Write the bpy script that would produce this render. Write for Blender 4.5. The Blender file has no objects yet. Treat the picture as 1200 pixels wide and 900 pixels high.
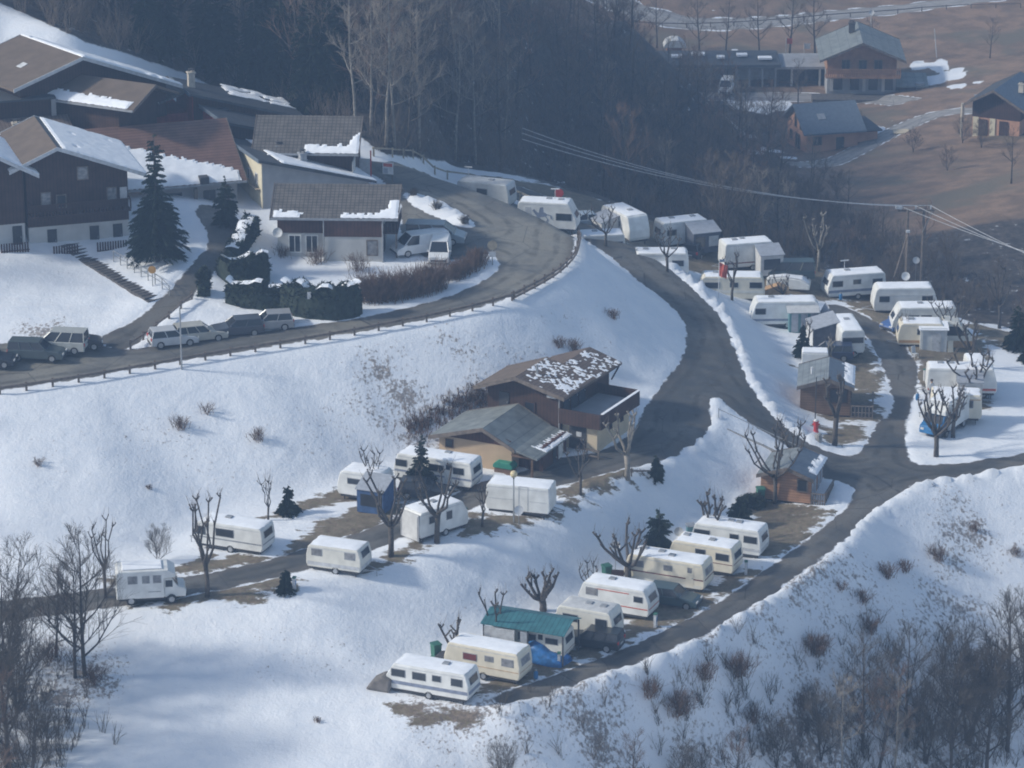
import bpy, bmesh, math, random
import numpy as np
from mathutils import Vector, Matrix, noise
from mathutils.bvhtree import BVHTree
from mathutils.geometry import delaunay_2d_cdt
random.seed(11)
R = math.radians
scene = bpy.context.scene
COL = scene.collection

# ------------------------------------------------------------------ camera geometry (1200 x 900 photograph units)
FPX = 4000.0
PITCH = R(19.0)
CAMH = 97.0
cP, sP = math.cos(PITCH), math.sin(PITCH)
def ray(u, v):
    a = (u-600)/FPX; b = (450-v)/FPX
    return (a, cP+b*sP, -sP+b*cP)
def W(u, v, z):
    d = ray(u, v); t = (z-CAMH)/d[2]
    return (d[0]*t, d[1]*t, z)
def proj(x, y, z):
    z = z-CAMH
    dep = y*cP - z*sP
    upv = y*sP + z*cP
    return 600+FPX*x/dep, 450-FPX*upv/dep

# ------------------------------------------------------------------ terrain control points
PX = [
 (-150,1000,-4),(200,1000,-5),(500,1000,-6),(700,1000,-8),(900,1000,-12),(1100,1000,-16),(1350,1000,-18),
 (-150,900,-1.5),(50,900,-2),(200,900,-2),(300,900,-2),(450,900,-2),(560,900,-2.8),(700,900,-4.5),(800,900,-6.5),(900,900,-8.5),(1000,900,-10.3),(1100,900,-12),(1200,900,-13),(1350,900,-14),
 (-150,790,1),(50,790,1),(170,775,1),(300,800,.2),(430,790,0),(440,830,-.6),(560,860,-1.4),
 (-150,745,2.3),(50,735,2.4),(140,715,2.8),(200,705,3.1),(300,695,3.4),(370,688,3.6),(430,675,3.7),(490,655,3.9),(560,635,4),(610,612,4.1),(660,600,4.2),(700,575,4.3),(750,548,4.5),(800,520,4.5),(832,497,4.5),(836,465,4.7),
 (-150,670,3),(50,680,2.9),(150,655,3.2),(250,600,3.7),(330,585,3.9),(400,565,4.0),(450,545,4.1),(505,530,4.2),(600,512,4.5),(680,490,4.6),(730,470,4.7),
 (500,762,0),(560,745,0),(600,725,0),(660,705,0),(700,675,0),(750,655,0),(800,622,.2),(850,600,.3),(885,590,.5),
 (440,815,-.3),(500,830,-.4),(570,826,-.3),(600,831,-.3),(690,801,-.1),(755,779,.1),(810,759,.2),(855,731,.3),(900,703,.4),(940,678,.55),(985,645,.75),(1012,613,.95),(1037,595,1),(1078,571,1.1),(1130,565,1.1),(1200,553,1.2),(1350,530,1.4),
 (755,478,4.75),(780,447,5),(800,420,5.2),(806,395,5.4),(800,372,5.6),(770,345,6.2),(740,322,6.7),(715,300,7.2),(690,284,7.6),
 (985,535,1.4),(950,520,2.1),(920,500,2.9),(895,475,3.7),(872,440,4.6),(860,400,5.2),(845,370,5.6),(810,335,6.1),(775,308,6.6),(740,287,7.1),(700,266,7.6),
 (862,485,4.0),(900,512,3.0),(935,535,2.1),(955,555,1.4),
 (880,352,2.8),(900,392,2.2),(930,430,1.6),(950,475,1.5),(960,500,1.6),(820,330,4.2),(770,300,5.2),(730,280,6.0),
 (700,262,6.6),(760,285,5.2),(830,305,4),(850,345,3),(900,378,1.8),(960,385,1.5),(1000,345,1.2),(1060,370,1),(1130,400,.8),(1050,420,1.2),(1000,450,1.4),(1030,500,1.3),(1100,520,1.2),(1170,470,.7),(1200,420,.3),(1350,400,0),(1150,400,.7),(1350,470,.5),
 (-150,478,10.2),(0,462,10.3),(100,447,10.5),(200,428,10.8),(300,413,11),(400,397,11.3),(500,379,11.7),(560,366,12),(600,354,12.1),(645,332,12.2),(669,312,12.3),(681,290,12.4),(676,272,12.5),(650,257,12.7),(600,234,13),(540,212,13.5),(500,200,14),(455,189,14.3),
 (-150,400,11.2),(0,400,11.1),(50,395,11.2),(120,393,11.1),(140,402,11.0),(300,385,11.4),(430,372,11.8),(520,348,12.1),(585,308,12.4),(470,340,12.1),(350,350,12.2),(250,345,12.4),
 (480,290,12.7),(560,280,12.8),(620,270,12.6),(530,240,13.3),(470,215,13.9),(330,300,12.7),(300,320,12.6),
 (-150,310,14.8),(0,300,14.5),(60,290,14.4),(110,300,13.8),(60,340,12.9),(60,375,11.9),(0,345,13.0),(-150,350,13.0),(180,350,12.5),(140,330,13.0),(150,270,14.8),(210,320,13.6),(250,300,14),(230,250,15),(270,255,15),(300,260,13.6),
 (200,200,15.2),(100,180,16.6),(0,180,17.5),(-150,180,18),(300,180,14.0),(400,200,14.2),(430,185,14.7),(100,125,19.5),(0,125,20),(-150,125,21),(200,130,17),(300,130,15.2),(400,150,16.5),(80,25,25.8),(0,10,26.5),(-150,10,28),(150,60,22.6),(250,70,19),(350,90,18),(450,130,17),(560,165,6),(560,100,10),(560,40,14),(450,60,20),(450,10,23),(300,20,23.5),
 (620,170,1),(620,100,3),(620,30,5),(700,170,-6),(700,100,-10),(800,170,-10),(900,170,-12),(1000,200,-11),(1000,250,-9),(1100,250,-7),(1100,200,-9),(1200,200,-6),(1200,250,-5),(1350,200,-4),(1200,130,-8),(1350,130,-7),(1000,110,-13),(900,110,-13),(800,110,-13),(950,170,-12),(1200,60,-10),(1350,60,-9),(1000,50,-11),(800,50,-11),(700,40,-10),
]
EDGE = [(540,190,6.5),(620,205,6.5),(700,225,6),(760,250,5.2),(830,270,4.2),(900,290,3),(950,300,2),(1000,315,1.3),(1050,335,1),(1110,365,.8),(1160,383,.6),(1250,400,.2),(1350,410,0)]
pts3 = [W(*p) for p in PX] + [W(*p) for p in EDGE]
for u, v, z in EDGE:
    if u < 600: continue
    x, y, _ = W(u, v, z)
    pts3 += [(x+1, y+11, z-5), (x+2, y+26, z-9.5)]
for u, v, z in ((540,212,13.5),(600,234,13),(650,257,12.7),(674,274,12.5)):
    x, y, _ = W(u, v, z); pts3 += [(x+1.6, y+3.4, z-4.8)]
pts3 += [(-6.5,311,9.2),(-3,317,8.2),(2,309,8.2),(-8,322,8.5),(2,316,7.4),(-8,332,7),(-60,345,30),(-30,365,27),(0,385,16),(14,402,6),(-100,330,33),(-150,250,24),(-150,200,10),(-100,450,34),
 (-12,470,6),(0,540,20),(60,485,-8.6),(110,485,-8),(100,540,6),(200,540,12),(-100,600,45),(0,700,50),(100,700,50),(160,400,2),(160,300,0),(160,240,-10),
 (-1300,1300,200),(0,1300,260),(1300,1300,300),(-1300,300,90),(1300,300,60),(-1300,-400,160),(0,-400,170),(1300,-400,160),(0,0,80),(-90,20,80),(90,20,76),(-200,60,60),(200,60,50),
 (-60,150,18),(0,150,16),(60,150,12),(300,300,0),(-90,200,-2),(90,200,-20),(120,215,-22)]
_xy = [Vector((p[0], p[1])) for p in pts3]
vo, eo, fo, ov, oe, of = delaunay_2d_cdt(_xy, [], [], 0, 1e-4)
tv = [Vector((v.x, v.y, pts3[ov[i][0]][2])) for i, v in enumerate(vo)]
bvh = BVHTree.FromPolygons(tv, [tuple(f) for f in fo])

def axis(lo_far, lo, hi, hi_far, st, mid=None):
    a = list(np.arange(lo, hi, st))
    if mid: a += list(np.arange(hi, mid[0], mid[1]))
    s = 2.0; x = a[-1]
    while x < hi_far: x += s; s *= 1.35; a.append(x)
    s = 2.0; x = lo; b = []
    while x > lo_far: x -= s; s *= 1.35; b.append(x)
    return np.array(b[::-1]+a)
GX = axis(-1200, -52, 72, 1200, .5)
GY = axis(-380, 201, 345, 1250, .5, (490, 1.2))
NX, NY = len(GX), len(GY)
HT = np.zeros((NY, NX))
for j, y in enumerate(GY):
    for i, x in enumerate(GX):
        h = bvh.ray_cast(Vector((x, y, 900)), Vector((0, 0, -1)))
        HT[j, i] = h[0].z if h[0] is not None else 0.0
def blur(A, n):
    for _ in range(n):
        B = A.copy(); B[:, 1:-1] = .25*A[:, :-2]+.5*A[:, 1:-1]+.25*A[:, 2:]
        A = B.copy(); A[1:-1] = .25*B[:-2]+.5*B[1:-1]+.25*B[2:]
    return A
HT = blur(HT, 7)
def bil(A, x, y):
    x = np.asarray(x, float); y = np.asarray(y, float)
    i = np.clip(np.searchsorted(GX, x)-1, 0, NX-2); j = np.clip(np.searchsorted(GY, y)-1, 0, NY-2)
    fx = np.clip((x-GX[i])/(GX[i+1]-GX[i]), 0, 1); fy = np.clip((y-GY[j])/(GY[j+1]-GY[j]), 0, 1)
    return A[j, i]*(1-fx)*(1-fy)+A[j, i+1]*fx*(1-fy)+A[j+1, i]*(1-fx)*fy+A[j+1, i+1]*fx*fy
def hz(x, y): return float(bil(HT, x, y))
_T = np.arange(190, 560, .5)
def G(u, v, z0=None):
    """ground point seen at a photograph position (z0: on the level z0, for places hidden behind something)"""
    if z0 is not None:
        x, y, _ = W(u, v, z0)
        return Vector((x, y, hz(x, y)))
    d = ray(u, v)
    zz = CAMH+d[2]*_T-bil(HT, d[0]*_T, d[1]*_T)
    k = np.argmax(zz < 0)
    if zz[k] >= 0: k = len(_T)-1
    a, b = _T[max(k-1, 0)], _T[k]
    for _ in range(16):
        m = .5*(a+b)
        if CAMH+d[2]*m > hz(d[0]*m, d[1]*m): a = m
        else: b = m
    return Vector((d[0]*b, d[1]*b, CAMH+d[2]*b))
XX, YY = np.meshgrid(GX, GY)
def poly_px(pl):
    out = []
    for p in pl:
        if p[0] == 'w': out.append((p[1], p[2]))
        else:
            g = G(*p); out.append((g.x, g.y))
    return np.array(out)
def seg_dist(P, closed):
    n = len(P); D = np.full(XX.shape, 1e9)
    bx = (XX > P[:, 0].min()-12) & (XX < P[:, 0].max()+12) & (YY > P[:, 1].min()-12) & (YY < P[:, 1].max()+12)
    x, y = XX[bx], YY[bx]; d = np.full(x.shape, 1e9); ins = np.zeros(x.shape, bool)
    for k in range(n if closed else n-1):
        ax, ay = P[k]; cx, cy = P[(k+1) % n]
        dx, dy = cx-ax, cy-ay; L = dx*dx+dy*dy+1e-12
        t = np.clip(((x-ax)*dx+(y-ay)*dy)/L, 0, 1)
        d = np.minimum(d, np.hypot(x-ax-t*dx, y-ay-t*dy))
        if closed:
            c = (ay > y) != (cy > y)
            with np.errstate(divide='ignore', invalid='ignore'):
                ins ^= c & (x < (cx-ax)*(y-ay)/(cy-ay if cy != ay else 1e-12)+ax)
    if closed: d = np.where(ins, -d, d)
    D[bx] = d
    return D
def smooth(P, closed, n=2):
    for _ in range(n):
        Q = []
        m = len(P)
        rng = range(m) if closed else range(m-1)
        if not closed: Q.append(P[0])
        for k in rng:
            a, b = np.array(P[k]), np.array(P[(k+1) % m])
            Q += [tuple(.75*a+.25*b), tuple(.25*a+.75*b)]
        if not closed: Q.append(P[-1])
        P = Q
    return np.array(P)
OUTER = [(-150,476),(0,458),(100,443),(200,425),(300,409),(400,393),(450,384),(500,375),(560,361),(600,349),(645,327),(666,308),(675,290),(671,275),(650,260),(600,237),(540,214),(500,203),(455,192),(425,186)]
R_UP = OUTER+[(425,200),(455,215),(470,235),(470,285),(500,303),(545,306),(572,294),(588,307),(577,324),(530,347),(430,373),(330,386),(245,395),(150,412),(100,397),(0,402),(-150,405)]
ISLAND = [(470,223),(495,229),(530,243),(561,264),(548,269),(515,256),(478,238)]
R_PATH = [(118,412),(150,412),(185,380),(225,350),(242,330),(264,302),(277,270),(270,250),(240,237),(225,247),(240,262),(246,290),(215,320),(195,345),(160,375),(105,398)]
R_MAIN = [(690,284),(715,300),(740,322),(770,345),(800,372),(806,395),(800,420),(780,447),(752,480),(745,505),(706,530),(655,535),(620,550),(600,555),(592,566),(640,574),(690,560),(735,550),(785,541),(822,515),(835,497),(831,478),(836,462),
 (862,483),(900,510),(940,533),(962,560),(987,565),(1003,572),(997,590),(950,629),(900,665),(882,678),(815,722),(762,747),(725,762),(667,785),(600,807),(570,820),(600,826),(640,815),(687,797),(750,775),(807,755),(850,729),(900,699),(935,675),(982,641),(1000,622),(1008,610),(1032,592),(1060,575),(1074,566),(1127,559),(1200,545),(1350,522),(1350,508),(1200,532),(1112,544),(1070,545),
 (1061,527),(1062,495),(1069,470),(1076,450),(1074,425),(1060,402),(1045,391),(1017,370),(985,357),(966,355),(972,365),(1000,380),(1020,400),(1033,425),(1044,455),(1047,475),(1039,488),(1026,498),(1013,525),(1003,533),(985,534),(950,520),(920,500),(895,475),(872,440),(860,400),(845,370),(810,335),(775,308),(740,287),(706,270),('w',2,320),('w',-3,318)]
def ribbon(pl, w):
    P = smooth(poly_px(pl), False, 2); n = len(P); T = np.gradient(P, axis=0); T /= np.linalg.norm(T, axis=1)[:, None]
    N = np.stack([-T[:, 1], T[:, 0]], 1)*w/2
    return np.concatenate([P+N, (P-N)[::-1]])
R_TERR = ribbon([(625,562),(590,568),(555,582),(500,606),(430,634),(370,652),(300,672),(200,690),(130,700),(40,712),(-60,722)], 3.3)
SH = [('road', smooth(poly_px(R_UP), True, 2)), ('road', smooth(poly_px(R_MAIN), True, 1)), ('road', R_TERR), ('path', smooth(poly_px(R_PATH), True, 2)),
 ('road', ribbon([(650,12,-9.5),(690,17,-9.5),(800,26,-9.5),(900,21,-9.5),(1000,12,-9.5),(1200,2,-9.5),(1300,-4,-9.5)], 4.0)),
 ('path', ribbon([(925,207,-11.5),(960,198,-11.5),(1010,178,-11.5),(1062,157,-11.5),(1100,140,-11),(1150,128,-9)], 3.5)),
 ('path', ribbon([(790,112,-12.8),(860,112,-12.8),(960,113,-12.8),(1030,118,-12.5),(1062,126,-12)], 4.5))]
DS = [seg_dist(P, True) for _, P in SH]
DI = seg_dist(smooth(poly_px(ISLAND), True, 2), True)
DS[0] = np.maximum(DS[0], -DI)
DR = np.minimum.reduce(DS)
BERM = [([(700,262),(740,284),(775,304),(810,331),(846,366),(861,398),(874,438),(898,474),(924,500),(955,521)], .55, .9),
 ([(600,831),(645,817),(690,800),(755,778),(810,758),(855,731),(900,703),(940,678),(985,644),(1005,618),(1034,595),(1075,570),(1130,563),(1200,549),(1300,534)], .4, .9),
 ([(835,458),(836,497),(815,525),(790,544),(730,556),(670,582)], .3, .8), ([(585,312),(560,335),(500,358),(430,376)], .2, .7), ([(480,222),(545,262)], .5, 1.2), ([(150,409),(170,398),(226,354)], .2, .5)]
BH = np.zeros(XX.shape)
for pl, h, w in BERM:
    d = seg_dist(smooth(poly_px(pl), False, 2), False)
    BH = np.maximum(BH, h*np.exp(-(d/w)**2))
NZ = np.zeros(XX.shape); NF = np.zeros(XX.shape)
fine = (XX > -52) & (XX < 76) & (YY > 201) & (YY < 492)
for j in range(NY):
    for i in range(NX):
        if fine[j, i]:
            v = Vector((GX[i], GY[j], 0))
            NZ[j, i] = noise.noise(v*.16)*.5+noise.noise(v*.45)*.3
            if YY[j, i] < 345: NF[j, i] = noise.noise(v*1.1+Vector((9, 3, 0)))*.6+noise.noise(v*1.9)*.4
def sst(a, b, x):
    t = np.clip((x-a)/(b-a), 0, 1); return t*t*(3-2*t)
off = np.clip(DR/2.5, 0, 1)
TRK = np.zeros(XX.shape)
for pl in ([(612,618),(640,650),(675,672),(700,690)],[(662,604),(690,632),(705,655)],[(600,628),(560,700),(520,750)],[(440,690),(500,720),(590,715)],[(20,800),(150,850),(330,870),(480,880)],[(880,560),(860,575),(845,590)],[(0,350),(80,355),(170,362)],[(740,545),(770,580),(800,600)],[(868,425),(900,455),(935,470)],[(700,300),(730,350),(770,410)]):
    d = seg_dist(smooth(poly_px(pl), False, 2), False); TRK = np.maximum(TRK, np.exp(-(d/.45)**2))
TRK *= np.clip(.6+1.2*NF, 0, 1.3)
ZT = HT + off*(NZ*.17+NF*.11) - TRK*.16 + BH*np.clip(.55+2.6*NF, .1, 2)*sst(-.2, .6, DR)
ZT += np.where(DR < 3, -.16+sst(-.35, .35, DR+NF*.5)*.24*(1-sst(.4, 3, DR)*.3), 0)*np.where(DR < 3, 1, 0)
ZT = np.where(DR >= 3, ZT, ZT+0)
def hs(x, y): return float(bil(ZT, x, y))

# ------------------------------------------------------------------ ground cover masks
BARE = [[(160,712),(200,712),(330,697),(350,680),(300,672),(200,694),(150,706)],[(215,662),(310,650),(300,662),(205,676)],[(330,652),(345,635),(400,602),(440,585),(475,590),(470,605),(420,640),(370,648)],
 [(430,668),(450,650),(485,632),(500,640),(470,660)],[(540,604),(650,602),(600,620),(545,628)],[(655,578),(700,547),(752,556),(700,582),(660,598)],[(480,580),(420,585),(405,570),(450,565)],[(495,580),(560,570),(560,590),(500,598)],
 [(590,805),(640,768),(690,770),(660,787),(605,806)],[(665,765),(700,745),(745,745),(700,772),(670,780)],[(735,745),(740,712),(820,700),(855,700),(800,730)],[(805,705),(842,680),(895,665),(860,695)],[(560,800),(612,790),(600,812),(565,812)],
 [(862,612),(900,598),(975,600),(950,630),(905,655),(880,645)],[(455,828),(480,832),(560,838),(545,850),(490,848)],[(885,600),(960,588),(950,606),(890,612)],
 [(932,430),(990,418),(1035,440),(1030,470),(1000,452),(960,440)],[(960,500),(1010,497),(1008,512),(990,525),(965,518)],[(1040,385),(1080,400),(1150,400),(1160,425),(1085,430),(1060,412)],[(1070,430),(1150,430),(1160,480),(1140,480),(1075,455)],
 [(700,262),(760,255),(860,285),(960,308),(1010,330),(1130,372),(1115,385),(1000,352),(950,352),(840,330),(770,300),(720,282)],[(985,352),(1070,355),(1065,390),(1030,385)],[(560,205),(640,215),(720,240),(700,262),(640,255)],
 [(960,395),(1010,398),(1035,430),(1000,440),(960,425)],[(1135,385),(1200,388),(1210,420),(1160,402)],[(955,455),(1030,462),(1030,495),(960,490)],
 [(300,610),(330,605),(440,580),(430,560),(400,575),(330,595)],[(120,680),(200,665),(250,650),(240,670),(130,690)],[(860,600),(900,585),(960,595),(940,606)]]
BA = np.zeros(XX.shape)
for pl in BARE:
    z0 = None
    d = seg_dist(poly_px(pl), True)
    BA = np.maximum(BA, sst(2.6, -2.2, d))
for k in (17, 25, 27, 24): pass
# wild side: everything past the plateau edge and up into the wood
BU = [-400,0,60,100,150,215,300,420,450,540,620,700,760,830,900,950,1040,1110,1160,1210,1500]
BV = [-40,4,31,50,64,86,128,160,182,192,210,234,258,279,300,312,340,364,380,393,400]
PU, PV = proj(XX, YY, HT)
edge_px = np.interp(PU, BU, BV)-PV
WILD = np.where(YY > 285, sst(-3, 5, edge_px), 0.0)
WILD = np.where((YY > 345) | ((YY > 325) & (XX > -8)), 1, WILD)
MEAD = np.where(YY > 352, sst(880, 960, PU)*sst(-5, 20, 300-PV), 0)
MEAD = np.maximum(MEAD, np.where(YY > 440, 1.0, 0))
TUFT = np.zeros(XX.shape)
for (u, v, r, a) in [(540,480,5,1),(505,500,4,.9),(470,490,4,.7),(560,470,4,.9),(430,480,4,.5),(690,400,3,.6),(620,420,5,.6),(520,440,5,.5),(350,500,5,.35),(250,520,7,.3),(150,560,7,.25),(60,520,6,.35),(720,360,3,.5),
   (640,860,6,.6),(700,870,6,.5),(770,830,5,.8),(820,800,5,.6),(860,760,4,.8),(1050,720,8,.35),(950,780,7,.35),(1120,650,7,.45),(1180,620,6,.5),(1000,700,5,.5),(900,850,8,.5),(1000,850,9,.6),(1120,850,9,.6),(330,780,5,.45),(380,760,4,.4),
   (60,385,3,.7),(30,380,3,.6),(500,838,3,.8),(520,845,3,.7),(600,870,5,.8),(1170,700,6,.4),(700,680,4,.25),(560,720,5,.2),(60,740,4,.7),(30,800,5,1),(90,780,3,.8),(110,800,2,.9)]:
    g = G(u, v); TUFT += a*np.exp(-((XX-g.x)**2+(YY-g.y)**2)/(r*r))
TUFT = np.clip(TUFT, 0, 1)*np.clip(.6+1.5*NZ, .0, 1.15)+.03+TRK*.25
FSNOW = np.zeros(XX.shape)
for (u, v, r) in [(1075,82,1.6),(1100,84,1.6),(1092,100,2.6),(1110,98,2),(1122,115,1.5),(1005,160,3),(1025,163,1.5),(870,117,2.5),(890,121,2),(915,118,1.5),(975,125,2),(925,195,1.5),(865,68,2),(888,70,1.5),(905,182,1.5),(800,130,2),(815,140,2.5),(780,150,1.2),(989,192,.8),(1168,165,.8),(1145,113,.9),(870,165,2),(880,190,1.5),(905,110,2.5),(1120,90,1)]:
    x, y, _ = W(u, v, -12)
    FSNOW = np.maximum(FSNOW, np.exp(-((XX-x)**2+((YY-y)/1.5)**2)/(r*r)))
FSNOW = sst(.35, .6, FSNOW+NZ*1.1)*(FSNOW > .05)
WILD = WILD*(1-FSNOW)
EXPO = 0.10; HAZE = .00072
# ------------------------------------------------------------------ materials
def _n(nt, t, **k):
    n = nt.nodes.new(t)
    for a, b in k.items():
        if hasattr(n, a): setattr(n, a, b)
        else: n.inputs[a].default_value = b
    return n
def newmat(name):
    m = bpy.data.materials.new(name); m.use_nodes = True
    return m, m.node_tree, m.node_tree.nodes['Principled BSDF']
def c4(c): return (c[0], c[1], c[2], 1)
def mat(name, col, rough=.7, var=.15, scale=3.0, metal=0, bump=0, col2=None, world=False, spec=.4, det=4):
    m, nt, p = newmat(name); L = nt.links
    p.inputs['Roughness'].default_value = rough; p.inputs['Metallic'].default_value = metal
    p.inputs['Specular IOR Level'].default_value = spec
    tc = _n(nt, 'ShaderNodeTexCoord'); nz = _n(nt, 'ShaderNodeTexNoise'); nz.inputs['Scale'].default_value = scale; nz.inputs['Detail'].default_value = det
    if world:
        ge = _n(nt, 'ShaderNodeNewGeometry'); L.new(ge.outputs['Position'], nz.inputs['Vector'])
    else:
        L.new(tc.outputs['Object'], nz.inputs['Vector'])
    r = _n(nt, 'ShaderNodeValToRGB'); e = r.color_ramp.elements
    a = col2 if col2 else [c*(1-var) for c in col]; b = col if col2 else [min(1, c*(1+var)) for c in col]
    e[0].position = .35; e[0].color = c4(a); e[1].position = .65; e[1].color = c4(b)
    L.new(nz.outputs['Fac'], r.inputs['Fac']); L.new(r.outputs['Color'], p.inputs['Base Color'])
    if bump:
        bn = _n(nt, 'ShaderNodeBump'); bn.inputs['Strength'].default_value = bump; bn.inputs['Distance'].default_value = .05
        L.new(nz.outputs['Fac'], bn.inputs['Height']); L.new(bn.outputs['Normal'], p.inputs['Normal'])
    return m
def stripes(name, c1, c2, axis, period, rough=.8, duty=.15, rag=.25):
    """boards, tiles, ribs: bands every `period` metres along an object axis ('x','y','z') or a tile grid ('xz','xy')"""
    m, nt, p = newmat(name); L = nt.links; p.inputs['Roughness'].default_value = rough
    p.inputs['Specular IOR Level'].default_value = .3
    tc = _n(nt, 'ShaderNodeTexCoord'); se = _n(nt, 'ShaderNodeSeparateXYZ'); L.new(tc.outputs['Object'], se.inputs[0])
    facs = []
    for ax in axis:
        mu = _n(nt, 'ShaderNodeMath', operation='MULTIPLY'); mu.inputs[1].default_value = 1/period; L.new(se.outputs['XYZ'.index(ax.upper())], mu.inputs[0])
        fr = _n(nt, 'ShaderNodeMath', operation='FRACT'); L.new(mu.outputs[0], fr.inputs[0])
        lt = _n(nt, 'ShaderNodeMath', operation='LESS_THAN'); lt.inputs[1].default_value = duty; L.new(fr.outputs[0], lt.inputs[0]); facs.append(lt)
    f = facs[0]
    if len(facs) > 1:
        mx = _n(nt, 'ShaderNodeMath', operation='MAXIMUM'); L.new(facs[0].outputs[0], mx.inputs[0]); L.new(facs[1].outputs[0], mx.inputs[1]); f = mx
    nz = _n(nt, 'ShaderNodeTexNoise'); nz.inputs['Scale'].default_value = 1.3; nz.inputs['Detail'].default_value = 6; L.new(tc.outputs['Object'], nz.inputs['Vector'])
    mr = _n(nt, 'ShaderNodeMapRange'); mr.inputs['From Min'].default_value = .3; mr.inputs['From Max'].default_value = .7; mr.inputs['To Min'].default_value = 1-rag; mr.inputs['To Max'].default_value = 1+rag
    L.new(nz.outputs['Fac'], mr.inputs['Value'])
    mix = _n(nt, 'ShaderNodeMix', data_type='RGBA'); mix.inputs['A'].default_value = c4(c1); mix.inputs['B'].default_value = c4(c2); L.new(f.outputs[0], mix.inputs['Factor'])
    vm = _n(nt, 'ShaderNodeVectorMath', operation='SCALE'); L.new(mix.outputs['Result'], vm.inputs[0]); L.new(mr.outputs[0], vm.inputs['Scale'])
    L.new(vm.outputs[0], p.inputs['Base Color'])
    return m
def attr_mix(nt, at, a, b, noises, thr, width):
    pass

def ground_mat():
    m, nt, p = newmat('snowy ground'); L = nt.links; p.inputs['Roughness'].default_value = .75; p.inputs['Specular IOR Level'].default_value = .25
    ge = _n(nt, 'ShaderNodeNewGeometry'); P = ge.outputs['Position']
    def N(scale, det=5, rough=.6, dist=0):
        n = _n(nt, 'ShaderNodeTexNoise'); n.inputs['Scale'].default_value = scale; n.inputs['Detail'].default_value = det; n.inputs['Roughness'].default_value = rough
        n.inputs['Distortion'].default_value = dist; L.new(P, n.inputs['Vector']); return n.outputs['Fac']
    def A(n):
        a = _n(nt, 'ShaderNodeAttribute'); a.attribute_name = n; return a.outputs['Fac']
    def M(op, a, b):
        n = _n(nt, 'ShaderNodeMath', operation=op)
        for i, q in enumerate((a, b)):
            if isinstance(q, (int, float)): n.inputs[i].default_value = q
            else: L.new(q, n.inputs[i])
        return n.outputs[0]
    def S(x, lo, hi):
        n = _n(nt, 'ShaderNodeMapRange', interpolation_type='SMOOTHSTEP'); n.inputs['From Min'].default_value = lo; n.inputs['From Max'].default_value = hi; L.new(x, n.inputs['Value']); return n.outputs[0]
    def X(f, a, b):
        n = _n(nt, 'ShaderNodeMix', data_type='RGBA'); L.new(f, n.inputs['Factor'])
        for s, q in (('A', a), ('B', b)):
            if isinstance(q, tuple): n.inputs[s].default_value = c4(q)
            else: L.new(q, n.inputs[s])
        return n.outputs['Result']
    n1, n2, n3, n4 = N(.35), N(1.4, 6, .65), N(4.5, 4, .6), N(.08, 3)
    snow = X(S(n1, .35, .7), (.74, .77, .82), (.86, .87, .89))
    snow = X(S(n2, .3, .75), snow, (.8, .81, .84))
    soil = X(S(n2, .35, .65), (.13, .10, .075), (.24, .19, .14))
    soil = X(S(n3, .45, .6), soil, (.17, .15, .10))
    # melted pitches
    mp = _n(nt, 'ShaderNodeMapping'); mp.inputs['Scale'].default_value = (.55, .95, 1); mp.inputs['Rotation'].default_value = (0, 0, .5); L.new(P, mp.inputs['Vector'])
    ns = _n(nt, 'ShaderNodeTexNoise'); ns.inputs['Scale'].default_value = .9; ns.inputs['Detail'].default_value = 6; ns.inputs['Roughness'].default_value = .65; L.new(mp.outputs[0], ns.inputs['Vector'])
    bare = S(M('ADD', M('MULTIPLY', A('bare'), .85), M('MULTIPLY', M('SUBTRACT', ns.outputs['Fac'], .5), 1.5)), .40, .52)
    # grass tufts poking through
    vo_ = _n(nt, 'ShaderNodeTexNoise'); vo_.inputs['Scale'].default_value = 3.6; vo_.inputs['Detail'].default_value = 7; vo_.inputs['Roughness'].default_value = .7
    mp2 = _n(nt, 'ShaderNodeMapping'); mp2.inputs['Scale'].default_value = (1.0, .8, .55); mp2.inputs['Rotation'].default_value = (0, 0, -.5); L.new(P, mp2.inputs['Vector']); L.new(mp2.outputs[0], vo_.inputs['Vector'])
    tuft = S(M('ADD', M('ADD', M('MULTIPLY', vo_.outputs['Fac'], .75), M('MULTIPLY', n2, .25)), M('MULTIPLY', A('tuft'), .215)), .64, .75)
    base = X(bare, snow, soil)
    base = X(M('MULTIPLY', tuft, .85), base, X(S(n3, .4, .6), (.13, .11, .10), (.26, .20, .16)))
    # woodland floor and winter meadow
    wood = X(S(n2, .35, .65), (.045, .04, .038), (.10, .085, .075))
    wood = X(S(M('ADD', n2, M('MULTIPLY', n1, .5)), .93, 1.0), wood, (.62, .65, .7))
    mead = X(S(n1, .35, .65), (.16, .11, .078), (.29, .19, .13))
    mead = X(S(n4, .5, .66), mead, (.15, .13, .095))
    mead = X(S(n3, .45, .7), mead, (.19, .14, .10))
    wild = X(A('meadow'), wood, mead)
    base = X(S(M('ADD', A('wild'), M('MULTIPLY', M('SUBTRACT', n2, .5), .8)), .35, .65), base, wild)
    L.new(base, p.inputs['Base Color'])
    bn = _n(nt, 'ShaderNodeBump'); bn.inputs['Strength'].default_value = .6; bn.inputs['Distance'].default_value = .13; L.new(M('ADD', n2, M('MULTIPLY', n3, .45)), bn.inputs['Height']); L.new(bn.outputs['Normal'], p.inputs['Normal'])
    return m
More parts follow.
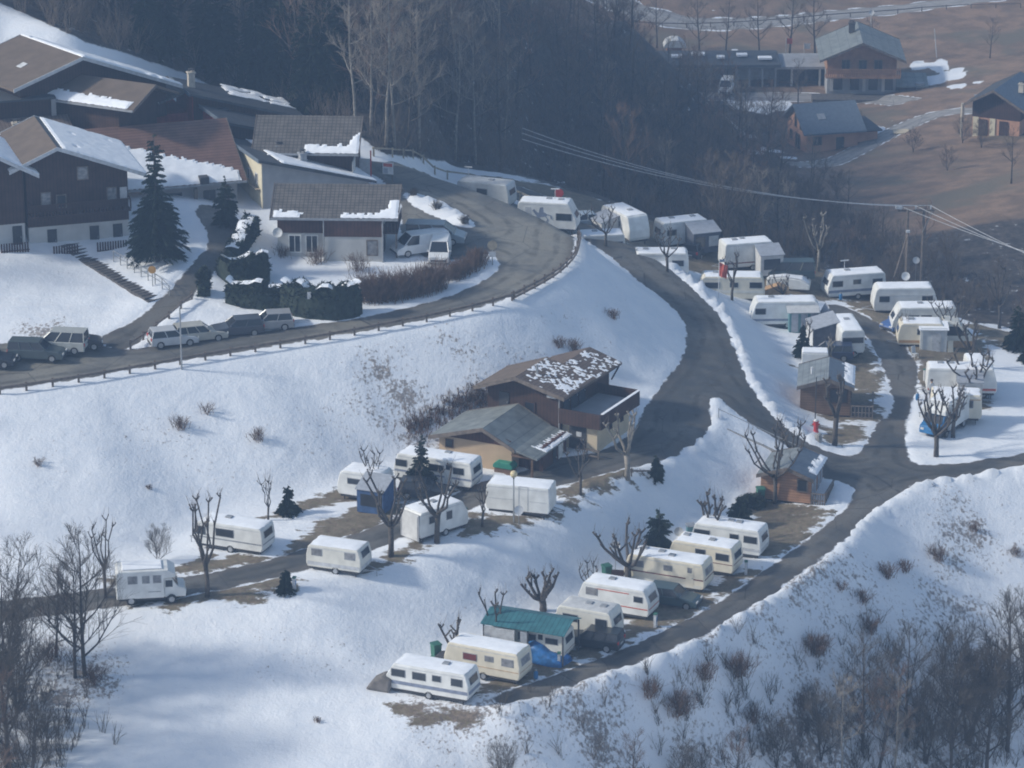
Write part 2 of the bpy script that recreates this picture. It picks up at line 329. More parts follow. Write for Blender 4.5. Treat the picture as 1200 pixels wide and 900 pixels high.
def road_mat(name, c1, c2, c3):
    m, nt, p = newmat(name); L = nt.links; p.inputs['Specular IOR Level'].default_value = .35
    ge = _n(nt, 'ShaderNodeNewGeometry'); P = ge.outputs['Position']
    def N(scale, det=5, rough=.6):
        n = _n(nt, 'ShaderNodeTexNoise'); n.inputs['Scale'].default_value = scale; n.inputs['Detail'].default_value = det; n.inputs['Roughness'].default_value = rough
        L.new(P, n.inputs['Vector']); return n.outputs['Fac']
    def S(x, lo, hi, a=0, b=1):
        n = _n(nt, 'ShaderNodeMapRange', interpolation_type='SMOOTHSTEP'); n.inputs['From Min'].default_value = lo; n.inputs['From Max'].default_value = hi
        n.inputs['To Min'].default_value = a; n.inputs['To Max'].default_value = b; L.new(x, n.inputs['Value']); return n.outputs[0]
    def X(f, a, b):
        n = _n(nt, 'ShaderNodeMix', data_type='RGBA'); L.new(f, n.inputs['Factor'])
        for s, q in (('A', a), ('B', b)):
            if isinstance(q, tuple): n.inputs[s].default_value = c4(q)
            else: L.new(q, n.inputs[s])
        return n.outputs['Result']
    def M(op, a, b):
        n = _n(nt, 'ShaderNodeMath', operation=op)
        for i, q in enumerate((a, b)):
            if isinstance(q, (int, float)): n.inputs[i].default_value = q
            else: L.new(q, n.inputs[i])
        return n.outputs[0]
    big, mid, small = N(.11, 4), N(.55, 6, .65), N(6, 3)
    c = X(S(mid, .35, .65), c1, c2)
    c = X(S(big, .42, .6), c, c3)
    c = X(S(small, .55, .75), c, tuple(x*.8 for x in c1))
    vo_ = _n(nt, 'ShaderNodeTexVoronoi', feature='DISTANCE_TO_EDGE'); vo_.inputs['Scale'].default_value = .16; L.new(P, vo_.inputs['Vector'])
    c = X(S(vo_.outputs['Distance'], .0, .006, 1, 0), c, (.035, .035, .037))
    at = _n(nt, 'ShaderNodeAttribute'); at.attribute_name = 'rim'
    band = M('SINE', M('MULTIPLY', M('ADD', at.outputs['Fac'], M('MULTIPLY', M('SUBTRACT', big, .5), 2.0)), 3.6), 0)
    c = X(M('MULTIPLY', M('MULTIPLY', S(band, .2, 1), S(at.outputs['Fac'], -4.5, -3.0)), S(mid, .35, .7, .1, .7)), c, tuple(x*.55 for x in c1))
    e = M('ADD', at.outputs['Fac'], M('MULTIPLY', M('SUBTRACT', mid, .5), 1.6))
    c = X(S(e, -1.0, .0, 0, .5), c, (.12, .10, .085))
    c = X(S(e, -.1, .12), c, (.76, .78, .82))
    L.new(c, p.inputs['Base Color'])
    L.new(S(mid, .4, .6, .55, .85), p.inputs['Roughness'])
    return m

# ------------------------------------------------------------------ object helpers
def tag(o, label=None, cat=None, group=None, kind=None):
    if label: o['label'] = label
    if cat: o['category'] = cat
    if group: o['group'] = group
    if kind: o['kind'] = kind
    return o
def empty(name, loc, rz=0, label=None, cat=None, group=None):
    o = bpy.data.objects.new(name, None); COL.objects.link(o); o.location = loc; o.rotation_euler = (0, 0, rz); o.empty_display_size = .3
    return tag(o, label, cat, group)
class MB:
    def __init__(s): s.v = []; s.f = []; s.m = []; s.k = 0
    def mat(s, k): s.k = k; return s
    def add(s, vs, fs):
        b = len(s.v); s.v += [tuple(v) for v in vs]; s.f += [tuple(b+i for i in f) for f in fs]; s.m += [s.k]*len(fs); return s
    def box(s, c, d, rz=0, rx=0, ry=0):
        M = Matrix.Translation(c) @ Matrix.Rotation(rz, 4, 'Z') @ Matrix.Rotation(ry, 4, 'Y') @ Matrix.Rotation(rx, 4, 'X')
        vs = [M @ Vector((x*d[0]/2, y*d[1]/2, z*d[2]/2)) for x in (-1, 1) for y in (-1, 1) for z in (-1, 1)]
        return s.add(vs, [(0,1,3,2),(4,6,7,5),(0,4,5,1),(2,3,7,6),(0,2,6,4),(1,5,7,3)])
    def bx(s, x0, x1, y0, y1, z0, z1): return s.box(((x0+x1)/2, (y0+y1)/2, (z0+z1)/2), (x1-x0, y1-y0, z1-z0))
    def prism(s, pr, y0, y1):
        """profile of (x,z) extruded along y"""
        n = len(pr); vs = [(x, y0, z) for x, z in pr]+[(x, y1, z) for x, z in pr]
        return s.add(vs, [tuple(range(n))[::-1], tuple(range(n, 2*n))]+[(i, (i+1) % n, n+(i+1) % n, n+i) for i in range(n)])
    def prismx(s, pr, x0, x1):
        n = len(pr); vs = [(x0, y, z) for y, z in pr]+[(x1, y, z) for y, z in pr]
        return s.add(vs, [tuple(range(n)), tuple(range(n, 2*n))[::-1]]+[((i+1) % n, i, n+i, n+(i+1) % n) for i in range(n)])
    def slab(s, q, t):
        """quad (or polygon) of 3D points thickened downwards by t"""
        n = len(q); vs = list(q)+[(p[0], p[1], p[2]-t) for p in q]
        return s.add(vs, [tuple(range(n)), tuple(range(n, 2*n))[::-1]]+[((i+1) % n, i, n+i, n+(i+1) % n) for i in range(n)])
    def tube(s, path, rad, n=6, cap=True):
        path = [Vector(p) for p in path]; rings = []
        if not hasattr(rad, '__len__'): rad = [rad]*len(path)
        b = len(s.v); prev = None
        for i, p in enumerate(path):
            d = (path[min(i+1, len(path)-1)]-path[max(i-1, 0)]).normalized()
            a = Vector((0, 0, 1)) if abs(d.z) < .9 else Vector((1, 0, 0))
            if prev is not None:
                a = prev
            u = d.cross(a)
            if u.length < 1e-4: u = d.cross(Vector((0, 1, 0)))
            u.normalize(); w = d.cross(u); prev = -w if False else a
            for k in range(n):
                t = 2*math.pi*k/n; s.v.append(tuple(p+(u*math.cos(t)+w*math.sin(t))*rad[i]))
        for i in range(len(path)-1):
            for k in range(n):
                s.f.append((b+i*n+k, b+i*n+(k+1) % n, b+(i+1)*n+(k+1) % n, b+(i+1)*n+k)); s.m.append(s.k)
        if cap and n > 2:
            s.f.append(tuple(b+k for k in range(n))[::-1]); s.f.append(tuple(b+(len(path)-1)*n+k for k in range(n))); s.m += [s.k]*2
        return s
    def cyl(s, c, r, h, axis='y', n=14):
        d = {'x': Vector((1,0,0)), 'y': Vector((0,1,0)), 'z': Vector((0,0,1))}[axis]
        c = Vector(c); return s.tube([c-d*h/2, c+d*h/2], r, n)
    def build(s, name, m, parent=None, bevel=0, smooth=False, loc=None, keep=None):
        me = bpy.data.meshes.new(name); me.from_pydata(s.v, [], s.f); 
        for mm in (m if isinstance(m, (list, tuple)) else [m]): me.materials.append(mm)
        if isinstance(m, (list, tuple)): me.polygons.foreach_set('material_index', s.m)
        if bevel:
            bm = bmesh.new(); bm.from_mesh(me)
            bmesh.ops.bevel(bm, geom=[e for e in bm.edges if len(e.link_faces) == 2 and e.calc_face_angle(0) > .6], offset=bevel, segments=2, affect='EDGES', profile=.5)
            bm.to_mesh(me); bm.free()
        if smooth: me.shade_smooth()
        me.update()
        o = bpy.data.objects.new(name, me); COL.objects.link(o)
        if parent is not None: o.parent = parent
        if loc is not None: o.location = loc
        return o
def kids(o): return [c for c in scene.objects if c.parent == o]
def copy_tree(o, parent=None, depth=0):
    c = o.copy(); COL.objects.link(c)
    if parent is not None: c.parent = parent
    for ch in o.children: copy_tree(ch, c)
    return c

# ------------------------------------------------------------------ ground and roads
def mesh_grid(name, idx_ok, Z, attrs, m, label, kind='structure'):
    vid = -np.ones(NX*NY, int)
    j, i = np.nonzero(idx_ok); q = np.stack([j*NX+i, j*NX+i+1, (j+1)*NX+i+1, (j+1)*NX+i], 1)
    used = np.unique(q); vid[used] = np.arange(len(used))
    co = np.stack([XX.ravel()[used], YY.ravel()[used], Z.ravel()[used]], 1)
    f = vid[q]
    me = bpy.data.meshes.new(name)
    me.vertices.add(len(co)); me.vertices.foreach_set('co', co.ravel())
    me.loops.add(f.size); me.loops.foreach_set('vertex_index', f.ravel())
    me.polygons.add(len(f)); me.polygons.foreach_set('loop_start', np.arange(0, f.size, 4)); me.polygons.foreach_set('loop_total', np.full(len(f), 4))
    me.update(calc_edges=True); me.shade_smooth()
    for k, A in attrs.items():
        a = me.attributes.new(k, 'FLOAT', 'POINT'); a.data.foreach_set('value', A.ravel()[used].astype(np.float32))
    me.materials.append(m)
    o = bpy.data.objects.new(name, me); COL.objects.link(o)
    return tag(o, label, None, None, kind)
GM = ground_mat()
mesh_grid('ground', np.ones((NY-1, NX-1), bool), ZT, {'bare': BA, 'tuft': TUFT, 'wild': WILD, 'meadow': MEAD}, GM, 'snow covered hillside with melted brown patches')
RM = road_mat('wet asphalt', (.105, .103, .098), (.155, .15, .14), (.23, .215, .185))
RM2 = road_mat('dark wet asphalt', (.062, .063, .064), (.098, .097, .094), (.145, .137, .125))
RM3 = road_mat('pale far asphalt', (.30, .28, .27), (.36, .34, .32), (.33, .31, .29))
LAB = ['grey asphalt road curving round the hairpin above the campsite', 'wet asphalt road winding down between the caravans', 'dark narrow lane along the lower left terrace', 'steep lane climbing to the wooden chalets', 'pale valley road at the top of the picture', 'driveway below the slate roofed house', 'yard road in front of the big chalet']
near = np.argmin(np.stack(DS), 0)
for k, (nm, P) in enumerate(SH):
    ok = (DS[k] < 1.1) & (near == k)
    cell = ok[:-1, :-1] | ok[1:, :-1] | ok[:-1, 1:] | ok[1:, 1:]
    cell &= (near[:-1, :-1] == k)
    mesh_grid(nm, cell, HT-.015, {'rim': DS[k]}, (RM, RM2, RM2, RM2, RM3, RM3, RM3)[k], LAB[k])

# ------------------------------------------------------------------ light, air, camera
SUN_EL, SUN_AZ = R(32), R(186)     # azimuth as the direction towards the sun, counter-clockwise from +x
sd = Vector((math.cos(SUN_EL)*math.cos(SUN_AZ), math.cos(SUN_EL)*math.sin(SUN_AZ), math.sin(SUN_EL)))
wd = bpy.data.worlds.new('World'); scene.world = wd; wd.use_nodes = True
nt = wd.node_tree; sk = nt.nodes.new('ShaderNodeTexSky'); sk.sky_type = 'NISHITA'; sk.sun_disc = False
sk.sun_elevation = SUN_EL; sk.sun_rotation = math.atan2(sd.x, sd.y); sk.air_density = 1.3; sk.dust_density = 1.2
nt.links.new(sk.outputs['Color'], nt.nodes['Background'].inputs['Color']); nt.nodes['Background'].inputs['Strength'].default_value = .14
sl = bpy.data.lights.new('sun', 'SUN'); sl.energy = 3.6; sl.angle = R(5); sl.color = (1, .97, .88)
so = bpy.data.objects.new('sun', sl); COL.objects.link(so); so.rotation_euler = sd.to_track_quat('Z', 'Y').to_euler(); so.location = (-100, 250, 150)
cam = bpy.data.cameras.new('camera'); co_ = bpy.data.objects.new('camera', cam); COL.objects.link(co_)
cam.sensor_width = 36; cam.lens = 36*FPX/1200; cam.clip_start = 1; cam.clip_end = 6000
co_.location = (0, 0, CAMH); co_.rotation_euler = (R(90)-PITCH, 0, 0); scene.camera = co_
scene.view_settings.view_transform = 'Standard'; scene.view_settings.look = 'None'; scene.view_settings.gamma = 1; scene.view_settings.exposure = EXPO
scene.cycles.filter_width = 1.9
scene.cycles.volume_bounces = 0; scene.cycles.max_bounces = 6; scene.cycles.use_denoising = True
hm, nt, p = newmat('hazy air'); nt.nodes.remove(p)
pv = nt.nodes.new('ShaderNodeVolumePrincipled'); pv.inputs['Color'].default_value = (.39, .59, .94, 1); pv.inputs['Density'].default_value = HAZE; pv.inputs['Anisotropy'].default_value = .1
nt.links.new(pv.outputs[0], nt.nodes['Material Output'].inputs['Volume'])
hb = MB().bx(GX[0]-5, GX[-1]+5, GY[0]-5, GY[-1]+5, float(ZT.min())-1, max(float(ZT.max()), CAMH)+6).build('haze', hm)
tag(hb, 'pale blue haze over the valley', None, None, 'stuff')
# ------------------------------------------------------------------ shared materials
M_ = {
 'white': mat('caravan white enamel', (.72, .72, .70), .4, .11, 1.1), 'cream': mat('caravan cream enamel', (.70, .64, .52), .45, .07, 1.5), 'offwhite': mat('aged caravan enamel', (.66, .64, .58), .45, .08, 1.5),
 'greywhite': mat('dull grey white panel', (.55, .57, .58), .5, .08, 1.5),
 'snow': mat('settled snow', (.86, .87, .9), .8, .04, 2, bump=.3), 'glass': mat('dark window glass', (.03, .035, .045), .12, .2, 1, spec=.6), 'glassl': mat('curtained window glass', (.22, .22, .23), .25, .35, 3, spec=.6),
 'rubber': mat('black rubber', (.03, .03, .03), .8), 'rim': mat('grey wheel rim', (.42, .43, .45), .4, metal=.6), 'dark': mat('dark undercarriage', (.05, .05, .055), .8), 'grey': mat('grey plastic', (.3, .31, .33), .6),
 'lgrey': mat('light grey plastic', (.5, .51, .53), .6), 'stripeg': mat('grey blue stripe', (.22, .25, .33), .5), 'maroon': mat('maroon stripe', (.16, .04, .04), .5), 'red': mat('red paint', (.5, .04, .035), .5), 'redstripe': mat('red stripe', (.5, .10, .07), .5),
 'blue': mat('blue paint', (.03, .16, .36), .4), 'bluetarp': mat('blue tarpaulin', (.03, .14, .36), .45, .35, 2.5, bump=.8), 'bluecanvas': mat('blue canvas', (.05, .10, .22), .8, .2), 'awn': mat('grey awning canvas', (.33, .35, .39), .8, .12), 'awnd': mat('dark awning canvas', (.09, .10, .13), .8, .2), 'awnl': mat('pale awning canvas', (.52, .52, .52), .8, .1),
 'teal': stripes('teal ribbed roof', (.045, .15, .17), (.03, .10, .12), 'x', .35, .5, .25), 'tealp': mat('teal panel', (.10, .22, .24), .6), 'tan': mat('tan canvas', (.45, .28, .15), .8), 'green': mat('green plastic', (.04, .14, .10), .6), 'greenc': mat('green cover', (.03, .22, .15), .6),
 'wood': stripes('weathered timber boards', (.17, .105, .07), (.10, .06, .04), 'z', .22, .8, .16), 'woodo': stripes('orange timber boards', (.36, .20, .12), (.22, .12, .07), 'z', .22, .8, .16), 'wooddk': stripes('dark stained boards', (.060, .033, .027), (.03, .018, .015), 'x', .3, .8, .14),
 'woodbrown': stripes('brown stained boards', (.062, .034, .026), (.035, .02, .016), 'x', .3, .8, .14), 'woodred': stripes('red brown boards', (.085, .040, .030), (.05, .02, .018), 'x', .3, .8, .14), 'woodpost': mat('grey timber', (.16, .13, .11), .85, .25), 'woodpale': mat('pale timber rail', (.34, .29, .22), .8, .2), 'cream_wall': mat('cream render', (.55, .46, .33), .9, .08, .8), 'tan_wall': mat('tan render', (.46, .34, .23), .9, .08, .8),
 'white_wall': mat('white render', (.52, .51, .49), .9, .1, .8), 'grey_wall': mat('grey render', (.32, .32, .33), .9, .1, .8), 'yellow_wall': mat('pale yellow render', (.62, .56, .42), .9, .07, .8), 'red_wall': mat('red painted boards', (.36, .07, .05), .8, .15), 'orange_wall': mat('orange render', (.50, .28, .19), .9, .12, .8),
 'tile_b': stripes('brown roof tiles', (.155, .115, .092), (.08, .06, .05), 'xy', .33, .85, .2, .2), 'tile_r': stripes('red brown roof tiles', (.17, .095, .072), (.10, .055, .045), 'y', .33, .85, .2, .2), 'tile_g': stripes('grey brown roof tiles', (.135, .122, .112), (.07, .065, .06), 'xy', .36, .85, .22, .25),
 'roof_br': mat('flat brown roofing', (.14, .105, .08), .85, .12, 1.0), 'slate': stripes('dark slate', (.065, .07, .08), (.04, .045, .05), 'y', .35, .6, .2), 'slateb': mat('blue grey slate', (.12, .15, .19), .7, .12), 'sheet': stripes('grey green sheet roof', (.20, .215, .21), (.12, .13, .13), 'x', 1.1, .5, .05), 'sheetg': stripes('grey sheet roof ribs', (.20, .22, .23), (.14, .15, .16), 'x', .5, .5, .12),
 'chim': mat('pale chimney render', (.5, .45, .38), .9), 'metal': mat('galvanised metal', (.35, .36, .37), .45, metal=.5), 'yellow': mat('ochre sign', (.5, .27, .08), .6), 'signw': mat('white sign', (.6, .6, .6), .5), 'concrete': mat('concrete', (.30, .29, .28), .9, .15),
 'stone': mat('dark stone steps', (.10, .09, .085), .9, .3), 'lamp': mat('cream lamp glass', (.6, .5, .3), .4),
}
GA = R(17.5)   # the chalets stand turned by this much: front gables look at the valley, ridges run towards it

def roofpatch(parent, o, U, V, w, l, fn, th=.12, st=.22, name='roof_snow', m=None):
    """snow lying on a roof plane: o corner, U along the eave, V up the slope; fn(s, t) in metres decides where it lies"""
    o, U, V = Vector(o), Vector(U).normalized(), Vector(V).normalized(); N = U.cross(V).normalized()
    if N.z < 0: N = -N
    n, k = max(1, int(w/st)), max(1, int(l/st)); on = {}
    for i in range(n):
        for j in range(k): on[i, j] = fn((i+.5)*w/n, (j+.5)*l/k)
    mb = MB(); ids = {}
    def vid(i, j, up):
        q = (i, j, up)
        if q not in ids:
            s, r = i*w/n, j*l/k
            full = all(on.get((a, b), False) for a in (i-1, i) for b in (j-1, j))
            hgt = (th*(1 if full else .45)+.03*noise.noise(Vector((s*1.3, r*1.3, 3)))) if up else .004
            jit = Vector((noise.noise(Vector((i*.9, j*.9, 1))), noise.noise(Vector((i*.9, j*.9, 8))), 0))*.1 if not full else Vector((0, 0, 0))
            ids[q] = len(mb.v); mb.v.append(tuple(o+U*(s+jit.x)+V*(r+jit.y)+N*max(hgt, .004)))
        return ids[q]
    for (i, j), y in on.items():
        if not y: continue
        mb.f.append((vid(i, j, 1), vid(i+1, j, 1), vid(i+1, j+1, 1), vid(i, j+1, 1))); mb.m.append(0)
        for di, dj, a, b in ((-1, 0, (i, j), (i, j+1)), (1, 0, (i+1, j), (i+1, j+1)), (0, -1, (i, j), (i+1, j)), (0, 1, (i, j+1), (i+1, j+1))):
            if not on.get((i+di, j+dj), False):
                mb.f.append((vid(*a, 0), vid(*b, 0), vid(*b, 1), vid(*a, 1))); mb.m.append(0)
    if mb.f: return mb.build(name, m or M_['snow'], parent, smooth=False)
def nz2(s, t, f=1.0, k=0): return noise.noise(Vector((s*f, t*f, k)))+.5*noise.noise(Vector((s*f*2.7, t*f*2.7, k+5)))

def place(local, uvz, rz):
    """where an object's origin must be so that its local point shows at a photograph position at height z"""
    w = Vector(W(*uvz)); l = Matrix.Rotation(rz, 3, 'Z') @ Vector(local)
    return Vector((w.x-l.x, w.y-l.y, uvz[2]-l.z))
def window(parent, c, w, h, ax, frame='white', glass='glass', name='window', t=.08):
    """ax: outward axis '-y','+x','-x'"""
    f, g = MB(), MB()
    s = {'-y': (0, -1), '+x': (1, 0), '-x': (-1, 0), '+y': (0, 1)}[ax]
    def bb(mb, cx, cz, ww, hh, out, th):
        if s[0] == 0: mb.box((c[0]+cx, c[1]+s[1]*out, c[2]+cz), (ww, th, hh))
        else: mb.box((c[0]+s[0]*out, c[1]+cx, c[2]+cz), (th, ww, hh))
    e = .09
    bb(f, 0, h/2, w+2*e, e, t/2, t); bb(f, 0, -h/2, w+2*e, e, t/2, t); bb(f, -w/2-e/2, 0, e, h-e, t/2, t); bb(f, w/2+e/2, 0, e, h-e, t/2, t)
    if w > .8: bb(f, 0, 0, .06, h-e, t/2-.01, t)
    o = f.build(name, M_[frame], parent); bb(g, 0, 0, w, h-e, t/4, t/2); g.build('pane', M_[glass], o); return o
def door(parent, c, w, h, ax, m='dark', name='door'):
    s = {'-y': (0, -1), '+x': (1, 0), '-x': (-1, 0)}[ax]; mb = MB(); k = MB()
    if s[0] == 0: mb.box((c[0], c[1]+s[1]*.03, c[2]+h/2), (w, .06, h)); k.box((c[0]+w*.35, c[1]+s[1]*.09, c[2]+h*.48), (.05, .06, .15))
    else: mb.box((c[0]+s[0]*.03, c[1], c[2]+h/2), (.06, w, h)); k.box((c[0]+s[0]*.09, c[1]+w*.35, c[2]+h*.48), (.06, .05, .15))
    o = mb.build(name, M_[m], parent); k.build('handle', M_['metal'], o); return o
def chimney(parent, x, y, z0, h, w=.7, m='chim'):
    mb = MB().box((x, y, z0+h/2), (w, w, h)).box((x, y, z0+h+.06), (w+.16, w+.16, .12)); o = mb.build('chimney', M_[m], parent)
    MB().box((x, y, z0+h+.37), (w*.8, w*.8, .06)).box((x-w*.3, y, z0+h+.23), (.06, .06, .22)).box((x+w*.3, y, z0+h+.23), (.06, .06, .22)).build('chimney_cap', M_['dark'], o); return o
def gable(name, label, cat, loc, rz, x0, x1, y0, y1, xr, zr, zl, zrt, wall, roofL, roofR=None, ovf=.9, ovb=.6, ovs=.9, base=-2, th=.22, low=None, low_h=0, fascia='woodpost', group=None, skip=False):
    """gable house in its own frame: ridge along y at x=xr, height zr; eaves (at the overhang tips) at heights zl (left) and zrt (right)"""
    t = empty(name, loc, rz, label, cat, group)
    sl = (zr-zl)/(xr-x0+ovs) if xr-x0+ovs > 0 else 0; sr = (zr-zrt)/(x1+ovs-xr)
    def zt(x): return (zr-(xr-x)*sl if x < xr else zr-(x-xr)*sr)-th-.02
    pr = [(x0, base+low_h if low else base), (x1, base+low_h if low else base), (x1, zt(x1))]+([(xr, zr-th-.02)] if x0 < xr < x1 else [])+[(x0, zt(x0))]
    MB().prism(pr, y0, y1).build('wall', M_[wall], t)
    if low: MB().bx(x0+.04, x1-.04, y0+.04, y1-.04, base, base+low_h-.003).build('lower_wall', M_[low], t)
    L = [(x0-ovs, y0-ovf, zl), (x0-ovs, y1+ovb, zl), (xr, y1+ovb, zr), (xr, y0-ovf, zr)]
    Rr = [(xr+.002, y0-ovf, zr), (xr+.002, y1+ovb, zr), (x1+ovs, y1+ovb, zrt), (x1+ovs, y0-ovf, zrt)]
    a = b = None
    if xr-x0+ovs > .1: a = MB().slab(L[::-1], th).build('roof', M_[roofL], t)
    b = MB().slab(Rr[::-1], th).build('roof', M_[roofR or roofL], t)
    for yy in (y0-ovf-.04, y1+ovb+.04):
        MB().prism([(x0-ovs, zl-.27), (xr, zr-.27), (x1+ovs, zrt-.27), (x1+ovs, zrt+.05), (xr, zr+.05), (x0-ovs, zl+.05)], yy-.03, yy+.03).build('fascia', M_[fascia], t)
    t['_'] = 0; del t['_']
    return t, (x0-ovs, zl), (xr, zr), (x1+ovs, zrt), (y0-ovf, y1+ovb)
def snow_side(t, e, r, yy, fn, side, **k):
    """patch on one roof side; s runs along the ridge from the front, t up from the eave"""
    o = (e[0], yy[0], e[1]); V = Vector((r[0]-e[0], 0, r[1]-e[1])); l = V.length
    return roofpatch(t, o, (0, 1, 0), V, yy[1]-yy[0], l, fn, **k)
def balcony(t, x0, x1, y0, y1, z, m='wooddk', h=1.0, side=True):
    b = MB().bx(x0, x1, y0, y1, z-.15, z).build('balcony', M_[m], t)
    r = MB().bx(x0, x1, y0, y0+.06, z+h-.1, z+h)
    n = int((x1-x0)/.28)
    for i in range(n+1): r.bx(x0+(x1-x0-.1)*i/n, x0+(x1-x0-.1)*i/n+.14, y0+.01, y0+.05, z+.05, z+h-.1)
    for xx in (x0, x1-.06): r.bx(xx, xx+.06, y0+.07, y1, z+h-.1, z+h)
    r.build('railing', M_[m], b); return b

# --- reception chalet and its garage wing
GR = R(-28)
zc = 4.4
loc = place((0, -.9, 5.7), (603, 442, zc+5.7), GR)
t, eL, rd, eR, yy = gable('chalet', 'large dark timber chalet with snow speckled roof and terrace beside the campsite road', 'chalet', loc, GR, -2.9, 3.6, 0, 4.5, 0, 5.7, 4.35, 4.65, 'woodbrown', 'roof_br', 'tile_b', ovs=.8, ovf=.9, ovb=.1, base=-.6, low='cream_wall', low_h=2.1)
snow_side(t, eR, rd, yy, lambda s, r: nz2(s, r, 2.2)+.35*math.sin(s*9)*math.sin(r*9)+(.25 if s > 1 and r > .3 else -.5)-.05*r+.7*noise.noise(Vector((s*.8, r*.8, 2))) > .22, 1, th=.03, st=.15)
door(t, (-1.4, 0, 2.4), .9, 1.6, '-y', 'dark', 'shutter'); window(t, (.9, 0, 3.0), .8, 1.0, '-y', 'wooddk')
for y in (1.0, 2.4, 3.7): door(t, (3.6, y, 2.75), 1.1, 2.0, '+x', 'glass', 'glass_door')
MB().cyl((.9, 1.2, 5.6), .1, 1.3, 'z').build('flue', M_['metal'], t)
MB().box((2.9, -.12, 4.3), (.8, .25, .18)).build('wall_lamp', M_['signw'], t)
MB().cyl((3.55, -.1, 2.2), .06, 4.4, 'z').build('downpipe', M_['grey'], t)
# terrace block
MB().bx(3.65, 6.7, .3, 6.0, -.6, 2.55).build('terrace_wall', M_['cream_wall'], t)
MB().bx(3.65, 7.3, -.3, 6.5, 2.56, 2.72).build('terrace_floor', M_['grey_wall'], t)
r = MB()
for a in ((3.65, 7.3, -.38, -.31), (7.31, 7.38, -.3, 6.5), (3.65, 7.3, 6.51, 6.58)): r.bx(a[0], a[1], a[2], a[3], 2.3, 3.55)
r.build('terrace_parapet', M_['wooddk'], t)
MB().bx(7.24, 7.46, -.2, 6.4, 3.56, 3.61).build('terrace_snow', M_['snow'], t)
door(t, (5.0, .3, -.0), 1.5, 2.2, '-y', 'dark', 'door'); MB().box((5.15, .2, 1.45), (.45, .03, .4)).build('notice', M_['lgrey'], t)
for y in (2.6, 4.6): window(t, (6.7, y, 1.7), .3, .5, '+x', 'wooddk')
MB().bx(6.3, 7.5, -.9, -.8, .2, .3).bx(6.3, 7.5, -.9, -.8, .7, .8).bx(6.35, 6.45, -.9, -.8, -.4, .8).bx(7.35, 7.45, -.9, -.8, -.4, .8).build('porch_rail', M_['woodpost'], t)
# rear roof, set over to the right
t2 = t
rb = MB().slab([(-1.9, 4.62, 4.15), (1.5, 4.62, 5.45), (1.5, 9.3, 5.45), (-1.9, 9.3, 4.15)], .2).slab([(1.502, 4.62, 5.45), (4.4, 4.62, 4.6), (4.4, 9.3, 4.6), (1.502, 9.3, 5.45)], .2)
rb.build('rear_roof', M_['tile_b'], t)
roofpatch(t, (4.4, 4.62, 4.6), (0, 1, 0), (-2.9, 0, .85), 4.6, 3.0, lambda s, r: nz2(s, r, 2.2, 4)+.3*math.sin(s*9)*math.sin(r*9)+.7*noise.noise(Vector((s*.8, r*.8, 5))) > .2, th=.03, st=.15)
MB().prism([(-1.2, -.6), (3.6, -.6), (3.6, 4.55), (1.5, 5.2), (-1.2, 4.15)], 4.51, 8.6).build('rear_wall', M_['woodbrown'], t)
MB().tube([(4.3, 9.0, 4.4), (3.62, 9.0, 3.1)], .07, 5).build('brace', M_['wooddk'], t)
# garage wing
GG = R(-26)
loc = place((0, -.7, 3.7), (565, 502, zc-.3+3.7), GG)
t, eL, rd, eR, yy = gable('garage', 'tan rendered garage with grey sheet roof in front of the dark timber chalet', 'garage', loc, GG, -4.1, 2.2, 0, 5.6, 0, 3.7, 2.35, 2.35, 'tan_wall', 'sheet', 'sheet', ovs=.6, ovf=.7, ovb=.1, base=-.6)
MB().prism([(-3.2, 2.3), (2.15, 2.3), (2.15, 2.75), (0, 3.4)], -.05, -.005).build('gable_boards', M_['woodred'], t)
window(t, (-3.2, 0, 1.75), .5, .6, '-y', 'wooddk')
MB().bx(2.25, 4.3, 1.2, 5.5, -.6, 2.1).build('side_wall', M_['woodred'], t)
MB().slab([(2.8, -.7, 2.353), (4.7, -.7, 1.9), (4.7, 5.7, 1.9), (2.8, 5.7, 2.353)], .14).build('porch_roof', M_['sheet'], t)
MB().bx(4.0, 4.15, -.3, -.15, -.6, 1.85).build('porch_post', M_['wood'], t)
MB().bx(2.3, 4.1, -.28, -.18, 1.62, 1.8).build('porch_beam', M_['wood'], t)
door(t, (4.3, 4.4, -.3), .8, 2.0, '+x', 'white', 'door'); door(t, (4.3, 3.3, -.3), .5, 2.0, '+x', 'dark', 'door')
roofpatch(t, (4.7, 1.0, 1.9), (0, 1, 0), (-1.9, 0, .45), 4.7, 1.5, lambda s, r: r < .75+.35*math.sin(s*16)+.4*nz2(s, r, 1.2), th=.07, st=.13)
# cover with green tarpaulin at the garage wall
g = place((0, 0, 0), (592, 557, 4.0), GG); b = empty('wood_box', g, GG, 'small wooden box under a green cover against the garage wall', 'box')
MB().bx(-.75, .75, -.4, .4, 0, .75).build('crate', M_['wood'], b); MB().prism([(-.85, .7), (.85, .7), (.85, .95), (.6, 1.2), (-.6, 1.2), (-.85, .95)], -.5, .5).build('cover', M_['greenc'], b, bevel=.06)

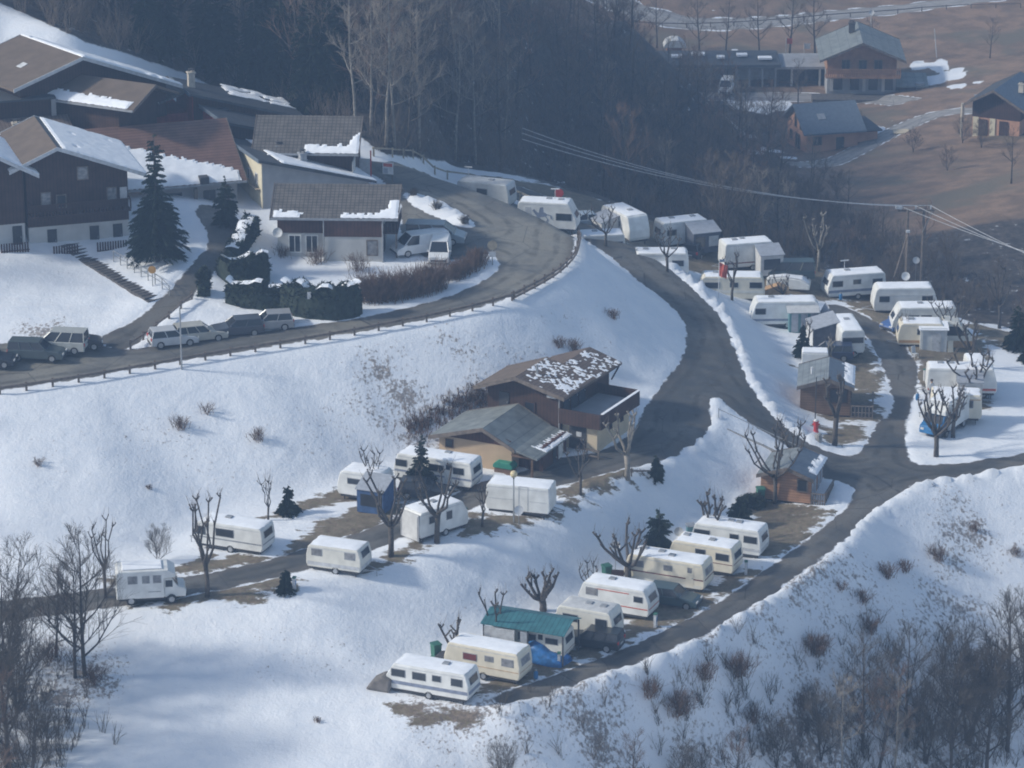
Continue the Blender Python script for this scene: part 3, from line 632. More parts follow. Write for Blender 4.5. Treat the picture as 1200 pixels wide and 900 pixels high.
# --- wooden cabins
def cabin(label, uv, zg, rz, w, l, h, wallm, deckx, s=1):
    loc = place((-w/2, 0, 0), (*uv, zg), rz)
    t, eL, rd, eR, yy = gable('cabin', label, 'cabin', loc, rz, -w/2, w/2, 0, l, .2, h+.85, h+.05, h+.05, wallm, 'sheetg', 'slateb', ovs=.3, ovf=.35, ovb=.3, base=.3, th=.12, fascia='woodpost', group='timber holiday cabins')
    MB().bx(-w/2+.1, w/2-.1, .1, l-.1, -.8, .297).build('plinth', M_['dark'], t)
    dk = MB().bx(w/2+.02, w/2+deckx, -.1, l*.72, .1, .25).build('deck', M_['woodpost'], t)
    r = MB()
    x1 = w/2+deckx
    for k in range(7): r.bx(w/2+.05+(deckx-.12)*k/6, w/2+.12+(deckx-.12)*k/6, -.1, -.02, .25, 1.15)
    for k in range(10): r.bx(x1-.08, x1, -.02+(l*.72-.1)*k/9, .05+(l*.72-.1)*k/9, .25, 1.15)
    r.bx(w/2+.05, x1, -.14, .0, 1.15, 1.22).bx(x1-.11, x1+.03, .001, l*.72, 1.15, 1.22); r.bx(w/2+.05, x1, -.11, -.02, .6, .66)
    r.build('railing', M_['woodpost'], dk)
    for a, b in ((w/2+.2, .1), (x1-.2, .1), (x1-.2, l*.6)): MB().bx(a-.07, a+.07, b-.07, b+.07, -.9, .1).build('deck_leg', M_['woodpost'], dk)
    return t, eL, rd, eR, yy
t, eL, rd, eR, yy = cabin('timber cabin with dark ridged roof standing below the upper caravans', (937, 489), 1.3, R(-6), 4.2, 5.2, 2.75, 'wood', 1.9)
window(t, (1.1, 0, 2.0), 1.4, 1.2, '-y', 'wooddk'); window(t, (2.1, 2.2, 1.9), 1.2, 1.0, '+x', 'wooddk')
snow_side(t, eR, rd, yy, lambda s, r: r < .9+.5*nz2(s, r, 1.5) and s > .8, 1, th=.1)
MB().cyl((-1.2, .8, 3.9), .09, .6, 'z').build('flue', M_['signw'], t)
t, eL, rd, eR, yy = cabin('orange timber cabin with blue grey roof and deck beside the road junction', (891, 588), .55, R(-17), 4.0, 4.6, 2.35, 'woodo', 1.2)
window(t, (1.35, 0, 1.75), .7, 1.0, '-y', 'woodpost')
for y in (.7, 1.6, 2.9, 3.9): door(t, (2.0, y, .45), .55, 1.75, '+x', 'awn', 'tall_window')
snow_side(t, eR, rd, yy, lambda s, r: r < .75+.55*nz2(s, r, 1.5, 3) and s > 1.2, 1, th=.1)

# --- the hamlet on the left
# house with grey brown roof facing the camera (ridge parallel to the facade)
def house_front(name, label, uv, zg, rz, w, d, hw, rise, wall, roof, ov=.9, low=None, low_h=0, base=-1.5, ovl=1.0, ovr=1.0, hb=None):
    """front wall along local x from its left ground corner; ridge parallel to the front"""
    loc = place((0, 0, 0), (*uv, zg), rz); t = empty(name, loc, rz, label, 'house')
    s = rise/(d/2+ov); zf = hw; e = hw-ov*0
    zt = hw+rise
    pr = [(0, base+low_h if low else base), (d, base+low_h if low else base), (d, zt-s*(d/2)-.25), (d/2, zt-.25), (0, zt-s*(d/2)-.25)]
    MB().prismx(pr, 0, w).build('wall', M_[wall], t)
    if low: MB().bx(.05, w-.05, .05, d-.05, base, base+low_h-.003).build('lower_wall', M_[low], t)
    MB().slab([(-ovl, -ov, hw), (w+ovr, -ov, hw), (w+ovr, d/2, zt), (-ovl, d/2, zt)], .22).build('roof', M_[roof], t)
    MB().slab([(-ovl, d/2+.002, zt), (w+ovr, d/2+.002, zt), (w+ovr, d+ov, hw), (-ovl, d+ov, hw)], .22).build('roof', M_[roof], t)
    MB().bx(-ovl, w+ovr, -ov-.14, -ov-.01, hw-.2, hw-.04).build('gutter', M_['grey'], t)
    for xx in (-ovl-.04, w+ovr+.04):
        MB().prismx([(-ov, hw-.26), (d/2, zt-.26), (d/2, zt+.05), (-ov, hw+.05)], xx-.03, xx+.03).build('fascia', M_['woodpost'], t)
    return t, hw, zt, d, ov
t, hw, zt, d, ov = house_front('house', 'white walled house with brown boarded upper floor and grey tiled roof', (326, 303), 12.5, R(-2), 8.9, 7.2, 3.9, 1.75, 'white_wall', 'tile_g', ovl=.5, ovr=1.4)
loc0 = t
MB().bx(.0, 8.9, -.05, -.005, 2.3, 3.78).build('upper_boards', M_['woodred'], t); MB().bx(4.05, 8.95, -.85, -.06, -1.5, 2.25).build('front_bay', M_['white_wall'], t); MB().bx(4.0, 9.0, -.9, -.055, 2.253, 3.7).build('bay_boards', M_['woodred'], t)
for x in (1.45, 2.9): window(t, (x, 0, 1.35), .9, 1.5, '-y', 'white')
window(t, (8.1, -.85, 1.3), .8, 1.3, '-y', 'woodpost', 'glassl')
for x in (5.3, 6.4): window(t, (x, -.85, -.6), .55, .4, '-y', 'lgrey')
window(t, (1.4, 0, -.15), .5, .4, '-y', 'lgrey'); door(t, (8.9, 2.2, -.4), 1.1, 2.2, '+x', 'dark'); MB().bx(8.95, 10.2, .2, 5.5, 2.2, 2.35).build('side_balcony', M_['wooddk'], t)
r = MB(); [r.bx(10.15, 10.2, .3+k*.4, .45+k*.4, 2.35, 3.1) for k in range(13)]; [r.bx(9.0+k*.3, 9.12+k*.3, .2, .25, 2.35, 3.1) for k in range(4)]; r.build('balcony_railing', M_['wooddk'], t)
MB().bx(10.0, 10.15, .2, .35, -1, 2.2).build('balcony_post', M_['woodpost'], t)
d_ = MB().tube([(.05, -.4, 2.3), (.05, -.1, 2.15)], .04, 5); d_.build('dish_arm', M_['metal'], t)
def dish(parent, c, r, yaw=0, tilt=.3, name='dish', m='signw'):
    mb = MB(); n = 14; vs = [Vector((0, .12*r*2, 0))]
    for q in (.5, 1): vs += [Vector((r*q*math.cos(2*math.pi*k/n), .24*r*(1-q*q), r*q*math.sin(2*math.pi*k/n))) for k in range(n)]
    M = Matrix.Translation(c) @ Matrix.Rotation(yaw, 4, 'Z') @ Matrix.Rotation(-tilt, 4, 'X')
    fs = [(0, 1+k, 1+(k+1) % n) for k in range(n)]+[(1+k, 1+n+k, 1+n+(k+1) % n, 1+(k+1) % n) for k in range(n)]
    a = [M @ v for v in vs]; b = [M @ (v+Vector((0, .03, 0))) for v in vs]
    mb.add(a, fs); mb.add(b, [f[::-1] for f in fs]); mb.add([a[1+n+k] for k in range(n)]+[b[1+n+k] for k in range(n)], [(k, (k+1) % n, n+(k+1) % n, n+k) for k in range(n)])
    return mb.build(name, M_[m], parent)
dish(t, (.05, -.5, 2.45), .42)
MB().cyl((9.0, -.95, 1.2), .06, 5, 'z').cyl((4.0, -.95, 1.2), .05, 5, 'z').build('downpipe', M_['grey'], t)
V = Vector((0, d/2+ov, zt-hw))
roofpatch(t, (-.5, -ov, hw), (1, 0, 0), V, 10.8, V.length, lambda s, r: (s > 6.0 and r < .55+.35*nz2(s, r, 1.6)+max(0, (s-9)*1.1)) or (s > 10 and r < 2.6), th=.1)
roofpatch(t, (-.5, -ov, hw), (1, 0, 0), V, 3.4, V.length, lambda s, r: .3 < s < 2.6+.2*nz2(s, r, 1) and r < .9+.3*nz2(s, r, 2), th=.1)
# long monopitch building with pale sunlit left wall
zb = 13.0
def mono(label, apex, za, rz, L, wd, drop, wall, roof, gwall, ovf=.4, left_ext=.4, base=-8, cat='house', back=0, name='house', group=None):
    """ridge runs back along +y from the front apex at the left wall; the roof falls to the right"""
    loc = place((0, 0, 0), (*apex, za), rz); t = empty(name, Vector((loc.x, loc.y, za+base)), rz, label, cat, group)
    B = -base
    MB().prism([(0, 0), (wd, 0), (wd, B-drop*wd/(wd+.6)-.25), (0, B-.25)], .0, L).build('wall', M_[gwall], t)
    MB().bx(-.06, -.004, .0, L, 0, B-.3).build('side_wall', M_[wall], t)
    MB().slab([(-left_ext, -ovf, B), (wd+.6, -ovf, B-drop), (wd+.6, L+.4, B-drop), (-left_ext, L+.4, B)], .24).build('roof', M_[roof], t)
    MB().bx(-left_ext-.07, -left_ext-.005, -ovf, L+.4, B-.3, B+.04).build('fascia', M_['slateb'], t)
    return t, B
t, B = mono('long pale yellow house with a snow covered roof behind the white walled house', (307, 186), 18.4, R(24), 8, 10, 3.1, 'yellow_wall', 'slate', 'grey_wall', base=-6)  # front gable's shade is put into its grey wall colour
V = Vector((-10.6, 0, 3.1)); roofpatch(t, (10.6, -.4, B-3.1), (0, 1, 0), V, 8.6, V.length, lambda s, r: r < 9.4+.4*nz2(s, r, .7) and nz2(s, r, 2.5) > -.85, th=.14, st=.25)
chimney(t, 3.2, 4.5, B-1.3, 1.0, .6, 'grey'); chimney(t, 4.6, 2.2, B-1.6, 1.0, .6, 'grey')
window(t, (-.06, 1.3, B-2.1), .4, .9, '-x', 'lgrey'); window(t, (-.06, 3.3, B-2.1), .4, .9, '-x', 'lgrey'); window(t, (-.06, 6.5, B-2.3), .4, .6, '-x', 'lgrey')
MB().bx(-.5, -.1, .4, 2.4, B-2.9, B-2.84).build('sill_shelf', M_['woodpale'], t)
# red house with slate roof and chimney
t, B = mono('red boarded house with dark slate roof and pale chimney above the brown tiled house', (266, 141), 19.4, R(24), 7, 9.5, 3.0, 'red_wall', 'slate', 'wooddk', base=-5)
V = Vector((-10.1, 0, 3.0)); roofpatch(t, (10.1, -.4, B-3.0), (0, 1, 0), V, 5.8, V.length, lambda s, r: r < 4.5 and nz2(s, r, .8, 3) > -.2, th=.12, st=.25)
window(t, (-.06, 1.4, B-1.2), .9, .6, '-x', 'dark')
t, B = mono('red boarded wing with slate roof and pale chimney at the foot of the wood', (226, 108), 20.6, R(20), 6, 10, 3.2, 'red_wall', 'slate', 'wooddk', base=-5)
chimney(t, .7, 3.2, B-.4, 1.4, .6, 'chim'); MB().slab([(-6, 1, B-2.0), (-.5, 1, B-.15), (-.5, 7.4, B-.15), (-6, 7.4, B-2.0)], .2).build('left_roof', M_['tile_g'], t); MB().bx(-5.4, -.1, 1.6, 7, 0, B-2.3).build('left_wing', M_['red_wall'], t)
V = Vector((-10.6, 0, 3.2)); roofpatch(t, (10.6, -.4, B-3.2), (0, 1, 0), V, 7.8, V.length, lambda s, r: s > 3.2 and r < 6.5 and nz2(s, r, .6, 9) > -.25, th=.12, st=.25)
roofpatch(t, (-6, 1, B-2.0), (0, 1, 0), (5.5, 0, 1.85), 1.6, 3.2, lambda s, r: s < 1.3, th=.12, st=.2)
MB().bx(2.3, 3.2, -.6, -.01, B-2.6, B-1.7).build('dormer', M_['dark'], t)
# house with grey brown roof facing the camera, behind the long snowy roof
t, hw, zt, d, ov = house_front('house', 'house with grey brown tiled roof, snow edged at lower right, beside the bend', (330, 214), 14.8, R(-3), 6.4, 7.0, 3.0, 2.3, 'wooddk', 'tile_g', ovl=2.5, ovr=.6)
V = Vector((0, d/2+ov, zt-hw)); roofpatch(t, (-2.5, -ov, hw), (1, 0, 0), V, 9.5, V.length, lambda s, r: (s > 4.6 and r < 1.1+.45*nz2(s, r, 1.6)+max(0, (s-8.3)*1.5)), th=.1)
MB().bx(6.42, 6.5, -.8, 1.5, -1, 2.2).build('white_screen', M_['white_wall'], t)
# broad brown roofs between
t, hw, zt, d, ov = house_front('house', 'broad red brown tiled house with snow on its lower roof beside the big spruce', (182, 252), 13.6, R(18), 7.4, 13.2, 2.7, 3.8, 'grey_wall', 'tile_r', ovl=5.0, ovr=.7, ov=.8)
V = Vector((0, d/2+ov, zt-hw)); roofpatch(t, (-5.0, -ov, hw), (1, 0, 0), V, 13.1, V.length, lambda s, r: r < 7.2-.46*s+.35*nz2(s, r, 2) and s < 12.6, th=.14)
window(t, (1.7, 0, 1.2), 1.3, 1.2, '-y', 'dark'); window(t, (4.9, 0, 1.2), .9, 1.2, '-y', 'dark'); MB().bx(3.4, 3.7, -.7, -.4, -1.5, 2.3).build('eave_post', M_['woodpost'], t); MB().bx(3.9, 4.7, -1.0, -.1, 2.7, 3.3).build('dormer', M_['dark'], t)
for x in (6.6,): MB().bx(x-.25, x, -.5, -.2, -1.5, 2.3).build('eave_post', M_['woodpost'], t)
t, hw, zt, d, ov = house_front('house', 'low house with a long plain grey brown roof behind the red brown tiled house', (58, 138), 20.0, R(-28), 7.5, 6, 2.0, 1.5, 'wooddk', 'roof_br', ovl=.8, ovr=2.0, ov=.7)
V = Vector((0, d/2+ov, zt-hw)); roofpatch(t, (-.6, -ov, hw), (1, 0, 0), V, 12.8, V.length, lambda s, r: r < 1.5-.04*s+.3*nz2(s, r, 2) and s < 9.5, th=.12)
# gable chalets looking down the slope
def chalet_left(label, apex, za, xl, xr_, L, dl, dr, rz=GA, wall='wooddk', low='white_wall', low_h=0, base=-7, **k):
    loc = place((0, -k.get('ovf', .9), 0), (*apex, za), rz)
    loc.z = za+base
    return gable('chalet', label, 'chalet', loc, rz, xl, xr_, 0, L, 0, -base, -base-dl, -base-dr, wall, 'roof_br', 'slate', base=-1.0, low=low if low_h else None, low_h=low_h, fascia='lgrey', **k)
t, eL, rd, eR, yy = chalet_left('dark brown chalet above the stone steps, one roof side bare, one snowy', (67, 173), 23.0, -2.6, 6.0, 9.5, 1.75, 2.9, base=-9.2, low_h=3.2, ovs=1.5)
B = 9.2
snow_side(t, eR, rd, yy, lambda s, r: r < 7.6 and nz2(s, r, 1.6) > -.75, 1, th=.16, st=.25)
snow_side(t, eL, rd, yy, lambda s, r: r < .8+.4*nz2(s, r, 1.5), 0, th=.1)
balcony(t, -2.5, 6.0, -1.1, -.02, 3.4)
for x, w, z in ((-1.0, .7, 4.6), (2.2, .8, 6.6), (4.6, .7, 4.6), (.3, .7, 4.3)): window(t, (x, 0, z), w, 1.1, '-y', 'woodpost', 'glassl' if x != .3 else 'glass')
MB().bx(5.3, 5.9, -.09, -.03, 4.1, 5.1).build('white_shutter', M_['lgrey'], t)
for x in (-.6, 3.0, 5.0): door(t, (x, .04, .0), .8, 1.9, '-y', 'dark')
for x0, x1 in ((-.9, 1.4), (2.8, 5.6)):
    f = MB(); [f.bx(x0+k*.22, x0+k*.22+.14, -2.0, -1.94, -.8, 1.0) for k in range(int((x1-x0)/.22))]; f.bx(x0, x1, -2.06, -2.005, .2, .3); f.build('garden_screen', M_['wooddk'], t)
t, eL, rd, eR, yy = chalet_left('big dark brown chalet with snow edged roof at the top left of the hamlet', (97, 67), 25.3, -6.0, 9.2, 9.5, 1.9, 4.2, rz=R(38), base=-6.0, ovs=1.2)
snow_side(t, eR, rd, yy, lambda s, r: nz2(s, r, 1.6) > -.6, 1, th=.22, st=.25)
MB().bx(.0, 4.4, -.06, -.005, .5, 3.0).build('white_panel', M_['white_wall'], t); window(t, (1.2, -.06, 2.0), .8, .7, '-y', 'dark'); window(t, (3.5, -.06, 1.6), .8, 1.3, '-y', 'dark')
MB().slab([(-4.6, 3, 4.0), (-3.4, 3, 4.42), (-3.4, 3.8, 4.42), (-4.6, 3.8, 4.0)], .05).build('skylight', M_['signw'], t, loc=(0, 0, .75))
t, eL, rd, eR, yy = chalet_left('dark chalet cut by the left picture edge, white ground floor, snowy roof', (-38, 168), 24, -4, 4.6, 8, 2.5, 3.2, base=-9.6, low_h=3.1, ovs=1.2)
snow_side(t, eR, rd, yy, lambda s, r: True, 1, th=.18, st=.25)
for x in (1.2, 3.9): door(t, (x, .04, .0), .8, 1.9, '-y', 'dark')
f = MB(); [f.bx(2.2+k*.22, 2.34+k*.22, -1.6, -1.54, -1, .9) for k in range(11)]; f.bx(2.2, 4.6, -1.66, -1.605, .2, .3); f.build('garden_screen', M_['wooddk'], t)
# dark flat block between the roofs
loc = place((0, 0, 0), (62, 142, 20.0), GA); t = empty('shed', Vector((loc.x, loc.y, 16.5)), GA, 'dark timber block with a flat roof between the brown roofs at left', 'shed')
MB().bx(-6.5, 0, 0, 3.5, 0, 5.6).build('wall', M_['wooddk'], t); MB().bx(-7, .3, -.4, 4, 5.61, 5.8).build('roof', M_['slate'], t); MB().bx(-.1, .3, -.3, .1, 0, 5.6).build('post', M_['grey_wall'], t)
chimney(t, -3.6, -1.8, 1.6, 2.4, .6, 'chim')
loc = place((0, 0, 0), (20, 165, 20.0), GA); t = empty('house', Vector((loc.x, loc.y, 16.8)), GA, 'low snowy roof beside the pale chimney at the left edge', 'house')
MB().bx(-6, 5, 0, 5, 0, 2.6).build('wall', M_['wooddk'], t); MB().slab([(-6.5, -.6, 2.5), (5.5, -.6, 2.5), (5.5, 5.6, 3.8), (-6.5, 5.6, 3.8)], .2).build('roof', M_['tile_b'], t)
roofpatch(t, (-6.5, -.6, 2.52), (1, 0, 0), (0, 6.2, 1.3), 12, 3.4, lambda s, r: nz2(s, r, 1.2) > -.3, th=.12)
# ------------------------------------------------------------------ caravans
def front_y(a, b, u, v, z): pass
def line_place(A, B, z0=None, L=None, rz=None):
    """near bottom edge of a vehicle from photograph points A to B on one level; returns origin, heading, length"""
    if z0 is None:
        ga, gb = G(*A), G(*B); z0 = (ga.z+gb.z)/2
    a, b = Vector(W(*A, z0)), Vector(W(*B, z0)); d = b-a
    ang = math.atan2(d.y, d.x) if rz is None else R(rz)
    return b, ang, L or d.length, z0
def caravan(label, A, B, z0=None, L=None, rz=None, w=2.15, top=2.5, col='white', sl=.45, sr=.2, ro=.18, wins=(), endw='r', stripe=None, stripe_z=(.95, 1.1), door_x=None, hatch=((.3, 0),), snow=True, hitch='l', low=None, name='caravan', cat='caravan', wgl='glass', ant=None, lip=False, group='touring caravans on the pitches', snow_m='snow', anchor='b'):
    dv = 6.3 if B[1] > 500 else 4.8; A, B = (A[0], A[1]+dv), (B[0], B[1]+dv); top *= .955
    b, ang, L, z0 = line_place(A, B, z0, L, rz)
    if anchor == 'a':
        a = Vector(W(*A, z0)); b = a+Vector((math.cos(ang), math.sin(ang), 0))*L
    c = b-Vector((math.cos(ang), math.sin(ang), 0))*L/2+Vector((-math.sin(ang), math.cos(ang), 0))*w/2
    t = empty(name, (c.x, c.y, z0), ang, label, cat, group)
    h = L/2; z1 = .42; hh = w/2
    def rnd(x, z, sgn, r):   # rounded top corner
        return [(x+sgn*r*(1-math.cos(a)), z-r*(1-math.sin(a))) for a in (0, R(30), R(60), R(90))]
    pl = [(-h+.12, z1), (-h, z1+.3), (-h+sl*.15, z1+.95)]
    L0 = -h+sl*.15
    tl = [(-h+sl, top-ro), (-h+sl+ro*.35, top-ro*.3), (-h+sl+ro, top)]
    tr = [(h-sr-ro, top), (h-sr-ro*.35, top-ro*.3), (h-sr, top-ro)]
    prr = [(h-sr*.1, z1+1.0), (h, z1+.3), (h-.1, z1)]
    pr = pl+tl+tr+prr
    MB().prism(pr, -hh, hh).build('body', M_[col], t, bevel=.07)
    def xr_(z):
        P = prr[::-1]+tr[::-1]
        for (x0, q0), (x1, q1) in zip(P, P[1:]):
            if q0 <= z <= q1 and q1 > q0: return x0+(x1-x0)*(z-q0)/(q1-q0)
        return h
    def xl_(z):
        P = pl+tl
        for (x0, q0), (x1, q1) in zip(P, P[1:]):
            if q0 <= z <= q1 and q1 > q0: return x0+(x1-x0)*(z-q0)/(q1-q0)
        return -h
    if snow:
        m = MB(); n = max(5, int(L/.35)); k = 6; x0, x1 = -h+sl+ro*.9, h-sr-ro*.9; a0 = len(m.v)
        rr = random.Random(label)
        for i in range(n+1):
            for j in range(k+1):
                e = (i in (0, n) or j in (0, k)); m.v.append((x0+(x1-x0)*i/n+(rr.uniform(-.08, .08) if e else 0), (-hh+.1)+(w-.2)*j/k+(rr.uniform(-.05, .03) if e else 0), top+(.004 if e else .05+rr.uniform(0, .035))))
        for i in range(n):
            for j in range(k): m.f.append((i*(k+1)+j, (i+1)*(k+1)+j, (i+1)*(k+1)+j+1, i*(k+1)+j+1)); m.m.append(0)
        m.build('roof_snow', M_[snow_m], t, smooth=True)
    for fx, fy in hatch:
        MB().box((fx*L, fy, top+.09), (.5, .5, .12)).build('roof_hatch', M_['grey'], t, bevel=.03)
    for wi in wins:      # near side windows: (x fraction from left, width, z, height)
        x = -h+wi[0]*L; ww, zz, wh = wi[1], wi[2] if len(wi) > 2 else 1.65, wi[3] if len(wi) > 3 else .5
        gl = wi[4] if len(wi) > 4 else wgl
        for sy in (-1, 1):
            if sy == 1 and (wi is not wins[0]): continue
            o = MB().box((x, sy*(hh+.012), zz), (ww+.1, .03, wh+.1)).build('window', M_['grey'], t, bevel=.012)
            MB().box((x, sy*(hh+.03), zz), (ww, .02, wh)).build('pane', M_[gl], o)
    if 'r' in endw:
        x0, x1 = xr_(1.4), xr_(1.95); ry = math.atan2(x0-x1, .55)
        o = MB().box(((x0+x1)/2+.012, 0, 1.67), (.03, w*.66, .56), ry=-ry).build('window', M_['grey'], t, bevel=.012); MB().box(((x0+x1)/2+.03, 0, 1.67), (.02, w*.6, .47), ry=-ry).build('pane', M_[wgl], o)
    if 'l' in endw:
        x0, x1 = xl_(1.4), xl_(1.95); ry = math.atan2(x1-x0, .55)
        o = MB().box(((x0+x1)/2-.012, 0, 1.67), (.03, w*.66, .56), ry=ry).build('window', M_['grey'], t, bevel=.012); MB().box(((x0+x1)/2-.03, 0, 1.67), (.02, w*.6, .47), ry=ry).build('pane', M_[wgl], o)
    if stripe:
        for sy in (-1, 1):
            MB().box(((xl_(stripe_z[0])+xr_(stripe_z[0]))/2, sy*(hh+.008), sum(stripe_z)/2), (xr_(stripe_z[0])-xl_(stripe_z[0])-.16, .02, stripe_z[1]-stripe_z[0])).build('stripe', M_[stripe], t)
        MB().box((xr_(sum(stripe_z)/2)+.004, 0, sum(stripe_z)/2), (.02, w-.2, stripe_z[1]-stripe_z[0])).build('stripe', M_[stripe], t)
    if low:
        for sy in (-1, 1): MB().box((0, sy*(hh+.006), z1+.16), (L-.5, .02, .26)).build('skirt', M_[low], t)
    # seams on the walls: thin trims at mid height and at the roof edge
    for sy in (-1, 1): MB().box(((-h+sl+ro+h-sr-ro)/2, sy*(hh+.006), top-.2), (L-sl-sr-2*ro, .02, .03)).build('trim', M_['lgrey'], t)
    if door_x is not None:
        x = -h+door_x*L
        for sy in (-1,):
            m = MB().box((x, sy*(hh+.011), 1.4), (.62, .018, 1.75)).build('door', M_[col if col != 'white' else 'greywhite'], t, bevel=.008); MB().box((x+.22, sy*(hh+.035), 1.25), (.12, .03, .05)).build('handle', M_['grey'], m); MB().box((x, sy*(hh+.026), 1.85), (.36, .015, .4)).build('pane', M_[wgl], m)
    MB().bx(-h+.25, h-.25, -hh+.08, hh-.08, .25, z1-.003).build('chassis', M_['dark'], t)
    for sy in (-1, 1):
        o = MB().cyl((.15, sy*(hh-.1), .31), .31, .2).build('wheel', M_['rubber'], t); MB().cyl((.15, sy*(hh+.003), .31), .18, .03).build('rim', M_['rim'], o)
    for sx in (-1, 1):
        for sy in (-1, 1): MB().box((sx*(h-.5), sy*(hh-.25), .05), (.07, .07, .5)).build('corner_leg', M_['dark'], t)
    sg = -1 if hitch == 'l' else 1
    if hitch: MB().tube([(sg*(h-.1), -.6, .4), (sg*(h+.9), 0, .42)], .04, 5).tube([(sg*(h-.1), .6, .4), (sg*(h+.9), .01, .42)], .04, 5).tube([(sg*(h+.8), 0, .42), (sg*(h+.8), 0, -.1)], .035, 5).build('hitch', M_['grey'], t)
    if ant: MB().tube([(ant*L, .2, top), (ant*L, .2, top+1.0)], .03, 5).tube([(ant*L-.4, .2, top+1.0), (ant*L+.4, .2, top+1.02)], .06, 4).build('antenna', M_['lgrey'], t)
    return t
def awning(label, t, x0, x1, dep, zf=2.2, zt=2.5, m='awn', wm=None, w=2.15, door_=True, side='near', open_=False):
    """a tent of its own beside a caravan's wall; coordinates of that caravan"""
    hh = w/2+.06; M = t.matrix_basis
    a = empty('awning', M @ Vector(((x0+x1)/2, -hh-dep/2 if side == 'near' else hh+dep/2, 0)), t.rotation_euler.z, label, 'awning', 'awnings beside the caravans')
    W2 = (x1-x0)/2; D = dep/2; s = 1 if side == 'near' else -1
    wm = wm or m
    MB().add([(-W2-.1, s*D, zt), (W2+.1, s*D, zt), (W2+.1, -s*(D+.15), zf), (-W2-.1, -s*(D+.15), zf), (-W2-.1, s*D, zt-.05), (W2+.1, s*D, zt-.05), (W2+.1, -s*(D+.15), zf-.05), (-W2-.1, -s*(D+.15), zf-.05)], [(0,1,2,3),(7,6,5,4),(0,4,5,1),(1,5,6,2),(2,6,7,3),(3,7,4,0)]).build('canvas_roof', M_[m], a)
    for sx in (-1, 1):
        MB().add([(sx*W2, s*D, .02), (sx*W2, -s*D, .02), (sx*W2, -s*D, zf-.06), (sx*W2, s*D, zt-.06), (sx*(W2-.03), s*D, .02), (sx*(W2-.03), -s*D, .02), (sx*(W2-.03), -s*D, zf-.06), (sx*(W2-.03), s*D, zt-.06)], [(0,1,2,3),(7,6,5,4),(0,4,5,1),(1,5,6,2),(2,6,7,3),(3,7,4,0)]).build('canvas_wall', M_[wm], a)
    MB().bx(-W2+.04, W2-.04, -s*D-.02, -s*D+.02, .02, zf-.1).build('canvas_front', M_[wm], a)
    n = max(1, int(W2*2/1.3))
    for k in range(n):
        x = -W2+(k+.5)*2*W2/n
        MB().box((x, -s*(D+.035), zf*.55), (2*W2/n*.72, .02, zf*.5)).build('canvas_window', M_['glass' if k % 2 == 0 else 'awnl'], a)
    return a
CV = {}
# lower row beside the road
CV[1] = caravan('white caravan with four side windows and a grey blue stripe, lowest on the snowy slope', (457, 806), (549, 822), L=6.3, sl=.55, sr=.2, wins=[(.16, 1.0), (.41, .95), (.62, .6, 1.7, .4), (.86, .8)], stripe='stripeg', stripe_z=(.8, 1.05), hatch=((.15, .2),), top=2.4)
CV[2] = caravan('cream caravan with a snow covered roof and red curtained window behind the lowest white caravan', (540, 779), (609, 799), L=5.9, rz=-25, col='cream', sl=.3, sr=.15, wins=[(.35, 1.0, 1.6, .45, 'maroon'), (.6, .6, 1.7, .35), (.84, .85)], stripe='tan', stripe_z=(.98, 1.02), hatch=(), top=2.5, wgl='glassl')
CV[3] = caravan('old cream caravan standing under a teal ribbed canopy roof', (587, 757), (661, 773), L=5.6, rz=-22, col='offwhite', sl=.1, sr=.1, wins=[(.5, 1.3, 1.7, .5), (.83, .9, 1.65, .4)], stripe='maroon', stripe_z=(.85, .88), snow=False, hatch=(), top=2.3, door_x=.68)
t = CV[3]; cpy = empty('canopy', t.location, t.rotation_euler.z, 'teal ribbed metal canopy with a white side panel over an old caravan', 'canopy')
MB().slab([(-3.3, -1.75, 2.5), (3.05, -1.75, 2.5), (3.05, .1, 3.05), (-3.3, .1, 3.05)], .06).build('roof', M_['teal'], cpy); MB().slab([(-3.3, .102, 3.05), (3.05, .102, 3.05), (3.05, 1.7, 2.55), (-3.3, 1.7, 2.55)], .06).build('roof', M_['teal'], cpy)
for x, y in ((-3.1, -1.6), (.25, -1.6), (2.9, -1.6), (-3.1, 1.5), (2.9, 1.5)): MB().bx(x-.05, x+.05, y-.05, y+.05, -.1, 2.44).build('post', M_['dark'], cpy)
MB().bx(-3.05, -.75, -1.66, -1.6, 0, 2.3).build('side_panel', M_['lgrey'], cpy); MB().bx(-.3, .2, -1.66, -1.6, .1, 2.3).build('door_panel', M_['awn'], cpy)
CV[4] = caravan('grey white caravan with two dark side windows behind the black estate car', (672, 742), (718, 751), L=4.6, rz=-24, col='offwhite', sl=.25, sr=.2, wins=[(.28, 1.1), (.8, .85)], hatch=((.0, .1),(.25, .0)), top=2.55, snow_m='awnl', ro=.3)
CV[5] = caravan('white caravan with two thin red side stripes', (690, 711), (760, 724), L=5.6, rz=-24, sl=.35, sr=.3, ro=.25, wins=[(.2, .85, 1.75, .5, 'glassl'), (.85, .65, 1.7, .4)], stripe='redstripe', stripe_z=(.95, 1.02), hatch=((-.1, .2),))
for sy in (-1,): MB().box((-.1, sy*1.089, 2.02), (2.7, .02, .06)).build('stripe', M_['redstripe'], CV[5])
CV[6] = caravan('long cream caravan with a maroon waist stripe between the bare pollard and the green car', (742, 679), (825, 692), L=6.4, rz=-23, col='cream', sl=.35, sr=.15, wins=[(.17, .95, 1.75, .45, 'glassl'), (.55, .6, 1.75, .35, 'glassl')], stripe='maroon', stripe_z=(1.12, 1.2), hatch=((-.1, .3), (.05, -.2), (-.32, .4)), low='offwhite', wgl='glassl', door_x=.82)
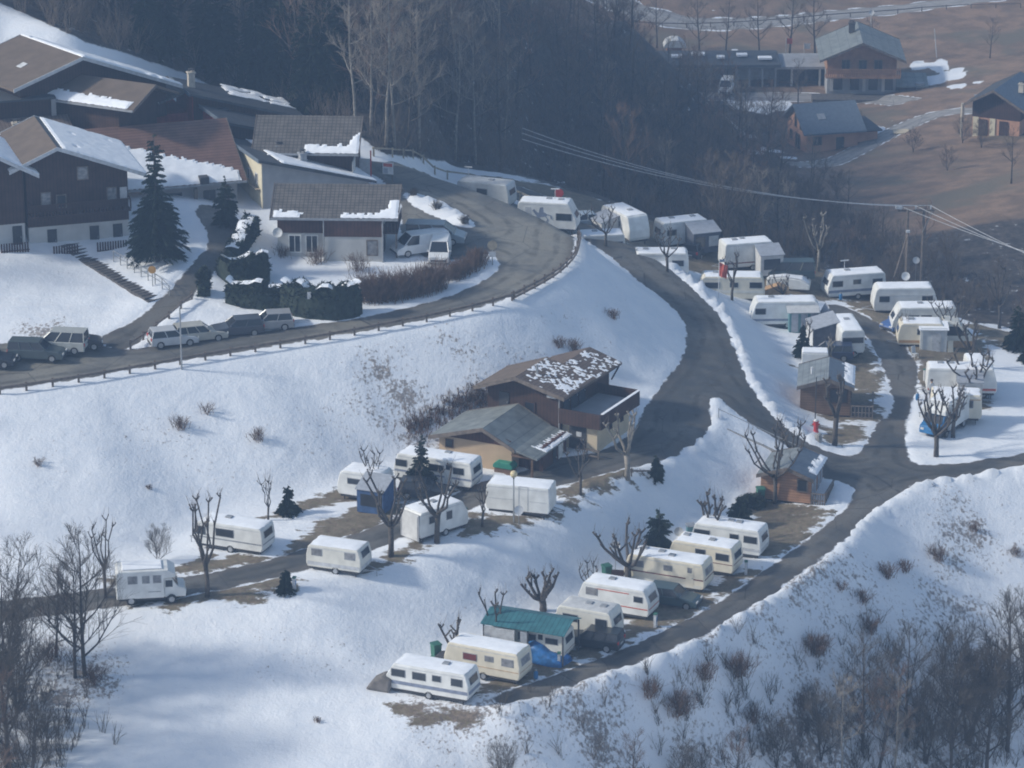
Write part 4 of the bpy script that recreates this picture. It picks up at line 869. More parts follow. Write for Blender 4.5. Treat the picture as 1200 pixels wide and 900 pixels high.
CV[7] = caravan('cream caravan with a brown waist line, second from the far end of the lower row', (795, 660), (859, 673), L=5.3, rz=-24, col='cream', sl=.4, sr=.15, wins=[(.5, .75, 1.75, .5), (.83, 1.0)], stripe='maroon', stripe_z=(1.08, 1.13), hatch=((-.3, .3), (.1, .1)))
CV[8] = caravan('white caravan with a grey lower panel at the upper end of the lower row', (822, 640), (891, 652), L=5.6, rz=-22, sl=.3, sr=.15, wins=[(.16, 1.2), (.62, .65), (.85, 1.0)], stripe='lgrey', stripe_z=(.72, .95), hatch=((.0, .3), (.12, .2)))
# left terrace
CV[9] = caravan('white caravan with a blue tent at the foot of the snow bank', (417, 578), (450, 586), L=3.9, rz=-22, sl=.2, sr=.2, wins=[(.45, 1.7, 1.6, .4)], endw='', hatch=(), top=2.45, ro=.3)
awning('blue and grey tent awning beside a white caravan under the snow bank', CV[9], .6, 2.8, 1.9, 1.9, 2.6, 'awn', 'bluecanvas')
CV[10] = caravan('white caravan with grey stripe half hidden by the dark spruce beside the garage', (478, 557), (553, 572), L=6.6, rz=-23, sl=.3, sr=.1, wins=[(.1, .9), (.55, 1.25), (.83, .85)], stripe='stripeg', stripe_z=(.95, 1.1), hatch=((.1, .5),), door_x=.7)
CV[11] = caravan('white caravan turned end on with a white front tent behind a pollarded tree', (492, 632), (531, 617), L=4.8, rz=42, anchor='a', sl=.1, sr=.5, wins=[(.25, .5), (.6, .5, 1.6, .6)], endw='', hatch=((.0, .2), (-.2, .2)), hitch='r')
e = MB().box((-2.44, 0, 1.25), (.06, 2.0, 2.1)).build('front_tent', M_['awnl'], CV[11])
for y in (-.95, .95): MB().box((-2.485, y*.96, 1.2), (.03, .06, 1.9)).build('zip', M_['grey'], e)
CV[12] = caravan('plain white windowless box trailer caravan beside the street lamp', (578, 595), (644, 603), L=5.0, rz=-15, sl=.08, sr=.05, ro=.12, wins=[], endw='', hatch=(), top=2.55, hitch='r', low=None)
o = CV[12]
for dx in (-.35, .35): MB().box((.45+dx, -1.085, 1.5), (.03, .02, 1.9)).build('door_frame', M_['lgrey'], o)
MB().box((.45, -1.085, 2.46), (.7, .02, .03)).build('door_frame', M_['lgrey'], o); MB().box((-1.2, -1.085, 1.35), (2.0, .02, .03)).build('panel_seam', M_['lgrey'], o); MB().box((1.6, -1.085, 1.3), (1.3, .02, .03)).build('panel_seam', M_['lgrey'], o)
CV[13] = caravan('low white caravan behind the tall pollard on the left terrace', (236, 636), (308, 648), L=5.6, rz=-22, sl=.3, sr=.1, wins=[(.1, .7, 1.5, .6), (.45, 1.4, 1.55, .55)], stripe='grey', stripe_z=(.95, 1.05), hatch=((-.1, .3),), top=2.3)
CV[14] = caravan('small off white caravan beside the lane on the left terrace', (367, 660), (423, 672), L=4.3, rz=-20, col='offwhite', sl=.15, sr=.15, wins=[(.2, .75, 1.6, .45, 'glassl'), (.8, .75, 1.6, .45, 'glassl')], stripe='lgrey', stripe_z=(.6, .85), hatch=(), top=2.2, hitch='r')
# upper field
CV[15] = caravan('grey caravan behind the timber rail at the top of the bend', (540, 222), (596, 243), z0=8.5, L=5.4, rz=-22, col='greywhite', sl=.2, sr=.2, wins=[(.5, 1.0)], hatch=((.1, 0),), snow_m='awnl', top=2.6, ant=-.35)
CV[16] = caravan('white motor caravan with a dark rider picture on its side behind the rail', (612, 262), (676, 270), z0=8.0, L=5.6, rz=-10, sl=.1, sr=.7, ro=.25, wins=[(.78, 1.4, 1.6, .6)], hatch=((.0, .2), (.2, .1)), top=3.0, hitch=None, ant=.1)
m = MB()   # dark silhouettes of a rider on a trotting horse, with curled flourish
def curve(m, pts, r): m.tube([(a, -1.09, b) for a, b in pts], r, 5)
y0 = -1.085
m.add([(-.9, y0, 1.9), (-.2, y0, 1.95), (.1, y0, 1.75), (-.1, y0, 1.55), (-.8, y0, 1.5), (-1.05, y0, 1.7)], [(0, 5, 4, 3, 2, 1)])
m.add([(-1.05, y0-.004, 1.7), (-1.35, y0-.004, 2.1), (-1.2, y0-.004, 2.25), (-.85, y0-.004, 1.9)], [(0, 3, 2, 1)]); m.add([(-.75, y0-.004, 1.9), (-.65, y0-.004, 2.4), (-.35, y0-.004, 2.45), (-.3, y0-.004, 1.9)], [(0, 3, 2, 1)])
curve(m, [(-.9, 1.6), (-1.1, 1.3), (-1.0, 1.05)], .04); curve(m, [(-.75, 1.55), (-.7, 1.25), (-.85, 1.0)], .04); curve(m, [(-.15, 1.6), (.1, 1.3), (-.05, 1.05)], .04); curve(m, [(.05, 1.75), (.35, 1.7), (.4, 1.35)], .04)
m.build('picture', M_['stripeg'], CV[16])
MB().box((-1.75, -1.085, 1.55), (.5, .02, 1.7)).build('door', M_['lgrey'], CV[16])
CV[17] = caravan('white caravan with a tall rounded blue grey end beside a small tent', (704, 264), (738, 284), z0=6.0, L=5.6, rz=-62, sl=.2, sr=.35, ro=.4, wins=[(.6, .7)], endw='', hatch=((.1, .2),), top=2.85)
awning('small grey tent awning with pale sides beside the silver blue car', CV[17], -1.6, .8, 1.8, 2.0, 2.5, 'awn', 'awnl')
CV[18] = caravan('low white caravan sunk behind the snow berm below the small tent', (676, 292), (733, 300), z0=5.4, L=5.4, rz=8, sl=.4, sr=.1, wins=[(.6, .5, 1.6, .35), (.9, .5, 1.6, .35)], hatch=((.0, .2),), top=2.6)
CV[19] = caravan('white caravan with a grey tent along its side in front of the dark wood', (775, 289), (836, 286), z0=4.5, L=5.2, rz=20, sl=.15, sr=.5, wins=[(.2, .9)], endw='l', hatch=((-.2, .3), (.2, .2)), top=2.75, anchor='a')
awning('grey tent awning with pale panels beside the dark off road car', CV[19], -.2, 2.5, 2.0, 2.0, 2.55, 'awn', 'awnd')
CV[20] = caravan('white caravan with rounded nose and two side windows behind the snow berm', (750, 322), (807, 324), z0=4.4, L=5.6, rz=0, sl=.7, sr=.05, ro=.3, wins=[(.35, .8), (.82, 1.0)], endw='', hatch=((-.2, .2), (.25, .3)), top=2.7)
CV[21] = caravan('white caravan with red tail lamps and a big grey tent beside the dark green van', (849, 315), (914, 316), z0=3.5, L=5.2, rz=14, sl=.05, sr=.5, wins=[(.2, .0001)], endw='', hatch=((-.25, .2), (-.1, .4)), top=2.85, stripe='maroon', stripe_z=(.8, .9), anchor='a')
awning('big grey tent awning with a pale side behind the cream caravan', CV[21], .3, 2.5, 1.8, 2.0, 2.6, 'awn', 'awnl')
CV[22] = caravan('cream and beige caravan behind the flagpole', (825, 347), (896, 351), z0=2.6, L=6.0, rz=-2, col='cream', sl=.25, sr=.15, ro=.3, wins=[(.2, 1.3, 1.7, .5), (.53, .7, 1.75, .4), (.86, 1.1, 1.75, .5)], hatch=((-.25, .2),), top=2.6, stripe='offwhite', stripe_z=(1.0, 1.25))
CV[24] = caravan('white caravan with a red round emblem and grey lower stripe beside the teal shed', (888, 379), (962, 380), z0=1.9, L=6.3, rz=2, sl=.35, sr=.3, ro=.3, wins=[(.13, .9)], endw='', hatch=((-.2, .3),), top=2.65, stripe='stripeg', stripe_z=(.75, .95))
MB().cyl((-2.95, -.45, 1.15), .22, .06, 'x').build('emblem', M_['redstripe'], CV[24])
CV[25] = caravan('white caravan with three side windows and a blue grey stripe at the wood edge', (977, 348), (1038, 344), z0=1.2, L=5.7, rz=13, sl=.4, sr=.1, wins=[(.17, .95), (.5, .7, 1.75, .4), (.85, .9)], endw='l', hatch=((-.1, .2),), stripe='stripeg', stripe_z=(.8, 1.05), top=2.6, ant=-.15)
CV[26] = caravan('white caravan with rounded roof edge and a white dish at its back', (1032, 363), (1098, 364), z0=.9, L=5.9, rz=2, sl=.2, sr=.3, ro=.35, wins=[(.17, .9, 1.55, .5), (.84, .95, 1.55, .5)], endw='', hatch=(), top=2.7, stripe='lgrey', stripe_z=(1.85, 1.9))
dish(CV[26], (.3, 1.3, 3.0), .4)
CV[27] = caravan('white caravan with a sloped nose and paired dark windows', (1063, 387), (1122, 388), z0=.9, L=6.0, rz=2, sl=.6, sr=.1, ro=.3, wins=[(.33, .9), (.52, .9)], endw='l', hatch=((-.05, .2),), top=2.75)
CV[28] = caravan('small cream caravan behind a white box shed', (1074, 404), (1108, 405), z0=.9, L=4.3, rz=-2, col='cream', sl=.2, sr=.2, ro=.3, wins=[(.5, .8)], endw='l', hatch=((-.2, .2),), top=2.5, stripe='tan', stripe_z=(.6, .85))
CV[29] = caravan('white caravan seen end on beside the dark blue car', (981, 414), (1013, 414), z0=1.45, L=2.15, rz=6, sl=.05, sr=.05, wins=[], endw='', w=5.0, top=2.65, ro=.25, hatch=((0, .6),), hitch=None)
o = CV[29]; g = MB().box((0, -2.53, 1.62), (1.9, .04, .55)).build('window', M_['grey'], o, bevel=.015); MB().box((0, -2.555, 1.62), (1.8, .03, .46)).build('pane', M_['glass'], g); MB().tube([(-.5, -2.5, .42), (0, -3.4, .42), (.5, -2.5, .42)], .04, 5).build('hitch', M_['grey'], o)
a = awning('dark grey tent awning open beside the end on white caravan', CV[29], -1.1, 1.1, .1) if False else None
CV[30] = caravan('wide white caravan with a grey tent across its front beside the lane', (1088, 458), (1168, 462), z0=1.0, L=6.0, rz=-3, sl=.08, sr=.3, wins=[], endw='', hatch=((-.3, .4), (-.15, .4)), top=2.7, stripe='redstripe', stripe_z=(.65, .85))
awning('grey tent awning with a pale framed front beside the standing person', CV[30], -.5, 1.6, 1.7, 2.0, 2.55, 'awn', 'awnl')
CV[31] = caravan('square cream caravan behind the blue fronted camper', (1097, 490), (1150, 492), z0=1.15, L=4.3, rz=-6, col='cream', sl=.1, sr=.1, ro=.15, wins=[(.75, .6, 1.7, .6)], endw='', hatch=((.1, .2),), top=2.6, stripe='tan', stripe_z=(2.05, 2.12))
CV[33] = caravan('white caravan with a sloped end at the right edge of the wide tent', (1140, 462), (1166, 462), z0=.85, L=2.3, rz=0, w=4.6, sl=.1, sr=.5, wins=[], endw='r', hatch=(), top=2.7, hitch=None)
MB().box((0, -2.32, .75), (1.6, .04, .14)).build('tail_panel', M_['redstripe'], CV[33])
# small trailer tent deep in snow, sheds
t = CV[22]
g = Vector(W(925, 344, 2.1)); t = empty('trailer', (g.x, g.y+1.2, 2.1), R(-8), 'low folded trailer buried under a smooth cover of snow', 'trailer')
MB().prism([(-2.0, .3), (2.0, .3), (2.05, .8), (1.2, 1.25), (-.4, 1.45), (-2.0, 1.3)], -1, 1).build('body', M_['white'], t, bevel=.1); MB().prism([(-1.9, 1.32), (-.4, 1.47), (1.2, 1.27), (1.95, .9), (1.3, 1.4), (-.4, 1.62), (-1.7, 1.5)], -.9, .9).build('snow_cover', M_['snow'], t, bevel=.05)
for sy in (-1, 1): MB().cyl((0, sy*.9, .28), .28, .18).build('wheel', M_['rubber'], t)
g = Vector(W(908, 349, 2.2)); t = empty('tent', (g.x, g.y, 2.2), R(-10), 'small tan canvas tent in front of the snow covered trailer', 'tent')
MB().prism([(-1.2, 0), (1.3, 0), (1.2, .9), (.3, 1.35), (-1.2, .75)], -.7, .7).build('canvas', M_['tan'], t)
g = Vector(W(942, 389, 1.75)); t = empty('shed', (g.x, g.y+.5, 1.75), R(2), 'teal panelled tent shed with a pale roof beside the red emblem caravan', 'shed')
MB().bx(-1.4, 1.2, -.9, .9, 0, 2.0).build('wall', M_['tealp'], t); MB().slab([(-1.6, -1.1, 2.0), (1.3, -1.1, 2.0), (1.3, 1.0, 2.6), (-1.6, 1.0, 2.6)], .06).build('roof', M_['awnl'], t)
for k in range(3): MB().box((-.9+k*.85, -.92, 1.0), (.6, .03, 1.7)).build('wall_panel', M_['awn'], t)
g = Vector(W(970, 388, 1.6)); t = empty('tent', (g.x, g.y+.9, 1.6), R(6), 'pointed pale grey tent between the teal shed and the lane', 'tent')
MB().prism([(-1.2, 0), (1.3, 0), (.0, 2.2)], -.9, .9).build('canvas', M_['awn'], t)
g = Vector(W(1094, 412, .85)); t = empty('shed', (g.x, g.y+.6, .85), R(-2), 'white box shed with a snowy roof in front of the small cream caravan', 'shed')
MB().bx(-1.2, 1.15, -.8, .8, 0, 2.2).build('wall', M_['greywhite'], t); MB().slab([(-1.35, -.95, 2.15), (1.3, -.95, 2.15), (1.3, .95, 2.4), (-1.35, .95, 2.4)], .08).build('roof', M_['snow'], t); MB().bx(-1.22, -1.0, -.86, -.805, 0, 2.1).build('corner_post', M_['white'], t); door(t, (.2, -.8, 0), .8, 1.9, '-y', 'lgrey')
g = Vector(W(1119, 408, .8)); t = empty('awning', (g.x, g.y+1.2, .8), R(-2), 'low sloping tent with a beige skirt on the right of the white box shed', 'awning')
MB().prism([(-1.0, 0), (1.7, 0), (1.6, .7), (.4, 2.2), (-1.0, 2.35)], -1.1, 1.1).build('canvas', M_['offwhite'], t); MB().prism([(-.9, 1.15), (1.05, 1.15), (.3, 2.0), (-.9, 2.0)], -1.13, -1.105).build('canvas_window', M_['glass'], t); MB().bx(-1.0, 1.72, -1.12, -1.105, .0, .65).build('skirt', M_['tan'], t)
g = Vector(W(1113, 412, .8)); t = empty('panel', (g.x, g.y-.3, .8), R(10), 'pale board leaning by the low sloping tent', 'board'); MB().box((0, 0, .55), (.5, .08, 1.1), rx=R(-12)).build('board', M_['cream'], t)
# tent of the end on caravan
g = Vector(W(968, 410, 1.45)); t = empty('awning', (g.x, g.y+1.6, 1.45), R(6), 'dark open tent with a grey roof left of the end on white caravan', 'awning')
MB().slab([(-1.5, -1.7, 1.9), (1.0, -1.7, 2.6), (1.0, 1.7, 2.6), (-1.5, 1.7, 1.9)], .05).build('canvas_roof', M_['awn'], t); MB().bx(-1.4, -1.35, -1.6, 1.6, 0, 1.84).build('canvas_wall', M_['awnl'], t); MB().prism([(-1.3, 0), (.95, 0), (.95, 2.45), (-1.3, 1.8)], -1.5, -1.45).build('canvas_front', M_['awnd'], t); MB().prism([(-1.3, 0), (.95, 0), (.95, 2.45), (-1.3, 1.8)], 1.5, 1.55).build('canvas_back', M_['awnd'], t)

# ------------------------------------------------------------------ cars
PAINT = {}
def paint(c):
    if c not in PAINT: PAINT[c] = mat('car paint %d' % len(PAINT), c, .28, .06, 2, spec=.6)
    return PAINT[c]
def car(label, A, B, col, kind='hatch', z0=None, L=None, rz=None, face='r', name='parked_car', snow=False, group='cars parked in the village and the campsite', w=1.74, anchor='b', cat='car'):
    b, ang, L, z0 = line_place(A, B, z0, L, rz)
    if anchor == 'a': b = Vector(W(*A, z0))+Vector((math.cos(ang), math.sin(ang), 0))*L
    c = b-Vector((math.cos(ang), math.sin(ang), 0))*L/2+Vector((-math.sin(ang), math.cos(ang), 0))*w/2
    t = empty(name, (c.x, c.y, z0+.03), ang+(math.pi if face == 'l' else 0), label, cat, group)
    h = L/2
    # side profile in units: lower body to belt, then cabin
    K = {'hatch': (1.46, .92, [-.48, .16, -.44, .02], .30), 'wagon': (1.46, .92, [-.49, .18, -.46, .04], .30), 'suv': (1.6, .98, [-.49, .2, -.47, .06], .32), 'mpv': (1.82, 1.02, [-.49, .33, -.48, .14], .20), 'van': (1.85, 1.05, [-.5, .36, -.495, .2], .16), 'sedan': (1.42, .92, [-.34, .2, -.22, .05], .30)}[kind]
    H_, bz, cb, hood = K
    P = paint(col); hw = w/2
    pr = [(-h+.03, .25), (-h, .45), (-h+.02, bz-.12), (-h+.1, bz), (cb[1]*L, bz), (h-.35, bz-.16), (h-.06, bz-.3), (h, .5), (h-.05, .25)]
    MB().prism(pr, -hw, hw).build('body', P, t, bevel=.06)
    # cabin loft
    q = [(cb[0]*L, -hw+.05, bz-.01), (cb[1]*L, -hw+.05, bz-.01), (cb[1]*L, hw-.05, bz-.01), (cb[0]*L, hw-.05, bz-.01), (cb[2]*L, -hw+.2, H_-.05), (cb[3]*L, -hw+.2, H_-.05), (cb[3]*L, hw-.2, H_-.05), (cb[2]*L, hw-.2, H_-.05)]
    MB().add(q, [(0,3,2,1),(4,5,6,7),(0,1,5,4),(1,2,6,5),(2,3,7,6),(3,0,4,7)]).build('windows', M_['glass'], t)
    MB().slab([(cb[2]*L-.04, -hw+.17, H_), (cb[3]*L+.05, -hw+.17, H_), (cb[3]*L+.05, hw-.17, H_), (cb[2]*L-.04, hw-.17, H_)], .06).build('roof', P if not snow else M_['snow'], t, bevel=.02)
    for f0 in ((0, 4), (3, 7), (1, 5), (2, 6)): MB().tube([Vector(q[f0[0]])*1.004, Vector(q[f0[1]])*1.004], .045, 4).build('pillar', P, t)
    nmid = 2 if kind in ('mpv', 'wagon', 'suv') else 1
    for k in range(nmid):
        fx = (k+1)/(nmid+1)
        xb, xt = cb[0]*L+(cb[1]-cb[0])*L*fx, cb[2]*L+(cb[3]-cb[2])*L*fx
        for s in (-1, 1): MB().tube([(xb, s*(hw-.045), bz), (xt, s*(hw-.195), H_-.05)], .04 if kind != 'van' else .09, 4).build('pillar', P, t)
    if kind == 'van':
        for s in (-1, 1):
            MB().add([(cb[0]*L, s*(hw-.045), bz), (.08*L, s*(hw-.045), bz), (.06*L, s*(hw-.19), H_-.05), (cb[2]*L, s*(hw-.19), H_-.05)], [(0,1,2,3)]).build('side_panel', P, t)
    for sx in (-.31, .30):
        for s in (-1, 1):
            o = MB().cyl((sx*L, s*(hw-.09), .32), .32, .2).build('wheel', M_['rubber'], t); MB().cyl((sx*L, s*(hw+.013), .32), .2, .03).build('rim', M_['rim'], o)
    for s in (-1, 1):
        MB().box((h-.03, s*(hw-.3), .66), (.1, .36, .14)).build('headlight', M_['signw'], t, bevel=.03); MB().box((-h+.03, s*(hw-.14), .82), (.1, .2, .26)).build('tail_light', M_['red'], t, bevel=.03)
        MB().box((cb[1]*L-.15, s*(hw+.08), bz+.06), (.12, .16, .12)).build('mirror', P, t)
    MB().box((-h-.005, 0, .6), (.02, .5, .11)).build('number_plate', M_['signw'], t)
    MB().box((h-.02, 0, .42), (.08, w*.8, .16)).build('bumper', M_['dark'], t); MB().box((-h+.02, 0, .4), (.08, w*.86, .18)).build('bumper', M_['dark'], t)
    return t
car('dark car cut off by the left picture edge', (-36, 430), (17, 433), (.025, .03, .04), 'hatch', z0=10.8, L=4.0, rz=-3)
car('grey green off road car at the left beside the snow slope', (16, 421), (74, 426), (.07, .09, .095), 'suv', z0=10.85, L=4.5, rz=-6, face='r')
car('silver people carrier parked behind the grey green car', (50, 412), (99, 417), (.42, .43, .41), 'mpv', z0=11.0, L=4.3, rz=-8, face='l')
car('black car with its rear beside the silver people carrier', (92, 415), (121, 411), (.03, .032, .04), 'hatch', z0=11.0, L=3.6, rz=8)
car('silver hatchback at the lamp pole with its tail to the left', (178, 411), (212, 406), (.5, .51, .53), 'hatch', z0=10.95, L=3.9, rz=18, anchor='a')
car('pale beige silver estate car behind the lamp pole', (207, 406), (247, 400), (.42, .40, .35), 'wagon', z0=11.0, L=4.3, rz=18, anchor='a')
car('dark grey car between the pale estate car and the hedge', (247, 399), (290, 394), (.06, .065, .08), 'hatch', z0=11.1, L=4.4, rz=14, anchor='a', face='l')
car('grey car half hidden by the clipped hedge', (287, 391), (328, 388), (.3, .3, .31), 'hatch', z0=11.3, L=4.0, rz=10, anchor='a', face='l')
car('small white van with a black windscreen beside the round sign', (526, 312), (536, 292), (.72, .72, .72), 'van', z0=12.5, L=3.6, rz=87, anchor='a', face='l', cat='van', name='parked_van')
car('white delivery van behind the low brown hedge', (466, 304), (508, 299), (.68, .7, .72), 'van', z0=12.6, L=4.8, rz=24, anchor='a', face='l', w=1.9, cat='van', name='parked_van')
t = car('long blue grey minibus behind the white delivery van', (474, 287), (522, 287), (.24, .29, .33), 'mpv', z0=12.9, L=5.2, rz=-6, anchor='a', w=1.95, cat='minibus', name='minibus')
car('dark green estate car beside the long cream caravan', (775, 711), (816, 718), (.045, .075, .085), 'hatch', z0=.1, L=3.9, rz=-20)
car('black estate car parked across the grey white caravan', (677, 757), (724, 768), (.02, .025, .03), 'wagon', z0=0, L=4.5, rz=-20, face='l')
car('dark blue car with snow on its bonnet below the dark tent', (951, 421), (1000, 425), (.03, .045, .09), 'wagon', z0=1.5, L=4.4, rz=-3, face='l')
car('dark green van parked at the wood edge', (903, 327), (955, 330), (.03, .055, .06), 'mpv', z0=2.9, L=4.9, rz=2, face='l')
car('dark off road car showing its rear between two tents', (818, 308), (837, 309), (.05, .06, .08), 'suv', z0=3.9, L=4.2, rz=64, anchor='a', face='r')
car('silver blue car in front of the rider motor caravan', (659, 271), (694, 268), (.33, .39, .45), 'sedan', z0=6.9, L=4.3, rz=12, anchor='a', face='l')
car('bright blue car nosing out between two caravans', (1046, 393), (1058, 389), (.06, .12, .3), 'hatch', z0=1, L=3.6, rz=40, anchor='a', face='l')
car('dark car behind the pollard on the left terrace', (486, 583), (525, 589), (.03, .035, .045), 'hatch', z0=4.1, L=3.9, rz=-8)
# covered car
g = Vector(W(636, 778, 0)); t = empty('covered_car', (g.x-.1, g.y+1.0, 0), R(-32), 'car hidden under a crumpled bright blue tarpaulin', 'covered car')
m = MB(); n, k = 22, 14
for i in range(n+1):
    for j in range(k+1):
        a = i/n; x = -2.1+4.2*a; th = math.pi*j/k
        hh = (.75+.75*math.exp(-((a-.42)/.26)**2))*(1-.55*abs(2*a-1)**5); ww = 1.05*(1-.25*abs(2*a-1)**4)
        r = 1+.09*noise.noise(Vector((x*1.7, th*2.2, 0)))+.05*noise.noise(Vector((x*5, th*4, 7)))
        c_, s_ = math.cos(th), math.sin(th); c_ = math.copysign(abs(c_)**.55, c_); s_ = s_**.6
        m.v.append((x*r, ww*c_*r, hh*s_*r))
for i in range(n):
    for j in range(k): m.f.append((i*(k+1)+j, (i+1)*(k+1)+j, (i+1)*(k+1)+j+1, i*(k+1)+j+1)); m.m.append(0)
m.f.append(tuple(range(k+1))); m.f.append(tuple(n*(k+1)+j for j in range(k+1))[::-1]); m.m += [0, 0]
m.build('tarpaulin', M_['bluetarp'], t, smooth=True)
# coachbuilt motor homes
def motorhome(label, A, B, z0, L, rz, front, nose='white', anchor='a', face='r', wins=((-.25, .6), (-.05, .45), (.12, .5)), top=2.9):
    b = Vector(W(*A, z0))+Vector((math.cos(R(rz)), math.sin(R(rz)), 0))*L; w = 2.2
    c = b-Vector((math.cos(R(rz)), math.sin(R(rz)), 0))*L/2+Vector((-math.sin(R(rz)), math.cos(R(rz)), 0))*w/2
    t = empty('motorhome', (c.x, c.y, z0), R(rz)+(math.pi if face == 'l' else 0), label, 'motorhome'); h = L/2
    MB().prism([(-h, .5), (-h, top-.15), (-h+.15, top), (h-1.0, top), (h-.45, top-.35), (h-.5, 2.0), (h-1.3, 1.95), (h-1.3, .5)], -w/2, w/2).build('body', M_['white'], t, bevel=.07)
    MB().prism([(h-1.29, .45), (h-1.29, 1.9), (h-.75, 1.88), (h-.35, 1.25), (h+.15, 1.1), (h+.25, .8), (h+.22, .45)], -.93, .93).build('cab', M_[nose], t, bevel=.06)
    MB().add([(h-.745, -.8, 1.84), (h-.745, .8, 1.84), (h-.335, .84, 1.27), (h-.335, -.84, 1.27)], [(0, 3, 2, 1)]).build('windscreen', M_['glass'], t, loc=(.02, 0, .03))
    for s in (-1, 1):
        MB().box((h-.95, s*.94, 1.5), (.5, .03, .5)).build('cab_window', M_['glass'], t); MB().box((h+.22, s*.65, .85), (.08, .3, .18)).build('headlight', M_['signw'], t)
        for fx, ww in wins:
            o = MB().box((fx*L, s*(w/2+.012), 1.95), (ww+.1, .03, .6)).build('window', M_['grey'], t, bevel=.012); MB().box((fx*L, s*(w/2+.03), 1.95), (ww, .02, .5)).build('pane', M_['glassl'], o)
        for sx in (-.28, .33):
            o = MB().cyl((sx*L, s*.98, .34), .34, .22).build('wheel', M_['rubber'], t); MB().cyl((sx*L, s*1.1, .34), .2, .03).build('rim', M_['rim'], o)
    MB().box((-.1*L, 0, top+.06), (L*.6, 1.7, .1)).build('roof_snow', M_['snow'], t, bevel=.04); MB().bx(-h+.2, h-.3, -.9, .9, .3, .445).build('chassis', M_['dark'], t)
    MB().box((h-2.0, -w/2-.012, 1.0), (.9, .02, .05)).build('stripe', M_['grey'], t); MB().box((-h-.01, 0, 1.9), (.03, 1.2, .5)).build('rear_window', M_['glass'], t)
    return t
motorhome('white motorhome on the left terrace facing the lane', (137, 711), None, 3.0, 4.7, 8, 'r', top=2.6)
t = motorhome('white alcove camper with a bright blue bonnet on the snow at right', (1104, 517), None, 1.1, 5.2, 57, 'l', nose='blue', face='l', wins=((-.2, .6),), top=2.75)
# tow-behind tarpaulin bundle left of the lowest caravan
g = G(445, 806); t = empty('covered_bundle', g, R(-17), 'grey brown tarpaulin bundle left of the lowest white caravan', 'bundle')
MB().prism([(-.9, 0), (.9, -.1), (1.0, .9), (.35, 1.15), (-.4, .7)], -.6, .6).build('tarpaulin', mat('grey brown tarpaulin', (.16, .145, .135), .85, .25, 2), t, bevel=.15)
# ------------------------------------------------------------------ trees
M_['bark'] = mat('grey bark', (.08, .07, .064), .9, .3, 4); M_['barkd'] = mat('dark bark', (.07, .06, .055), .9, .3, 4); M_['barkp'] = mat('pale birch bark', (.24, .215, .185), .85, .3, 3)
M_['twig'] = mat('grey brown twigs', (.165, .13, .105), .95, .3, .8, world=True); M_['twigd'] = mat('dark fine twigs', (.10, .085, .072), .95, .3, .8, world=True); M_['twigr'] = mat('reddish brown twigs', (.20, .13, .10), .95, .3, .6, world=True); M_['twigp'] = mat('pale grey twigs', (.27, .23, .19), .95, .25, .6, world=True)
M_['needle'] = mat('spruce needles', (.020, .034, .022), .9, .35, 3); M_['hedge'] = mat('clipped hedge leaves', (.025, .036, .024), .9, .4, 2.5); M_['brush'] = mat('brown dry brush', (.15, .095, .07), .95, .35, 1.5)
class Seg:
    """many thin tapered 3-sided twigs in one numpy mesh"""
    def __init__(s): s.p = []
    def add(s, a, b, ra, rb): s.p.append((a[0], a[1], a[2], b[0], b[1], b[2], ra, rb))
    def build(s, name, m, parent=None, sides=3, loc=None):
        P = np.array(s.p); A, B, ra, rb = P[:, :3], P[:, 3:6], P[:, 6:7], P[:, 7:8]
        d = B-A; d /= np.linalg.norm(d, axis=1)[:, None]+1e-9
        ref = np.where(np.abs(d[:, 2:3]) < .9, [[0, 0, 1.]], [[1., 0, 0]]); u = np.cross(d, ref); u /= np.linalg.norm(u, axis=1)[:, None]; w = np.cross(d, u)
        n = len(P); vs = np.zeros((n, 2*sides, 3))
        for k in range(sides):
            t = 2*math.pi*k/sides; o = u*math.cos(t)+w*math.sin(t); vs[:, k] = A+o*ra; vs[:, sides+k] = B+o*rb
        f = np.array([[k, (k+1) % sides, sides+(k+1) % sides, sides+k] for k in range(sides)])
        F = (np.arange(n)[:, None, None]*2*sides+f[None]).reshape(-1, 4)
        me = bpy.data.meshes.new(name); me.vertices.add(n*2*sides); me.vertices.foreach_set('co', vs.ravel())
        me.loops.add(F.size); me.loops.foreach_set('vertex_index', F.ravel()); me.polygons.add(len(F)); me.polygons.foreach_set('loop_start', np.arange(0, F.size, 4)); me.polygons.foreach_set('loop_total', np.full(len(F), 4))
        me.update(calc_edges=True); me.materials.append(m)
        o = bpy.data.objects.new(name, me); COL.objects.link(o)
        if parent is not None: o.parent = parent
        if loc is not None: o.location = loc
        return o
def rot_about(d, ang, az):
    d = Vector(d).normalized(); a = d.orthogonal().normalized(); a = Matrix.Rotation(az, 3, d) @ a
    return (Matrix.Rotation(ang, 3, a) @ d).normalized()
